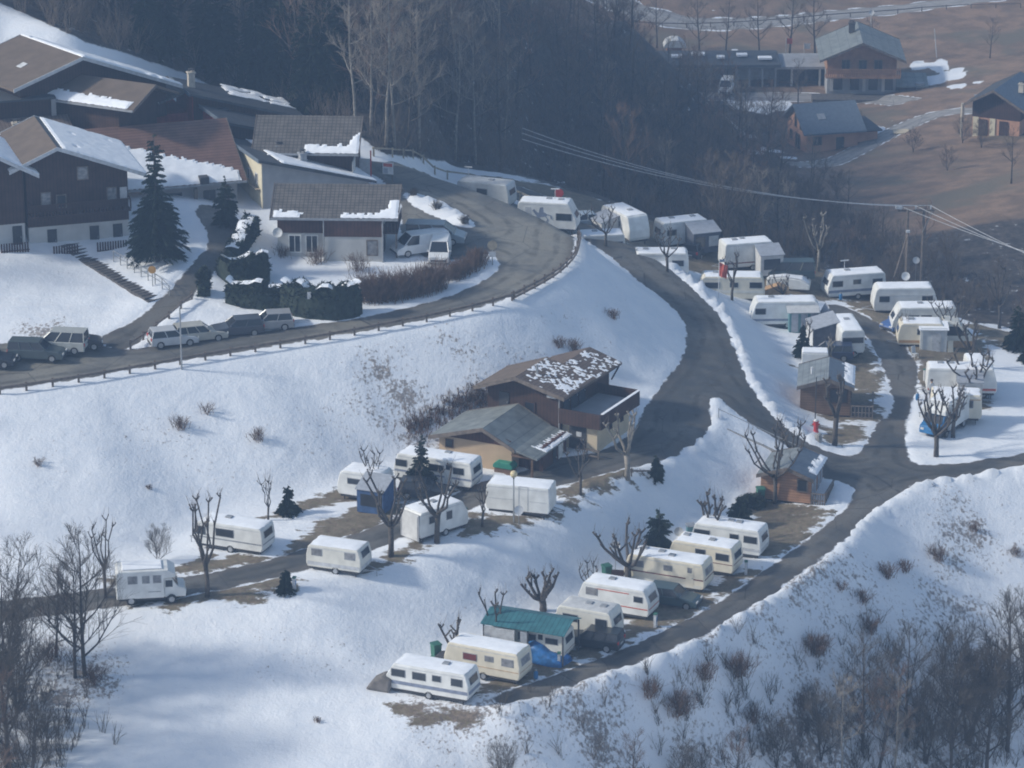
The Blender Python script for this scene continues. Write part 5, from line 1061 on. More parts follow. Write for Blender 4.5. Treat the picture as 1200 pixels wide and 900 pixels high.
def bare_tree(seed, H_, spread=.45, nl=11, first=.28, twr=.016, trunk_m='bark', twig_m='twig', stems=1, tr=None, up=.35, ns=5, nt_=5):
    """root-less pair (trunk, crown): bole and limbs, then branches and twigs"""
    r = random.Random(seed); T = MB(); S = Seg(); tr = tr or H_*.014+.03
    for st in range(stems):
        lean = Vector((r.uniform(-.08, .08), r.uniform(-.08, .08), 1)) if stems == 1 else Vector((math.cos(st*6.28/stems)*.22, math.sin(st*6.28/stems)*.22, 1)); lean.normalize()
        pts = []; p = Vector((0, 0, -.2)); hh = H_*r.uniform(.85, 1) if stems > 1 else H_; n = 7
        for i in range(n+1):
            pts.append(p.copy()); p += (lean+Vector((r.uniform(-.06, .06), r.uniform(-.06, .06), 0))+Vector((0, 0, .12*i/n)))*hh*.95/n
        q = tr/(stems**.5); T.tube(pts, [q*(1-.88*i/n)+.008 for i in range(n+1)], 6)
        for k in range(nl):
            f = first+(.97-first)*(k+r.uniform(-.3, .3))/nl; f = min(max(f, .08), .96); i = int(f*n); o = pts[i].lerp(pts[min(i+1, n)], f*n-i)
            L = hh*spread*(1.0-.72*f)*r.uniform(.75, 1.15)+.25; az = k*2.4+r.uniform(-.5, .5)
            d = Vector((math.cos(az), math.sin(az), r.uniform(up, up+.55))).normalized()
            a = o; lr = q*(1-.85*f)*.5+.008; lp = [a.copy()]
            for j in range(3):
                a = a+d*L/3; lp.append(a.copy()); d = (d+Vector((r.uniform(-.15, .15), r.uniform(-.15, .15), .22))).normalized()
            T.tube(lp, [lr*(1-.25*j) for j in range(4)], 4, cap=False)
            for s in range(ns):
                g = .25+.75*(s+r.random())/ns; j = min(int(g*3), 2); b = lp[j].lerp(lp[j+1], g*3-j); e = rot_about(d, r.uniform(.35, .9), r.uniform(0, 6.28)); e = (e+Vector((0, 0, .35))).normalized()
                l2 = L*(.5-.25*g)*r.uniform(.7, 1.3)+.2; c = b+e*l2; S.add(b, c, lr*.45+.006, twr)
                for t in range(nt_):
                    g2 = r.uniform(.2, 1); b2 = b.lerp(c, g2); e2 = rot_about(e, r.uniform(.3, .9), r.uniform(0, 6.28)); e2 = (e2+Vector((0, 0, .25))).normalized(); l3 = l2*r.uniform(.4, .8)+.12; c2 = b2+e2*l3
                    S.add(b2, c2, twr, twr*.6)
                    b3 = b2.lerp(c2, r.uniform(.3, .8)); e3 = rot_about(e2, r.uniform(.3, .8), r.uniform(0, 6.28)); S.add(b3, b3+e3*l3*.6, twr*.8, twr*.5)
    return T, S, trunk_m, twig_m
def finish_tree(TS, name, loc, label, cat='tree', group=None, rz=0, s=1.0):
    T, S, tm, wm = TS
    o = empty(name, loc, rz, label, cat, group); o.scale = (s, s, s)
    T.build('trunk', M_[tm], o, smooth=True)
    if S.p: S.build('crown', M_[wm], o)
    return o
def again(src, loc, rz, s, label=None, sz=None, group=None):
    o = src.copy(); COL.objects.link(o); o.location = loc; o.rotation_euler = (0, 0, rz); o.scale = (s, s, sz or s)
    if label: o['label'] = label
    if group: o['group'] = group
    for ch in src.children:
        c = ch.copy(); COL.objects.link(c); c.parent = o
    return o
def pollard(seed, H_, limbs, tr=.16, lz=.45, reach=.35, stub=3, m='bark', twigs=0):
    """plane tree cut back hard: short bole, crooked limbs that end in knuckles with stubs"""
    r = random.Random(seed); T = MB(); S = Seg()
    b = Vector((r.uniform(-.1, .1), r.uniform(-.1, .1), H_*lz)); T.tube([(0, 0, -.25), (r.uniform(-.05, .05), 0, H_*lz*.5), b], [tr*1.2, tr*.95, tr*1.0], 8)
    for k in range(limbs):
        az = 6.28*k/limbs+r.uniform(-.4, .4); out = reach*H_*r.uniform(.5, 1.1); up = H_*(1-lz)*r.uniform(.72, 1.0)
        if k == 0: out *= .25; up = H_*(1-lz)
        st = b+Vector((0, 0, -r.uniform(0, .22)*H_*lz)); D = Vector((math.cos(az), math.sin(az), 0))
        w1 = Vector((r.uniform(-1, 1), r.uniform(-1, 1), 0))*H_*.025; p1 = st+D*out*.42+w1+Vector((0, 0, up*.25)); p2 = st+D*out*.72-w1+Vector((0, 0, up*.6)); p3 = st+D*out+w1*.6+Vector((0, 0, up))
        T.tube([st, p1, p2, p3, p3+Vector((0, 0, .12))], [tr*.66, tr*.5, tr*.4, tr*.36, tr*.55], 6)
        for q, base in ((p3, 1), (p2, 0)):
            for s in range(stub if base else 1):
                a2 = r.uniform(0, 6.28); L = r.uniform(.25, .6)*(1 if base else 1.4); e = Vector((math.cos(a2)*.7, math.sin(a2)*.7, .75)).normalized()
                T.tube([q, q+e*L*.7, q+e*L+Vector((0, 0, .05))], [tr*.36, tr*.28, tr*.36], 5)
                for _ in range(twigs):
                    e2 = Vector((r.uniform(-.5, .5), r.uniform(-.5, .5), 1)).normalized(); S.add(q+e*L*.8, q+e*L*.8+e2*r.uniform(.4, .9), .014, .008)
    return T, S, m, 'twig'
def spruce(seed, H_, wd, dens=1.0):
    r = random.Random(seed); T = MB().tube([(0, 0, -.3), (0, 0, H_*.5), (0, 0, H_)], [H_*.016+.04, H_*.01+.02, .01], 6); V = []; Fc = []
    N = max(170, int(H_/.42*dens*13))
    for k in range(N):
        f = 1-math.sqrt(r.random()*.985+.0004); z = H_*(.07+.93*f); L = (wd*(1-f)**.8+.1)*r.uniform(.7, 1.15)*(1+.18*math.sin(f*9+seed)); az = r.uniform(0, 6.283); c, s_ = math.cos(az), math.sin(az); dr = -.30*L*(1-f)+.05*L+r.uniform(-.12, .12)
        n = max(3, int(L/.15))
        for i in range(n):
            g = (i+.6)/n; px_ = L*g; pz = z+dr*g*g*1.4
            hw_ = (.30*L*(1-g*.8)+.07)*r.uniform(.6, 1.3); fw = .12*L+.07
            for sd_ in (-1, 1):
                q = len(V); V.append(Vector((px_*c, px_*s_, pz+.04))); V.append(Vector(((px_+fw)*c-sd_*hw_*s_, (px_+fw)*s_+sd_*hw_*c, pz-.08-.2*L*r.random()))); V.append(Vector(((px_-.1)*c+sd_*.04*s_, (px_-.1)*s_-sd_*.04*c, pz-.14))); Fc.append((q, q+1, q+2))
    return T, V, Fc
def make_spruce(seed, H_, wd, loc, label, group=None, dens=1.0, snow=False):
    T, V, Fc = spruce(seed, H_, wd, dens); o = empty('spruce', loc, 0, label, 'tree', group); T.build('trunk', M_['barkd'], o)
    m = MB(); m.v = [tuple(v) for v in V]; m.f = Fc; m.m = [0]*len(Fc); m.build('crown', M_['needle'], o); return o
def Hpx(u, vb, vt):
    g = G(u, vb); dep = g.y*cP-(g.z-CAMH)*sP; return (vb-vt)/FPX*dep/ (cP*1.0)
# pollards: (u, v base, v top, limbs, reach, trunk r, label)
PL = [(243,700,578,7,.2,.17,'tall pollarded plane tree in front of the low white caravan'),(458,652,558,6,.34,.2,'pollarded tree with crooked spreading arms before the end on caravan'),(437,582,528,6,.3,.1,'young pollard in front of the blue tent'),(512,636,548,6,.34,.2,'thick forked pollard beside the end on caravan'),
 (565,617,570,4,.2,.1,'small bare pollard left of the street lamp'),(314,610,563,4,.14,.08,'thin young pollard on the snow above the terrace'),(583,764,690,4,.3,.15,'pollard at the left end of the teal canopy'),(534,776,729,4,.38,.2,'stubby pollard with three arms above the lowest white caravan'),
 (636,716,675,8,.6,.26,'broad many armed pollard behind the teal canopy'),(736,688,622,7,.6,.24,'large pollard with upswept arms left of the long cream caravan'),(832,640,580,6,.34,.24,'pollard rising behind the cream caravans of the lower row'),(691,702,662,6,.4,.1,'twiggy small pollard behind the red striped caravan'),
 (680,582,520,4,.3,.12,'slim bare tree before the garage entrance'),(735,563,480,5,.3,.22,'pale barked pollard below the cream terrace wall'),(908,590,508,8,.42,.16,'pollard with low curved arms in front of the orange cabin'),(928,545,497,7,.6,.16,'pollard showing over the roof of the orange cabin'),
 (978,522,440,5,.25,.22,'pollard in the snow beside the red hydrant'),(1097,536,462,9,.4,.2,'pollard in front of the blue camper bonnet'),(1117,512,452,7,.4,.16,'dark pollard beside the blue camper'),(1140,470,414,8,.6,.2,'wide pollard over the roof of the caravan with the framed tent'),
 (1137,430,378,6,.35,.22,'pollard at the edge of the sloping snow field'),(1116,400,352,8,.55,.13,'pollard with thin curved arms over the sloped nose caravan'),(710,288,248,6,.55,.12,'small dark pollard on the berm by the low white caravan'),(782,318,270,6,.4,.13,'pollard in front of the rounded nose caravan'),
 (858,352,300,5,.3,.12,'pollard beside the flagpole'),(916,352,326,6,.7,.1,'small pollard before the snow covered trailer'),(959,318,252,6,.34,.15,'pale pollard at the edge of the dark wood behind the green van'),(1171,385,312,5,.3,.16,'bare pollard at the end of the snow field before the brown slope'),
 (972,428,398,4,.2,.13,'pale cut stump tree above the roof of the brown cabin'),(946,418,378,5,.25,.08,'thin bare pollard beside the teal shed'),(1060,402,372,5,.3,.06,'sapling between two caravans of the upper right row'),(124,700,604,5,.25,.12,'pollard on the left terrace behind the bare trees')]
for i, (u, v, vt, n, rc, tr, lb) in enumerate(PL):
    g = G(u, v); m = 'barkp' if 'pale' in lb else 'bark'
    finish_tree(pollard(100+i, Hpx(u, v, vt), n, tr, .42 if 'tall' not in lb else .35, rc, m=m, stub=3, twigs=2 if n > 6 else 1), 'pollard_tree', g-Vector((0, 0, .1)), lb, group='pollarded plane trees on the pitches')
SPR = [(494,576,503,1.15,'dark spruce in front of the white caravan beside the garage'),(338,602,565,.75,'small spruce on the snow bank beside a thin pollard'),(335,692,664,.6,'very small spruce on the brown strip of the left terrace'),(772,650,592,1.6,'spruce behind the long cream caravan'),(866,618,578,1.2,'low spruce left of the orange cabin'),
 (769,562,530,.6,'small dark spruce at the edge of the asphalt yard'),(940,420,377,.75,'brownish conifer left of the dark blue car'),(185,306,152,2.15,'big dark spruce between the chalets and the lane'),(1192,408,352,1.2,'dark conifer at the right picture edge'),(1203,424,396,1.0,'low dark conifer cut by the right picture edge'),(265,262,205,1.3,'dark conifer beside the yellow house at the lane')]
for i, (u, v, vt, wd_, lb) in enumerate(SPR):
    g = G(u, v); make_spruce(200+i, Hpx(u, v, vt), wd_, g-Vector((0, 0, .1)), lb, 'spruces standing in the snow')
# hillside wood and valley wood
DV = [finish_tree(bare_tree(1, 13, .34, 13, .3), 'bare_tree', (0, -900, 0), 'x'), finish_tree(bare_tree(2, 11, .42, 12, .22, twig_m='twigr'), 'bare_tree', (0, -900, 0), 'x'), finish_tree(bare_tree(3, 15, .26, 13, .35, trunk_m='barkp', twig_m='twigp', tr=.16), 'birch_tree', (0, -900, 0), 'x'),
      finish_tree(bare_tree(4, 9, .5, 9, .15, stems=3, twig_m='twig'), 'bare_tree', (0, -900, 0), 'x'), finish_tree(bare_tree(5, 12, .38, 13, .25, twig_m='twigp', trunk_m='barkd'), 'bare_tree', (0, -900, 0), 'x')]
KIND = ['slender grey tree', 'reddish twigged tree', 'pale stemmed birch', 'many stemmed grey tree', 'dark stemmed pale twigged tree']
rf = random.Random(5)
PLV = ([600,690,760,900,950,1000,1100,1200,1400], [-30,-10,100,175,205,245,288,345,400])
def up_top(u): return float(np.interp(u, *PLV))
placed = []; cnt = 0; used = set()
def put(k, x, y, s, label, group):
    loc = Vector((x, y, hs(x, y)-.1)); rz = rf.uniform(0, 6.28)
    if k in used: return again(DV[k], loc, rz, s, label, s*rf.uniform(.9, 1.15), group)
    used.add(k); o = DV[k]; o.location = loc; o.rotation_euler = (0, 0, rz); o.scale = (s, s, s); tag(o, label, 'tree', group); return o
tries = 0
while cnt < 265 and tries < 40000:
    tries += 1
    y = rf.uniform(302, 440); x = rf.uniform(-62, 62)
    z = hs(x, y); u, v = proj(x, y, z)
    if not (-90 < u < 1290): continue
    eb = float(np.interp(u, BU, BV))
    if v > eb-4 or (u > 640 and v < up_top(u)): continue
    if y > 380 and u < 600 and rf.random() < .8: continue
    md = 2.6 if u > 900 else 3.0
    if y > 345: md = 4.2
    if any((x-a)**2+(y-b)**2 < md*md for a, b in placed): continue
    placed.append((x, y)); cnt += 1
    near_e = eb-v
    if u > 930: s = rf.uniform(.32, .5); k = rf.choice([3, 1, 4, 3])
    elif u > 640: s = rf.uniform(.6, .95); k = rf.choice([0, 1, 3, 4, 1])
    else: s = rf.uniform(.8, 1.25); k = rf.choice([0, 0, 1, 2, 4, 3]) if u > 380 else rf.choice([0, 1, 4, 3, 4])
    where = ('in the hillside wood behind the hamlet' if u < 560 else 'in the valley wood behind the top caravans' if u < 930 else 'in the low hedge wood behind the right hand caravans')
    put(k, x, y, s, KIND[k]+' '+where, KIND[k]+'s '+where)
for i, (u, v, s, w_) in enumerate([(418,160,1.05,'leftmost'),(435,158,.95,'second'),(452,172,1.0,'third'),(463,176,.9,'fourth'),(492,186,1.1,'fifth'),(533,189,1.0,'sixth'),(557,194,1.05,'rightmost')]):
    again(DV[2], G(u, v)-Vector((0, 0, .1)), i*1.9, s, w_+' of the seven pale birch stems at the front of the hillside wood', group='pale birches at the front of the hillside wood')
# dark conifers of the hillside wood
sp = None
for i, (u, v, s) in enumerate([(330,118,1.0),(365,132,1.1),(385,128,.95),(300,112,.9),(395,112,1.0),(262,92,.9),(345,100,1.1),(240,80,.9),(310,80,1.0),(370,80,1.1),(170,60,.8),(195,66,.85)]):
    g = G(u, v); lb = 'dark spruce in the hillside wood above the hamlet'
    if sp is None: sp = make_spruce(260, 12, 2.3, g, lb, 'dark spruces in the hillside wood', .8); sp.scale = (s, s, s)
    else: again(sp, g, i*1.3, s, lb)
# far meadow trees
FT = [(700,60,.7,'bare tree behind the far pale sheds'),(738,58,.75,'bare tree between the far sheds and the round roofed hut'),(820,62,.7,'bare tree behind the long flat roofed block'),(850,60,.65,'dark bare tree above the long flat roofed block'),(890,62,.7,'bare tree behind the terrace building'),(925,60,.75,'bare tree left of the big far chalet'),(955,60,.75,'tall bare tree touching the big far chalet'),(720,35,.6,'bare tree just under the far road'),(790,150,.75,'bare tree below the middle of the long block'),(760,145,.8,'bare tree at the wood edge below the long block'),(1000,150,.4,'shrubby tree behind the slate roofed house'),(1022,68,.5,'slender bare tree on the brown meadow right of the big chalet'),(675,60,.6,'bare tree below the far road'),(935,120,.5,'tree beside the flat roofed yard'),(770,48,.6,'bare tree by the far round roofed hut'),(1070,170,.35,'small fruit tree at the end of the driveway'),(965,203,.3,'small fruit tree below the slate roofed house'),(1110,192,.35,'crooked fruit tree on the brown slope'),(1128,160,.4,'bare fruit tree left of the right hand house'),(1185,207,.5,'bare tree below the right hand house'),(1150,165,.4,'bare tree in front of the right hand house'),(900,200,.7,'bare tree left of the slate roofed house'),(875,190,.6,'bare tree at the valley bottom'),(1160,60,.45,'lone bare tree high on the brown meadow'),
      (850,165,.7,'reddish tree beside the white van yard'),(820,140,.7,'tall bare tree below the long flat roofed building'),(740,120,.75,'bare tree left of the long flat roofed building'),(700,110,.7,'bare tree at the edge of the valley wood')]
for u, v, s, lb in FT:
    g = G(u, v+8); k = 1 if 'reddish' in lb else (3 if s < .42 else 0); again(DV[k], g, u*.1, s, lb, group='bare trees round the far houses')
# foreground thickets (bottom right and bottom left)
big = finish_tree(bare_tree(31, 9.5, .52, 15, .12, twr=.013, twig_m='twigd', trunk_m='barkd', tr=.2, up=.7, ns=8, nt_=8, stems=2), 'bare_tree', G(1135, 872), 'large spreading bare tree at the bottom right', group='bare trees in the foreground')
FGT = [finish_tree(bare_tree(41, 12, .46, 16, .16, twr=.012, twig_m='twigd', trunk_m='barkd', ns=7, nt_=7, up=.6), 'bare_tree', G(1062, 862), 'tall dark bare tree left of the large spreading tree', group='bare trees in the foreground'), finish_tree(bare_tree(42, 10, .5, 12, .12, stems=3, twr=.012, twig_m='twigd', trunk_m='barkd', ns=6, nt_=6, up=.6), 'bare_tree', G(962, 892), 'many stemmed dark tree at the bottom edge of the right thicket', group='bare trees in the foreground')]
FGT[0].scale = (.72,)*3; FGT[1].scale = (.62,)*3
FG = [(1180,880,.95,0,'bare tree at the right picture edge'),(1010,880,.7,0,'slender bare tree in the lower right thicket'),(1085,895,.7,3,'many stemmed tree at the foot of the large spreading tree'),(1200,800,.6,4,'bare tree cut by the right picture edge'),(1030,910,.75,1,'reddish tree low in the right thicket'),(1155,915,.8,4,'pale twigged tree at the bottom right corner'),(910,900,.42,3,'low bare shrub tree at the bottom edge'),
      (1110,930,.75,0,'bare tree rising from below the picture edge'),(985,930,.6,2,'pale stemmed birch in the lower right thicket'),(1045,940,.6,2,'thin birch at the bottom edge'),(860,925,.4,1,'reddish shrub tree at the bottom edge'),(800,925,.35,3,'shrub below the row of caravans at the bottom edge'),(590,925,.35,3,'shrub at the bottom edge under the white caravan'),(740,920,.35,1,'low reddish shrub at the bottom edge'),
      (100,792,.85,0,'bare tree with two stems on the lower left snow'),(88,794,.7,4,'second stem tree beside the lower left snow'),(5,790,.95,3,'bare tree at the left picture edge'),(20,830,.8,3,'dense bare tree at the left edge above the corner'),(10,905,.95,4,'bare tree in the lower left corner'),(40,940,.7,3,'spreading bare tree in the bottom left corner'),(-30,880,1.0,0,'bare tree partly outside the left picture edge'),(-20,960,.9,1,'reddish tree below the left corner'),(66,770,.55,1,'reddish bush tree beside the left terrace lane'),(185,660,.3,3,'small bare shrub at the foot of the left bank')]
for u, v, s, k, lb in FG:
    if v <= 900: g = G(u, v)
    else:
        g = G(u, 899); d = (v-899)*.045; g = Vector((g.x, g.y-d, hs(g.x, g.y-d)))
    again(DV[k] if 'birch' in lb or 'reddish' in lb else FGT[1 if k == 3 else 0], g-Vector((0, 0, .1)), u*.37+1, s*1.05, lb, group='bare trees in the foreground')
for i, (x, y, s) in enumerate([(-58,232,1.1),(-62,244,1.2),(-60,256,1.2),(-66,268,1.3),(-70,238,1.2),(-63,222,1.0),(-60,280,1.2),(-68,290,1.2),(-72,252,1.3)]):  # unseen trees, added left of view to shade the left side
    again(DV[(0, 4, 3)[i % 3]], (x, y, hs(x, y)-.1), i*1.1, s, 'unseen bare tree added left of view to shade the hamlet snow', group='unseen bare trees added left of view for shade')
# brush and undergrowth
def scrub(name, label, pts, m, hmin, hmax, n, rad=.013, spread=.5, kind='stuff'):
    S = Seg()
    for x, y, k in pts:
        z = hs(x, y)
        for i in range(n):
            az = rf.uniform(0, 6.28); L = rf.uniform(hmin, hmax)*k; e = Vector((math.cos(az)*rf.uniform(.1, spread), math.sin(az)*rf.uniform(.1, spread), 1)).normalized(); a = Vector((x+rf.uniform(-.25, .25)*k, y+rf.uniform(-.25, .25)*k, z-.05)); b = a+e*L*.55; S.add(a, b, rad*1.4, rad)
            for _ in range(2):
                e2 = rot_about(e, rf.uniform(.15, .6), rf.uniform(0, 6.28)); S.add(b, b+e2*L*.5, rad, rad*.5)
    o = S.build(name, m); return tag(o, label, None, None, kind)
P1 = []
while len(P1) < 2600:
    y = rf.uniform(298, 400); x = rf.uniform(-60, 60); u, v = proj(x, y, hs(x, y)); eb = float(np.interp(u, BU, BV))
    if -80 < u < 1280 and v < eb-1 and not (u > 660 and v < up_top(u)+15): P1.append((x, y, 1.0 if u < 900 else .8))
scrub('undergrowth', 'dense leafless undergrowth of the wood', P1, M_['twig'], 1.2, 3.6, 10, .02, .7)
P2 = []
for (u, v, r_, n) in [(1080,890,6,200),(1150,850,5,140),(1000,900,5,130),(900,895,4,70),(1190,800,3.5,80),(1050,800,3,40),(20,850,4.5,170),(0,790,4,110),(15,905,4,120),(790,880,5,50),(680,885,5,26),(870,840,3,22),(1120,780,3,40)]:
    g = G(u, min(v, 899))
    for _ in range(int(n*.55)):
        x, y = rf.gauss(g.x, r_*.55), rf.gauss(g.y, r_*.5); P2.append((x, y, rf.uniform(.5, 1)))
scrub('scrub', 'leafless scrub along the lower edges of the slope', P2, M_['twigd'], .8, 2.4, 8, .014, .6)
# single brown bushes on the slopes, each a thing
def bush(label, u, v, h, n, m='brush', sp_=.9, group='brown bushes in the snow'):
    g = G(u, v); S = Seg()
    for i in range(n):
        az = rf.uniform(0, 6.28); L = h*rf.uniform(.5, 1.1); e = Vector((math.cos(az)*rf.uniform(.05, sp_), math.sin(az)*rf.uniform(.05, sp_), 1)).normalized(); a = Vector((rf.gauss(0, h*.22), rf.gauss(0, h*.22), -.1)); b = a+e*L*.6; S.add(a, b, .018, .012)
        for _ in range(3):
            e2 = rot_about(e, rf.uniform(.2, .7), rf.uniform(0, 6.28)); S.add(b, b+e2*L*.45, .012, .007)
    o = S.build('bush', M_[m]); o.location = (g.x, g.y, hs(g.x, g.y)); return tag(o, label, 'bush', group)
for u, v, h, n, lb in [(955,765,1.7,150,'rounded reddish bush on the slope below the road'),(1010,705,1.1,60,'small bush on the slope right of the rounded bush'),(1020,740,1.3,80,'reddish bush above the lower right thicket'),(1040,675,1.2,70,'bush on the slope below the road junction'),(1100,655,1.3,70,'bush near the middle of the right hand slope'),(1060,668,1.0,50,'low brush left of the middle of the right hand slope'),(795,835,1.8,150,'large brown bush below the lower road'),(760,815,1.5,90,'upright brown bush left of the large brown bush'),
   (865,790,1.8,130,'dark brown bush on the bank below the red striped caravan'),(825,795,1.4,90,'brown bush at the crest below the lower road'),(880,845,1.3,70,'thin brush half way down the right bank'),(940,830,1.2,60,'thin brush above the bottom thicket'),(212,502,1.2,60,'brown grass tuft left on the big snow bank'),(243,483,1.0,30,'thin tuft high on the big snow bank'),(303,515,1.1,45,'reddish tuft beside the middle of the big snow bank'),(45,545,.7,30,'small tuft at the far left of the big snow bank'),(175,572,.5,20,'tiny tuft low on the big snow bank'),(655,405,.9,50,'brown tuft on the bank above the chalet'),(718,372,.9,45,'brown tuft on the bank left of the main road'),(672,410,1.1,60,'brush right above the chalet roof'),
   (1140,622,.8,30,'low tuft near the right picture edge'),(1190,650,.9,40,'low tuft at the right picture edge'),(985,690,.8,30,'little tuft below the road crest'),(372,845,.5,25,'dark tuft on the lower snow left of the caravans'),(60,772,1.6,80,'reddish bush beside the two stemmed tree'),(110,800,1.3,70,'dark bush at the foot of the two stemmed tree'),(330,300,1.2,50,'small shrub at the corner of the white walled house'),(372,308,1.5,60,'climbing bare shrub before the front of the white walled house'),(420,316,1.6,60,'bare shrub against the white wall left of its window')]:
    bush(lb, u, v, h, n)
def brush_row(label, pl, w, h, n):
    P = smooth(poly_px(pl), False, 1); S = Seg(); x0, y0 = P[len(P)//2]; z0 = hs(x0, y0)
    for i in range(n):
        f = rf.random()*(len(P)-1); k = min(int(f), len(P)-2); p = P[k]*(1-(f-k))+P[k+1]*(f-k); x, y = rf.gauss(p[0], w*.45), rf.gauss(p[1], w*.45); z = hs(x, y)-z0; L = h*rf.uniform(.5, 1.05); az = rf.uniform(0, 6.28); e = Vector((math.cos(az)*.35, math.sin(az)*.35, 1)).normalized(); a = Vector((x-x0, y-y0, z-.05)); b = a+e*L*.6; S.add(a, b, .024, .016)
        for _ in range(4):
            e2 = rot_about(e, rf.uniform(.2, .8), rf.uniform(0, 6.28)); q = a.lerp(b, rf.uniform(.4, 1)); S.add(q, q+e2*L*.42, .015, .009)
    o = S.build('bush_row', M_['brush']); o.location = (x0, y0, z0); return tag(o, label, 'bushes')

# ------------------------------------------------------------------ hedges, fences, steps, poles
def hedge(label, pl, w, h, m='hedge', snow=0, name='hedge', twigs=2600, z0=None, wob=.34):
    """clipped hedge along photograph points: a leafy core with many leaf faces standing off it"""
    P = smooth(poly_px(pl) if z0 is None else np.array([W(u, v, z0)[:2] for u, v in pl]), False, 1); Lg = np.r_[0, np.cumsum(np.linalg.norm(np.diff(P, axis=0), axis=1))]; n = max(2, int(Lg[-1]/.5))
    S = np.linspace(0, Lg[-1], n+1); X = np.interp(S, Lg, P[:, 0]); Y = np.interp(S, Lg, P[:, 1]); T = np.stack([np.gradient(X), np.gradient(Y)], 1); T /= np.linalg.norm(T, axis=1)[:, None]; N = np.stack([-T[:, 1], T[:, 0]], 1)
    x0, y0 = float(X[n//2]), float(Y[n//2]); z_ = hs(x0, y0); m_ = MB(); q = 9; r = random.Random(label)
    for i in range(n+1):
        for j in range(q):
            a = math.pi*j/(q-1); cx = -math.cos(a); sx = math.sin(a); cx = math.copysign(abs(cx)**.5, cx); sx = sx**.45
            k = 1+wob*noise.noise(Vector((S[i]*.9, j*.7, len(label)))); e = .8 if i in (0, n) else 1
            m_.v.append((X[i]+N[i, 0]*cx*w/2*k*e-x0, Y[i]+N[i, 1]*cx*w/2*k*e-y0, hs(X[i], Y[i])-z_+h*sx*k*e-.1))
    for i in range(n):
        for j in range(q-1): m_.f.append((i*q+j, i*q+j+1, (i+1)*q+j+1, (i+1)*q+j)); m_.m.append(0)
    m_.f += [tuple(range(q))[::-1], tuple(n*q+j for j in range(q))]; m_.m += [0, 0]
    base = list(m_.v); nn = len(base)
    for _ in range(twigs):
        i = r.randrange(n); j = r.randrange(q-1); a, b = Vector(base[i*q+j]), Vector(base[(i+1)*q+j+1]); c = a.lerp(b, r.random()); d = Vector((r.uniform(-1, 1), r.uniform(-1, 1), r.uniform(-.3, 1))).normalized()*r.uniform(.12, .45); o = Vector((r.uniform(-1, 1), r.uniform(-1, 1), r.uniform(-1, 1))).normalized()*.11
        m_.add([c-o, c+o, c+d], [(0, 1, 2)])
    t = m_.build(name, M_[m]); t.location = (x0, y0, z_); tag(t, label, name.replace('_', ' '), 'hedges round the white walled house' if name == 'hedge' else None)
    if snow:
        s = MB()
        for i in range(n+1):
            for j, (cx, zz) in enumerate(((-.75, .0), (-.4, .09), (0, .13), (.4, .09), (.75, .0))):
                k = 1+wob*noise.noise(Vector((S[i]*.9, 4*.7, len(label)))); s.v.append((X[i]+N[i, 0]*cx*w/2*snow-x0, Y[i]+N[i, 1]*cx*w/2*snow-y0, hs(X[i], Y[i])-z_+h*k-.06+zz+.05*noise.noise(Vector((S[i]*2, cx, 3)))))
        for i in range(n):
            if noise.noise(Vector((S[i]*.5, 7, len(label)))) < -.32: continue
            for j in range(4): s.f.append((i*5+j, i*5+j+1, (i+1)*5+j+1, (i+1)*5+j)); s.m.append(0)
        s.build('snow_cap', M_['snow'], t)
    return t
hedge('tall clipped dark hedge with a snow cap below the white walled house', [(333,362),(372,372),(400,372),(420,366)], 1.5, 2.6, snow=.9)
hedge('clipped dark hedge with snow cap left of the white walled house', [(268,352),(300,358),(330,360)], 1.6, 1.9, snow=.9)
hedge('dark bushy hedge beside the lane to the chalets', [(262,330),(285,325),(315,326)], 2.2, 2.0, snow=.4, wob=.4)
hedge('snow topped hedge running down between lane and white walled house', [(272,312),(285,290),(296,272)], 1.3, 1.6, snow=1.2)
brush_row('reddish brown leafless hedge below the parked vans', [(428,352),(455,352),(490,346),(512,338)], 1.1, 2.9, 1100)
for u_, v_, w_ in ((485,232,'upper'),(512,247,'middle'),(545,264,'lower')): bush('dark bush at the '+w_+' end of the snow island beside the bend' if w_ != 'middle' else 'dark bush half way along the snow island beside the bend', u_, v_, .8, 70, 'twigd')
brush_row('low brown bush hedge at the round sign', [(530,328),(548,320),(562,308)], .9, 1.7, 500)
brush_row('dark ground hugging bushes on the bank above the garage', [(480,505),(515,488),(545,472),(565,466)], 1.0, .8, 700)
hedge('dark hedge stump beside the lane fence', [(232,345),(246,345)], 1.2, 2.2, wob=.3)
hedge('dark tarpaulin height bushes beside the orange cabin', [(868,594),(885,592),(893,596)], 1.0, .9, wob=.5, name='bush_row')

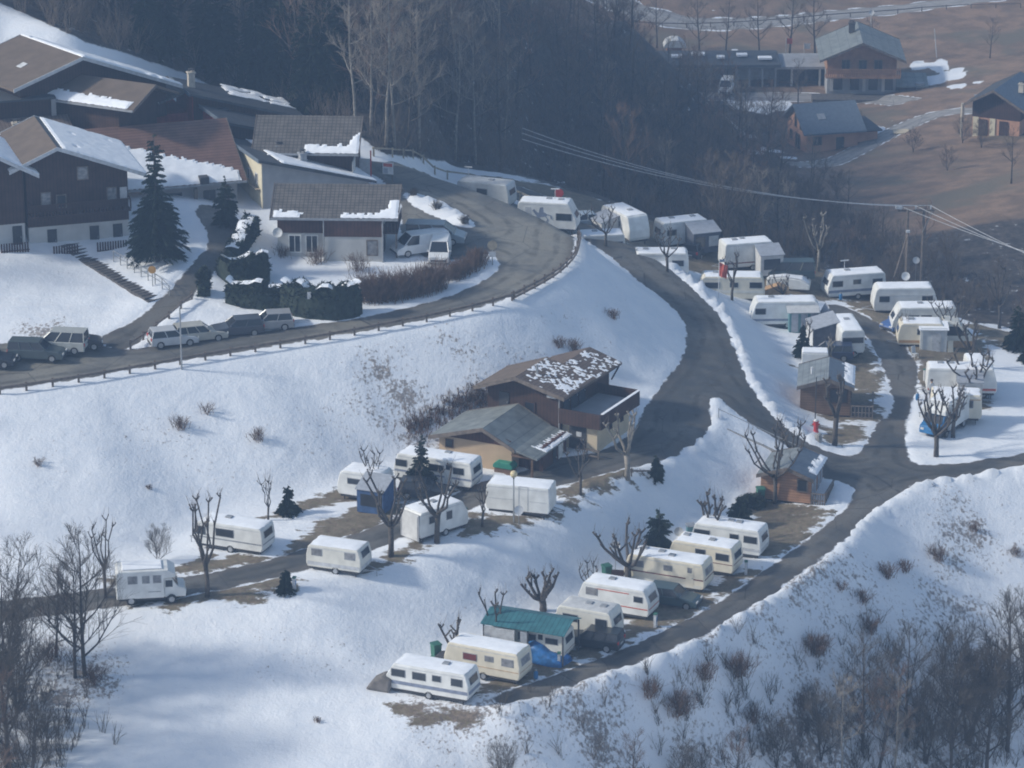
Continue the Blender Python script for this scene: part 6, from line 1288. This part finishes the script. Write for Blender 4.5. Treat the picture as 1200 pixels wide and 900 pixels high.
def fence(label, pl, post_h, step, rails, m='woodpost', post=.1, name='fence', rail=(.04, .12), z=None, lean=0):
    P = smooth(poly_px(pl), False, 2); Lg = np.r_[0, np.cumsum(np.linalg.norm(np.diff(P, axis=0), axis=1))]; n = max(1, int(Lg[-1]/step)); S = np.linspace(0, Lg[-1], n+1)
    X, Y = np.interp(S, Lg, P[:, 0]), np.interp(S, Lg, P[:, 1]); t = empty(name, (X[0], Y[0], hs(X[0], Y[0])), 0, label, name.replace('_', ' ')); o = t.location.copy(); src = None
    for x, y in zip(X, Y):
        if src is None: src = c = MB().bx(-post/2, post/2, -post/2, post/2, -.4, post_h).build('post', M_[m], t)
        else: c = src.copy(); COL.objects.link(c)
        c.location = Vector((x, y, hz(x, y)))-o
    for zr in rails:
        mb = MB()
        for a in range(n):
            A_, B_ = Vector((X[a], Y[a], hz(X[a], Y[a])+zr))-o, Vector((X[a+1], Y[a+1], hz(X[a+1], Y[a+1])+zr))-o; d = (B_-A_); nn = Vector((-d.y, d.x, 0)).normalized()*(post/2+rail[0]/2+.003); A_ -= nn; B_ -= nn
            s = nn.normalized()*rail[0]/2; u = Vector((0, 0, rail[1]/2)); mb.add([A_-s-u, A_+s-u, A_+s+u, A_-s+u, B_-s-u, B_+s-u, B_+s+u, B_-s+u], [(0,1,2,3),(7,6,5,4),(0,4,5,1),(1,5,6,2),(2,6,7,3),(3,7,4,0)])
        mb.build('rail', M_[m], t)
    return t
fence('timber guard rail along the lower road edge from the left picture edge', [(0,463),(50,456),(100,448),(200,430),(300,413),(400,397),(450,387),(500,378),(560,365),(600,353)], .8, 2.0, (.62,), post=.16, rail=(.1, .2), name='guard_rail')
fence('timber guard rail round the outside of the hairpin bend', [(602,352),(645,330),(668,311),(680,291),(677,275)], .85, 1.6, (.65, .3), post=.16, rail=(.1, .16), name='guard_rail')
fence('pale timber rail along the top of the bend in front of the caravans', [(674,271),(652,256),(600,232),(540,209),(500,196),(455,188),(438,184)], .95, 2.4, (.82,), 'woodpale', post=.16, rail=(.14, .14), name='guard_rail')
fence('low timber fence on the left of the lane beside the parked cars', [(153,409),(172,396),(205,370),(225,352)], .8, 1.7, (.62,), post=.16, rail=(.08, .12))
fence('thin steel hand rail along the path from the yard to the orange cabin', [(842,492),(870,505),(900,519),(948,541)], 1.0, 2.4, (.95,), 'metal', post=.06, rail=(.05, .05), name='hand_rail')
fence('low wooden rail in front of the asphalt yard', [(740,560),(752,562),(765,560)], .8, 1.2, (.6,), post=.1)
fence('dark kerb wall under the steel hand rail', [(840,497),(870,510),(900,524),(948,546)], .05, 3, (.0,), 'concrete', post=.15, rail=(.16, .16), name='kerb_wall')
# stone steps with a rail
A, B = G(80, 285), G(184, 352); d = (B-A); L = d.to_2d().length; ang = math.atan2(d.y, d.x); n = 26
t = empty('steps', B, ang, 'flight of dark steps climbing the snow to the brown chalet', 'steps')
m = MB()
for i in range(n):
    f = i/n; p = B-d*f; zz = hs(p.x, p.y)-B.z; m.bx(-L*(i+1)/n, -L*i/n-.03, -.85, .85, zz-.4, zz+.09)
for i in range(n): pass
o = m.build('treads', M_['stone'], t)
for sy in (-1,):
    pr = MB(); pts = []
    for i in range(9):
        f = .0+i/8*.62; p = B-d*f; off_ = Vector((-math.sin(ang), math.cos(ang), 0))*1.25; q = p+off_; z_ = hs(q.x, q.y)-B.z; pts.append((-L*f, 1.25, z_+.95)); c = MB().bx(-L*f-.03, -L*f+.03, 1.22, 1.28, z_-.2, z_+.93).build('rail_post', M_['metal'], t)
    pr.tube(pts, .035, 5, cap=False); pr.build('hand_rail', M_['metal'], t); pr2 = MB(); pr2.tube([(a, b, c_-.4) for a, b, c_ in pts], .025, 5, cap=False); pr2.build('hand_rail', M_['metal'], t)

def pole(name, label, u, v, vt, r=.07, m='metal', cat='pole', z=None, extra=None, group=None):
    g = G(u, v); h = Hpx(u, v, vt); t = empty(name, g, 0, label, cat, group); MB().tube([(0, 0, -.3), (0, 0, h)], [r, r*.8], 8).build('pole', M_[m], t)
    return t, h
t, h = pole('light_pole', 'tall thin lamp pole in front of the silver hatchback', 213, 434, 361, .07)
t, h = pole('street_lamp', 'street lamp with a cream globe beside the plain box trailer', 602, 612, 560, .06); MB().box((0, 0, h+.02), (.12, .12, .1)).build('collar', M_['dark'], t)
bm = bmesh.new(); bmesh.ops.create_uvsphere(bm, u_segments=14, v_segments=10, radius=.28); me = bpy.data.meshes.new('globe'); bm.to_mesh(me); bm.free(); me.shade_smooth(); me.materials.append(M_['lamp']); o = bpy.data.objects.new('globe', me); COL.objects.link(o); o.parent = t; o.location = (0, 0, h+.33)
def disc(parent, c, r, m, rim=None, name='sign_plate', yaw=0):
    n = 20; q = Matrix.Rotation(yaw, 3, 'Z'); o = None
    for rr, mm, dy, nm in ((r, rim or m, 0, name), (r*.78, m, -.025, 'sign_face')):
        if nm == 'sign_face' and not rim: continue
        mb = MB(); vs = [Vector(c)+q @ Vector((rr*math.cos(6.2832*k/n), dy+s, rr*math.sin(6.2832*k/n))) for s in (-.012, .012) for k in range(n)]
        mb.add(vs, [tuple(range(n)), tuple(range(n, 2*n))[::-1]]+[((k+1) % n, k, n+k, n+(k+1) % n) for k in range(n)]); o2 = mb.build(nm, M_[mm], parent if o is None else o); o = o or o2
    return o
t, h = pole('road_sign', 'round sign seen from behind on a post at the inside of the bend', 577, 312, 283, .05); disc(t, (0, -.06, h-.35), .42, 'woodpale'); MB().box((0, -.06, h-1.15), (.6, .03, .45)).build('sign_plate', M_['lgrey'], t)
t, h = pole('road_sign', 'red round road sign on a post behind the timber rail', 655, 262, 222, .05); disc(t, (0, -.06, h-.4), .42, 'red', None)
t, h = pole('road_sign', 'ochre round sign beside the foot of the stone steps', 179, 336, 312, .04); disc(t, (0, -.06, h-.3), .33, 'yellow', None)
t, h = pole('meter_post', 'grey post with a small box in front of the tall clipped hedge', 363, 374, 342, .05); MB().box((0, -.1, h-.3), (.3, .2, .55)).build('box', M_['lgrey'], t)
g = G(455, 214); t = empty('poster_board', g, R(-15), 'small poster board with a red and white notice at the upper end of the bend', 'sign')
for x in (-.4, .4): MB().bx(x-.04, x+.04, -.03, .03, -.2, 1.9).build('post', M_['woodpost'], t)
o = MB().bx(-.5, .5, -.07, -.03, .8, 1.9).build('board', M_['signw'], t); MB().bx(-.42, .42, -.085, -.072, 1.5, 1.8).build('notice', M_['redstripe'], o); MB().bx(-.42, .0, -.085, -.072, .9, 1.35).build('notice', M_['awn'], o)
g = G(433, 214); t = empty('banner', g+Vector((0, 0, 0)), R(-15), 'tall red edged white panel at the gable end beside the road', 'sign'); MB().bx(-.9, .1, -.05, .05, -.2, 2.2).build('panel', M_['lgrey'], t); MB().bx(.103, .2, -.06, .06, -.2, 3.0).build('red_post', M_['red'], t)
# flag
t, h = pole('flagpole', 'white flagpole with a red flag beside the cream and beige caravan', 842, 350, 304, .04, 'signw', 'flagpole')
m = MB(); nx, nz_ = 6, 6
for i in range(nx+1):
    for j in range(nz_+1): m.v.append((.03+.75*i/nx-.1*j/nz_*i/nx, .12*math.sin(i*1.3+j*.4), h-.35-1.25*j/nz_-.28*(i/nx)))
for i in range(nx):
    for j in range(nz_): m.f.append((i*(nz_+1)+j, i*(nz_+1)+j+1, (i+1)*(nz_+1)+j+1, (i+1)*(nz_+1)+j)); m.m.append(0)
m.build('flag', M_['redstripe'], t); MB().add([(.05, -.02, h-.02), (.5, .05, h-.1), (.48, .05, h-.3), (.04, -.02, h-.3)], [(0, 3, 2, 1)]).build('upper_flag', M_['stripeg'], t)
# hydrant
g = G(956, 506); t = empty('hydrant', g, 0, 'red hydrant with a pale cap in the snow below the brown cabin', 'hydrant'); MB().tube([(0, 0, -.1), (0, 0, .1), (0, 0, .75), (0, 0, .95)], [.3, .2, .2, .26], 10).build('body', M_['red'], t); MB().tube([(0, 0, .955), (0, 0, 1.12)], [.22, .1], 10).build('cap', M_['signw'], t)
for s in (-1, 1): MB().cyl((s*.24, 0, .65), .08, .14, 'x').build('outlet', M_['red'], t)
g = G(959, 520); t = empty('stone_post', g, 0, 'short grey stone post below the red hydrant', 'post'); MB().tube([(0, 0, -.2), (0, 0, .8), (0, 0, .9)], [.32, .28, .18], 8).build('post', M_['concrete'], t)
# bins
def bin_(label, u, v, m='green', h=1.0, w=.6):
    g = G(u, v); t = empty('waste_bin', g, R(u % 40), label, 'bin', 'wheeled bins on the pitches'); o = MB().add([(-w*.42, -w*.42, 0), (w*.42, -w*.42, 0), (w*.42, w*.42, 0), (-w*.42, w*.42, 0), (-w/2, -w/2, h), (w/2, -w/2, h), (w/2, w/2, h), (-w/2, w/2, h)], [(3,2,1,0),(4,5,6,7),(0,1,5,4),(1,2,6,5),(2,3,7,6),(3,0,4,7)]).build('bin_body', M_[m], t); MB().prismx([(-w/2-.05, h+.003), (w/2+.04, h+.003), (w/2, h+.14), (-w/2, h+.08)], -w/2-.03, w/2+.03).build('lid', M_['grey' if m != 'green' else 'green'], t)
    for s in (-1, 1): MB().cyl((s*w*.36, w*.45, .1), .1, .06, 'x').build('wheel', M_['rubber'], t)
bin_('green bin behind the left end of the cream snow roofed caravan', 511, 772, h=1.1); bin_('dark green bin right of the big armed pollard', 711, 678); bin_('blue grey bin behind the spruce of the lower row', 809, 630, 'tealp'); bin_('green bin at the corner of the orange cabin', 891, 588, 'green', 1.1)
g = G(521, 778); t = empty('covered_pile', g, R(-20), 'dark covered pile beside the green bin', 'pile'); MB().prism([(-.7, 0), (.75, 0), (.8, .6), (.5, .95), (-.4, .8), (-.7, .5)], -.5, .5).build('cover', M_['dark'], t, bevel=.12)
for u, v, vt, lb in [(795,640,622,'white round dish on a pole behind the second cream caravan'),(721,672,638,'white dish on a pole left of the upswept pollard'),(608,614,597,'white dish lying beside the street lamp'),(1072,344,305,'white box lamp on a slanting pole at the wood edge')]:
    t, h = pole('satellite_dish', lb, u, v, vt, .03, cat='dish', group='satellite dishes on the site'); dish(t, (0, -.12, h), .36)
g = G(723, 688); t = empty('pallet_stack', g, R(-10), 'dark pallets leaning upright left of the upswept pollard', 'pallets')
for k in range(3): MB().box((0, .1+k*.14, .6), (.9, .09, 1.2), rx=R(-8)).build('pallet', M_['wooddk'], t)
g = G(594, 757); t = empty('stacked_gear', g, R(-20), 'small heap of camping gear before the canopy side panel', 'camping gear')
for k, (x, z, m, s) in enumerate(((0, .25, 'wood', .5), (.5, .2, 'red', .4), (-.5, .3, 'grey', .5), (.15, .65, 'greywhite', .35))): MB().box((x, 0, z), (s, s, s*.9), rz=k*.5).build('box', M_[m], t, bevel=.03)
# utility poles with wires
def wp(u, v, z): return Vector(W(u, v, z))
z_top = 5.0
p1 = wp(1083, 246, z_top); p2 = wp(1064, 248, z_top)
t = empty('utility_pole', (p1.x, p1.y, hs(p1.x, p1.y)), 0, 'two legged power pole with a cross bar at the wood edge', 'utility pole'); o = t.location
MB().tube([(0, 0, -.3), (0, 0, p1.z-o.z+.3)], [.17, .12], 8).build('pole', M_['woodpost'], t); MB().tube([(p2.x-p1.x, p2.y-p1.y, hs(p2.x, p2.y)-o.z-.3), (p2.x-p1.x, p2.y-p1.y, p1.z-o.z+.2)], [.17, .12], 8).build('pole', M_['woodpost'], t)
ca, cb_ = wp(1052, 247, z_top), wp(1094, 246, z_top); MB().tube([ca-o, cb_-o], .1, 6).build('cross_bar', M_['woodpost'], t); MB().tube([p1-o+Vector((-.1, -.1, -2.2)), cb_-o+Vector((-.1, -.1, -.1))], .04, 5).build('brace', M_['metal'], t)
for k in range(3):
    c = ca.lerp(cb_, (.08, .5, .92)[k])-o; MB().tube([(c.x, c.y, c.z+.1), (c.x, c.y, c.z+.45)], [.07, .1], 6).build('insulator', M_['lgrey'], t)
MB().box((ca-o)+Vector((.1, 0, .35)), (.7, .3, .4)).build('switch_box', M_['lgrey'], t, bevel=.08)
for k, (u0, v0, u1, v1) in enumerate(((612, 150, 1400, 345), (612, 156, 1400, 358), (612, 163, 1400, 372))):
    c = ca.lerp(cb_, (.08, .5, .92)[k])+Vector((0, 0, .45)); a = wp(u0, v0, 15); b = wp(u1, v1, 2)
    if k == 0: wt = empty('power_line', tuple(c), 0, 'three thin power wires sagging across the valley wood', 'power line'); wo = Vector(c)
    for nm, (q0, q1, sag) in enumerate((((a, c, 1.6), (c, b, .8)))):
        MB().tube([q0.lerp(q1, i/24)+Vector((0, 0, -4*sag*(i/24)*(1-i/24)))-wo for i in range(25)], .028, 4, cap=False).build('wire', M_['lgrey'], wt)
g = G(605, 192); 
t, h = pole('old_pole', 'short old timber pole with a slanting strut at the wood edge', 1061, 348, 273, .13, 'woodpost'); MB().tube([(-1.6, .1, 0), (-.05, .1, h-.4)], .09, 6).build('strut', M_['woodpost'], t); MB().box((0, 0, h+.05), (.35, .3, .2)).build('cap', M_['lgrey'], t)
# the person
g = G(1091, 468); t = empty('person', g, R(200), 'person standing in a white top and dark trousers beside the framed tent', 'person')
me = bpy.data.meshes.new('body'); vs = [(0,0,.95),(0,0,1.15),(0,0,1.4),(0,.01,1.52),(0,.02,1.66),(.1,0,.88),(.12,.03,.5),(.12,0,.09),(.12,.14,.04),(-.1,0,.88),(-.12,-.02,.5),(-.13,-.04,.09),(-.13,.1,.04),(.2,0,1.38),(.26,.03,1.12),(.24,.14,.9),(-.2,0,1.38),(-.27,.02,1.12),(-.26,.1,.88)]
es = [(0,1),(1,2),(2,3),(3,4),(0,5),(5,6),(6,7),(7,8),(0,9),(9,10),(10,11),(11,12),(2,13),(13,14),(14,15),(2,16),(16,17),(17,18)]
me.from_pydata(vs, es, []); o = bpy.data.objects.new('body', me); COL.objects.link(o); o.parent = t
rad = [.15,.15,.17,.06,.105,.1,.075,.05,.045,.1,.075,.05,.045,.065,.05,.04,.065,.05,.04]
md = o.modifiers.new('skin', 'SKIN'); md.use_smooth_shade = True
for i, r_ in enumerate(rad): me.skin_vertices[0].data[i].radius = (r_, r_*.85)
me.skin_vertices[0].data[0].use_root = True; o.modifiers.new('sub', 'SUBSURF').levels = 1
dg = bpy.context.evaluated_depsgraph_get(); me2 = bpy.data.meshes.new_from_object(o.evaluated_get(dg)); o.modifiers.clear(); o.data = me2; me2.materials.clear()
for k in ('signw', 'awnd', 'tan'): me2.materials.append(M_[k])
for p_ in me2.polygons:
    c = p_.center; p_.material_index = 2 if c.z > 1.5 or (abs(c.x) > .2 and c.z < 1.0) else (0 if c.z > .95 else 1)
bm = bmesh.new(); bmesh.ops.create_uvsphere(bm, u_segments=10, v_segments=8, radius=.125); bmesh.ops.translate(bm, verts=bm.verts, vec=(0, .0, 1.72)); me = bpy.data.meshes.new('hair'); bm.to_mesh(me); bm.free(); me.materials.append(M_['wooddk']); o = bpy.data.objects.new('hair', me); COL.objects.link(o); o.parent = t

g = Vector(W(956, 436, 1.5)); t = empty('snowy_box', (g.x, g.y+1.2, 1.5), R(-4), 'white box trailer deep in snow behind the brown cabin', 'trailer'); MB().bx(-1.15, 1.15, -.7, .7, .2, 1.5).build('box_body', M_['white'], t, bevel=.05); MB().bx(-1.1, 1.1, -.65, .65, 1.503, 1.68).build('roof_snow', M_['snow'], t, bevel=.07)
for s in (-1, 1): MB().cyl((.2, s*.72, .25), .26, .14).build('wheel', M_['rubber'], t)
t, h = pole('lamp_pole', 'thin dark pole standing before the front wall of the brown cabin', 955, 498, 442, .05, 'dark')
def small(name, label, cat, u, v, fn):
    g = G(u, v); t = empty(name, (g.x, g.y, hs(g.x, g.y)), R((u*7) % 90), label, cat); fn(t); return t
def gas(t): MB().tube([(0, 0, 0), (0, 0, .08), (0, 0, .5), (0, 0, .62)], [.13, .16, .16, .07], 10).build('bottle_body', M_['blue'], t); MB().tube([(0, 0, .62), (0, 0, .72)], .09, 8).build('valve_guard', M_['metal'], t)
def power(t): MB().bx(-.14, .14, -.1, .1, -.1, 1.0).build('cabinet', M_['lgrey'], t); MB().bx(-.17, .17, -.13, .13, 1.003, 1.08).build('lid', M_['green'], t); MB().bx(-.09, .09, -.115, -.103, .45, .8).build('socket_panel', M_['blue'], t)
def chair(t):
    MB().box((0, 0, .42), (.45, .45, .04)).build('seat', M_['signw'], t); MB().box((0, .24, .75), (.45, .04, .6), rx=R(-10)).build('backrest', M_['signw'], t)
    for x in (-.2, .2):
        for y in (-.2, .2): MB().bx(x-.02, x+.02, y-.02, y+.02, 0, .4).build('leg', M_['signw'], t)
for u, v, w in ((655, 782, 'the lower road below the covered car'), (768, 736, 'the lower road below the green estate car'), (874, 674, 'the lower road below the uppermost white caravan'), (345, 692, 'the left lane below the small caravan'), (545, 612, 'the left lane beside the end on caravan'), (1084, 447, 'the right hand lane at the brown strip')): small('power_post', 'small grey power post at the edge of '+w, 'power post', u, v, power)
for u, v, w in ((628, 796, 'right of the cream snow roofed caravan'), (1075, 470, 'left of the wide tent fronted caravan'), (985, 352, 'before the three windowed caravan at the wood edge')): small('gas_bottle', 'blue gas bottle standing '+w, 'gas bottle', u, v, gas)
for u, v, w in ((868, 602, 'beside the low spruce near the orange cabin'), (1072, 420, 'in front of the small cream caravan')): small('garden_chair', 'white plastic chair '+w, 'chair', u, v, chair)
# ------------------------------------------------------------------ far side of the valley
# slate roofed house with orange gable
loc = place((0, 0, 0), (945, 181, -11.8), R(15)); 
t = empty('house', loc, R(15), 'orange house with a blue slate roof at the end of the valley driveway', 'house')
# ridge along local x; pale gable at the left end
MB().prismx([(0, -1.5), (7, -1.5), (7, 3.0), (3.5, 5.2), (0, 3.0)], 0, 6.6).build('wall', M_['orange_wall'], t)
MB().slab([(-.7, -.9, 2.75), (7.4, -.9, 2.75), (7.4, 3.5, 5.5), (-.7, 3.5, 5.5)], .2).build('roof', M_['slateb'], t); MB().slab([(-.7, 3.502, 5.5), (7.4, 3.502, 5.5), (7.4, 7.9, 2.75), (-.7, 7.9, 2.75)], .2).build('roof', M_['slateb'], t)
for y, z, w, h in ((2.2, 3.3, .5, 1.5), (4.0, 3.3, .6, 1.6), (3.1, .9, 1.4, 1.8), (5.6, 1.2, .7, 1.1)): window(t, (0, y, z), w, h, '-x', 'woodpost')
window(t, (1.4, 0, 1.6), .9, 1.0, '-y', 'woodpost'); door(t, (4.3, 0, -.2), 1.0, 2.1, '-y', 'dark'); MB().slab([(1.8, 1.0, 4.02), (2.8, 1.0, 4.02), (2.8, 1.8, 4.52), (1.8, 1.8, 4.52)], .05).build('skylight', M_['grey'], t)
MB().bx(6.61, 9.6, 1.2, 6.2, -1.5, 2.2).build('side_wing', M_['orange_wall'], t); MB().slab([(6.62, .6, 2.3), (10.0, .6, 2.3), (10.0, 6.8, 2.5), (6.62, 6.8, 2.5)], .18).build('wing_roof', M_['slate'], t)
# big chalet
loc = place((5, 0, 0), (1008, 117, -13), R(-2)); t, eL, rd, eR, yy = gable('chalet', 'big timber chalet with a balcony across its gable on the far slope', 'chalet', loc, R(-2), .6, 9.6, 0, 10, 5, 8.0, 5.6, 5.6, 'woodo', 'sheet', 'sheet', ovs=1.1, ovf=1.8, base=-1.5, low='grey_wall', low_h=4.6)
balcony(t, .3, 10.0, -1.7, -.02, 3.4, 'woodo', 1.1)
for x in (2.0, 4.2, 6.6, 8.6): window(t, (x, 0, 2.2), 1.0, 1.6, '-y', 'dark')
for x in (3, 5.2, 7.2): window(t, (x, 0, 4.7), .9, 1.2, '-y', 'woodpost')
for x in (1.2, 5.4, 7.9): MB().bx(x-.2, x+.2, -.3, -.05, 1.2, 3.2).build('pier', M_['white_wall'], t)
MB().bx(-1.4, 10, -3.6, -.4, -1.5, .9).build('terrace', M_['stone'], t); chimney(t, 4, 6, 7.6, 1.2, .8, 'stone')
loc = place((0, 0, 0), (1053, 117, -13), R(-2)); t = empty('shed', loc, R(-2), 'low brown lean to shed right of the big far chalet', 'shed'); MB().bx(0, 3.4, 0, 4, -1.5, 1.9).build('wall', M_['woodred'], t); MB().slab([(-.4, -.6, 1.95), (3.8, -.6, 1.95), (3.8, 4.4, 2.6), (-.4, 4.4, 2.6)], .15).build('roof', M_['sheet'], t)
# right hand house
loc = place((5.4, 0, 0), (1167, 104, -2.6), R(-26)); loc.z = -9.2
t, eL, rd, eR, yy = gable('house', 'cream and brown house with a dark roof at the right picture edge', 'house', loc, R(-26), 2.6, 8.6, 0, 9, 5.4, 6.6, 4.6, 4.4, 'wooddk', 'slate', 'slateb', ovs=.8, ovf=.9, base=-2, low='orange_wall', low_h=4.9)
for x in (4.0, 6.6): MB().bx(x-.55, x+.55, -.07, -.02, .6, 2.7).build('shutter', M_['wooddk'], t)
for x in (3.1, 5.2): MB().bx(x-.35, x+.35, -.07, -.02, .4, 2.9).build('pale_panel', M_['yellow_wall'], t)
MB().bx(2.6, 8.6, -1.0, -.03, -.2, .3).build('balcony', M_['woodred'], t); chimney(t, 7.5, 3.5, 5.6, 1.0, .6, 'chim'); MB().tube([(1.2, .5, -1.5), (1.2, .5, 4.2)], .22, 8).build('flue', M_['chim'], t)
# long building with open bays, retaining wall and yard
loc = place((0, 0, 0), (755, 103, -12.8), R(1)); t = empty('garage_block', loc, R(1), 'long flat roofed block of open bays above the valley bottom', 'garages')
MB().bx(0, 17.5, 3, 6, -1, 2.7).build('back_wall', M_['lgrey'], t); MB().slab([(-.5, -.6, 3.2), (18, -.6, 3.2), (18, 6.4, 3.5), (-.5, 6.4, 3.5)], .4).build('roof', M_['slate'], t)
for k in range(11): MB().bx(k*1.72, k*1.72+.22, -.2, .1, -1, 2.78).build('pillar', M_['grey_wall'], t)
for k in range(6): MB().box((1.5+k*2.9, 1.5+((k*37) % 5)*.6, 3.65), (1.0+.4*(k % 3), 1.2, .25)).build('roof_snow', M_['snow'], t)
loc = place((0, 0, 0), (910, 100, -12.6), R(1)); t = empty('garage_block', loc, R(1), 'low flat roofed terrace building left of the big far chalet', 'garages')
MB().bx(0, 7.6, 2, 6, -1, 2.2).build('wall', M_['stone'], t); MB().slab([(-.4, -.4, 2.6), (8, -.4, 2.6), (8, 6.4, 2.8), (-.4, 6.4, 2.8)], .35).build('roof', M_['grey_wall'], t)
for k in range(5): MB().bx(k*1.85, k*1.85+.25, -.2, .1, -1, 2.24).build('pillar', M_['white_wall' if k % 2 else 'stone'], t)
loc = place((0, 0, 0), (779, 70, -11.5), R(0)); t = empty('hut', loc, 0, 'far small hut with a rounded pale roof', 'hut'); MB().bx(.3, 2.3, 0, 2.4, -1, 1.8).build('wall', M_['woodo'], t)
MB().prism([(-.2, 1.7), (.1, 2.3), (.9, 2.7), (1.8, 2.7), (2.5, 2.3), (2.9, 1.7)], -.3, 2.6).build('roof', M_['awnl'], t)
loc = place((0, 0, 0), (708, 70, -11.5), R(-4)); t = empty('shed', loc, R(-4), 'far low pale roofed sheds at the end of the long block', 'shed'); MB().bx(0, 4, 0, 3, -1, 1.1).build('wall', M_['grey_wall'], t); MB().slab([(-.3, -.4, 1.1), (4.3, -.4, 1.1), (4.3, 3.4, 1.7), (-.3, 3.4, 1.7)], .12).build('roof', M_['awnl'], t)
t = car('small white van in the far yard below the long block', (857, 113), (871, 113), (.7, .7, .7), 'van', z0=-12.7, L=3.8, rz=80, anchor='a', face='l', cat='van', name='parked_van')
for u, v, m, lb in ((921, 70, 'redstripe', 'small far red flag above the terrace building'), (942, 76, 'signw', 'small far white and red flag above the terrace building')):
    g = G(u, v); t = empty('flagpole', g, 0, lb, 'flagpole'); MB().tube([(0, 0, 0), (0, 0, 3.0)], .05, 5).build('pole', M_['lgrey'], t); MB().bx(.06, .8, -.02, .02, 2.2, 2.95).build('flag', M_[m], t)
g = Vector(W(1065, 157, -11.6)); t = empty('retaining_wall', g, R(-12), 'orange retaining wall at the head of the brown slope', 'wall'); MB().prism([(0, -1), (9.5, -1.5), (9.5, -.1), (0, .55)], 0, .4).build('wall', M_['orange_wall'], t)
g = Vector(W(1055, 168, -11.8)); t = empty('round_table', g, 0, 'pale garden canopy on a post before the big chalet', 'garden canopy'); MB().tube([(0, -.5, -.3), (0, -.5, 1.5)], .1, 6).build('post', M_['chim'], t); MB().slab([(-1.0, -1.2, 1.6), (1.0, -1.2, 1.6), (1.0, .3, 1.75), (-1.0, .3, 1.75)], .1).build('canopy_top', M_['cream_wall'], t)
fence('low rail of the pale far road', [(690,24),(760,31),(800,33),(900,28),(1000,19),(1100,11),(1196,9)], .7, 3.4, (.6,), 'woodpost', post=.12, name='guard_rail')
for i, (u, v, lb) in enumerate(((1098, 60, 'thin pale pole on the meadow right of the big chalet'), (1020, 40, 'far pole with a white dish above the big chalet'))):
    g = G(u, v+8); t = empty('far_pole', g, 0, lb, 'pole'); MB().tube([(0, 0, -.2), (-.5 if i == 0 else 0, 0, 4.0)], .06, 5).build('pole', M_['lgrey'], t)
    if i: dish(t, (0, -.1, 4.0), .4)
for u, v, lb in ((1147, 118, 'small white post right of the snow patches'), (1078, 103, 'pale garden box beside the snow patches')):
    g = G(u, v); t = empty('garden_box', g, 0, lb, 'box'); MB().bx(-.5, .5, -.4, .4, -.1, .6).build('box_body', M_['lgrey'], t); MB().bx(-.55, .55, -.45, .45, .603, .7).build('lid', M_['grey'], t)
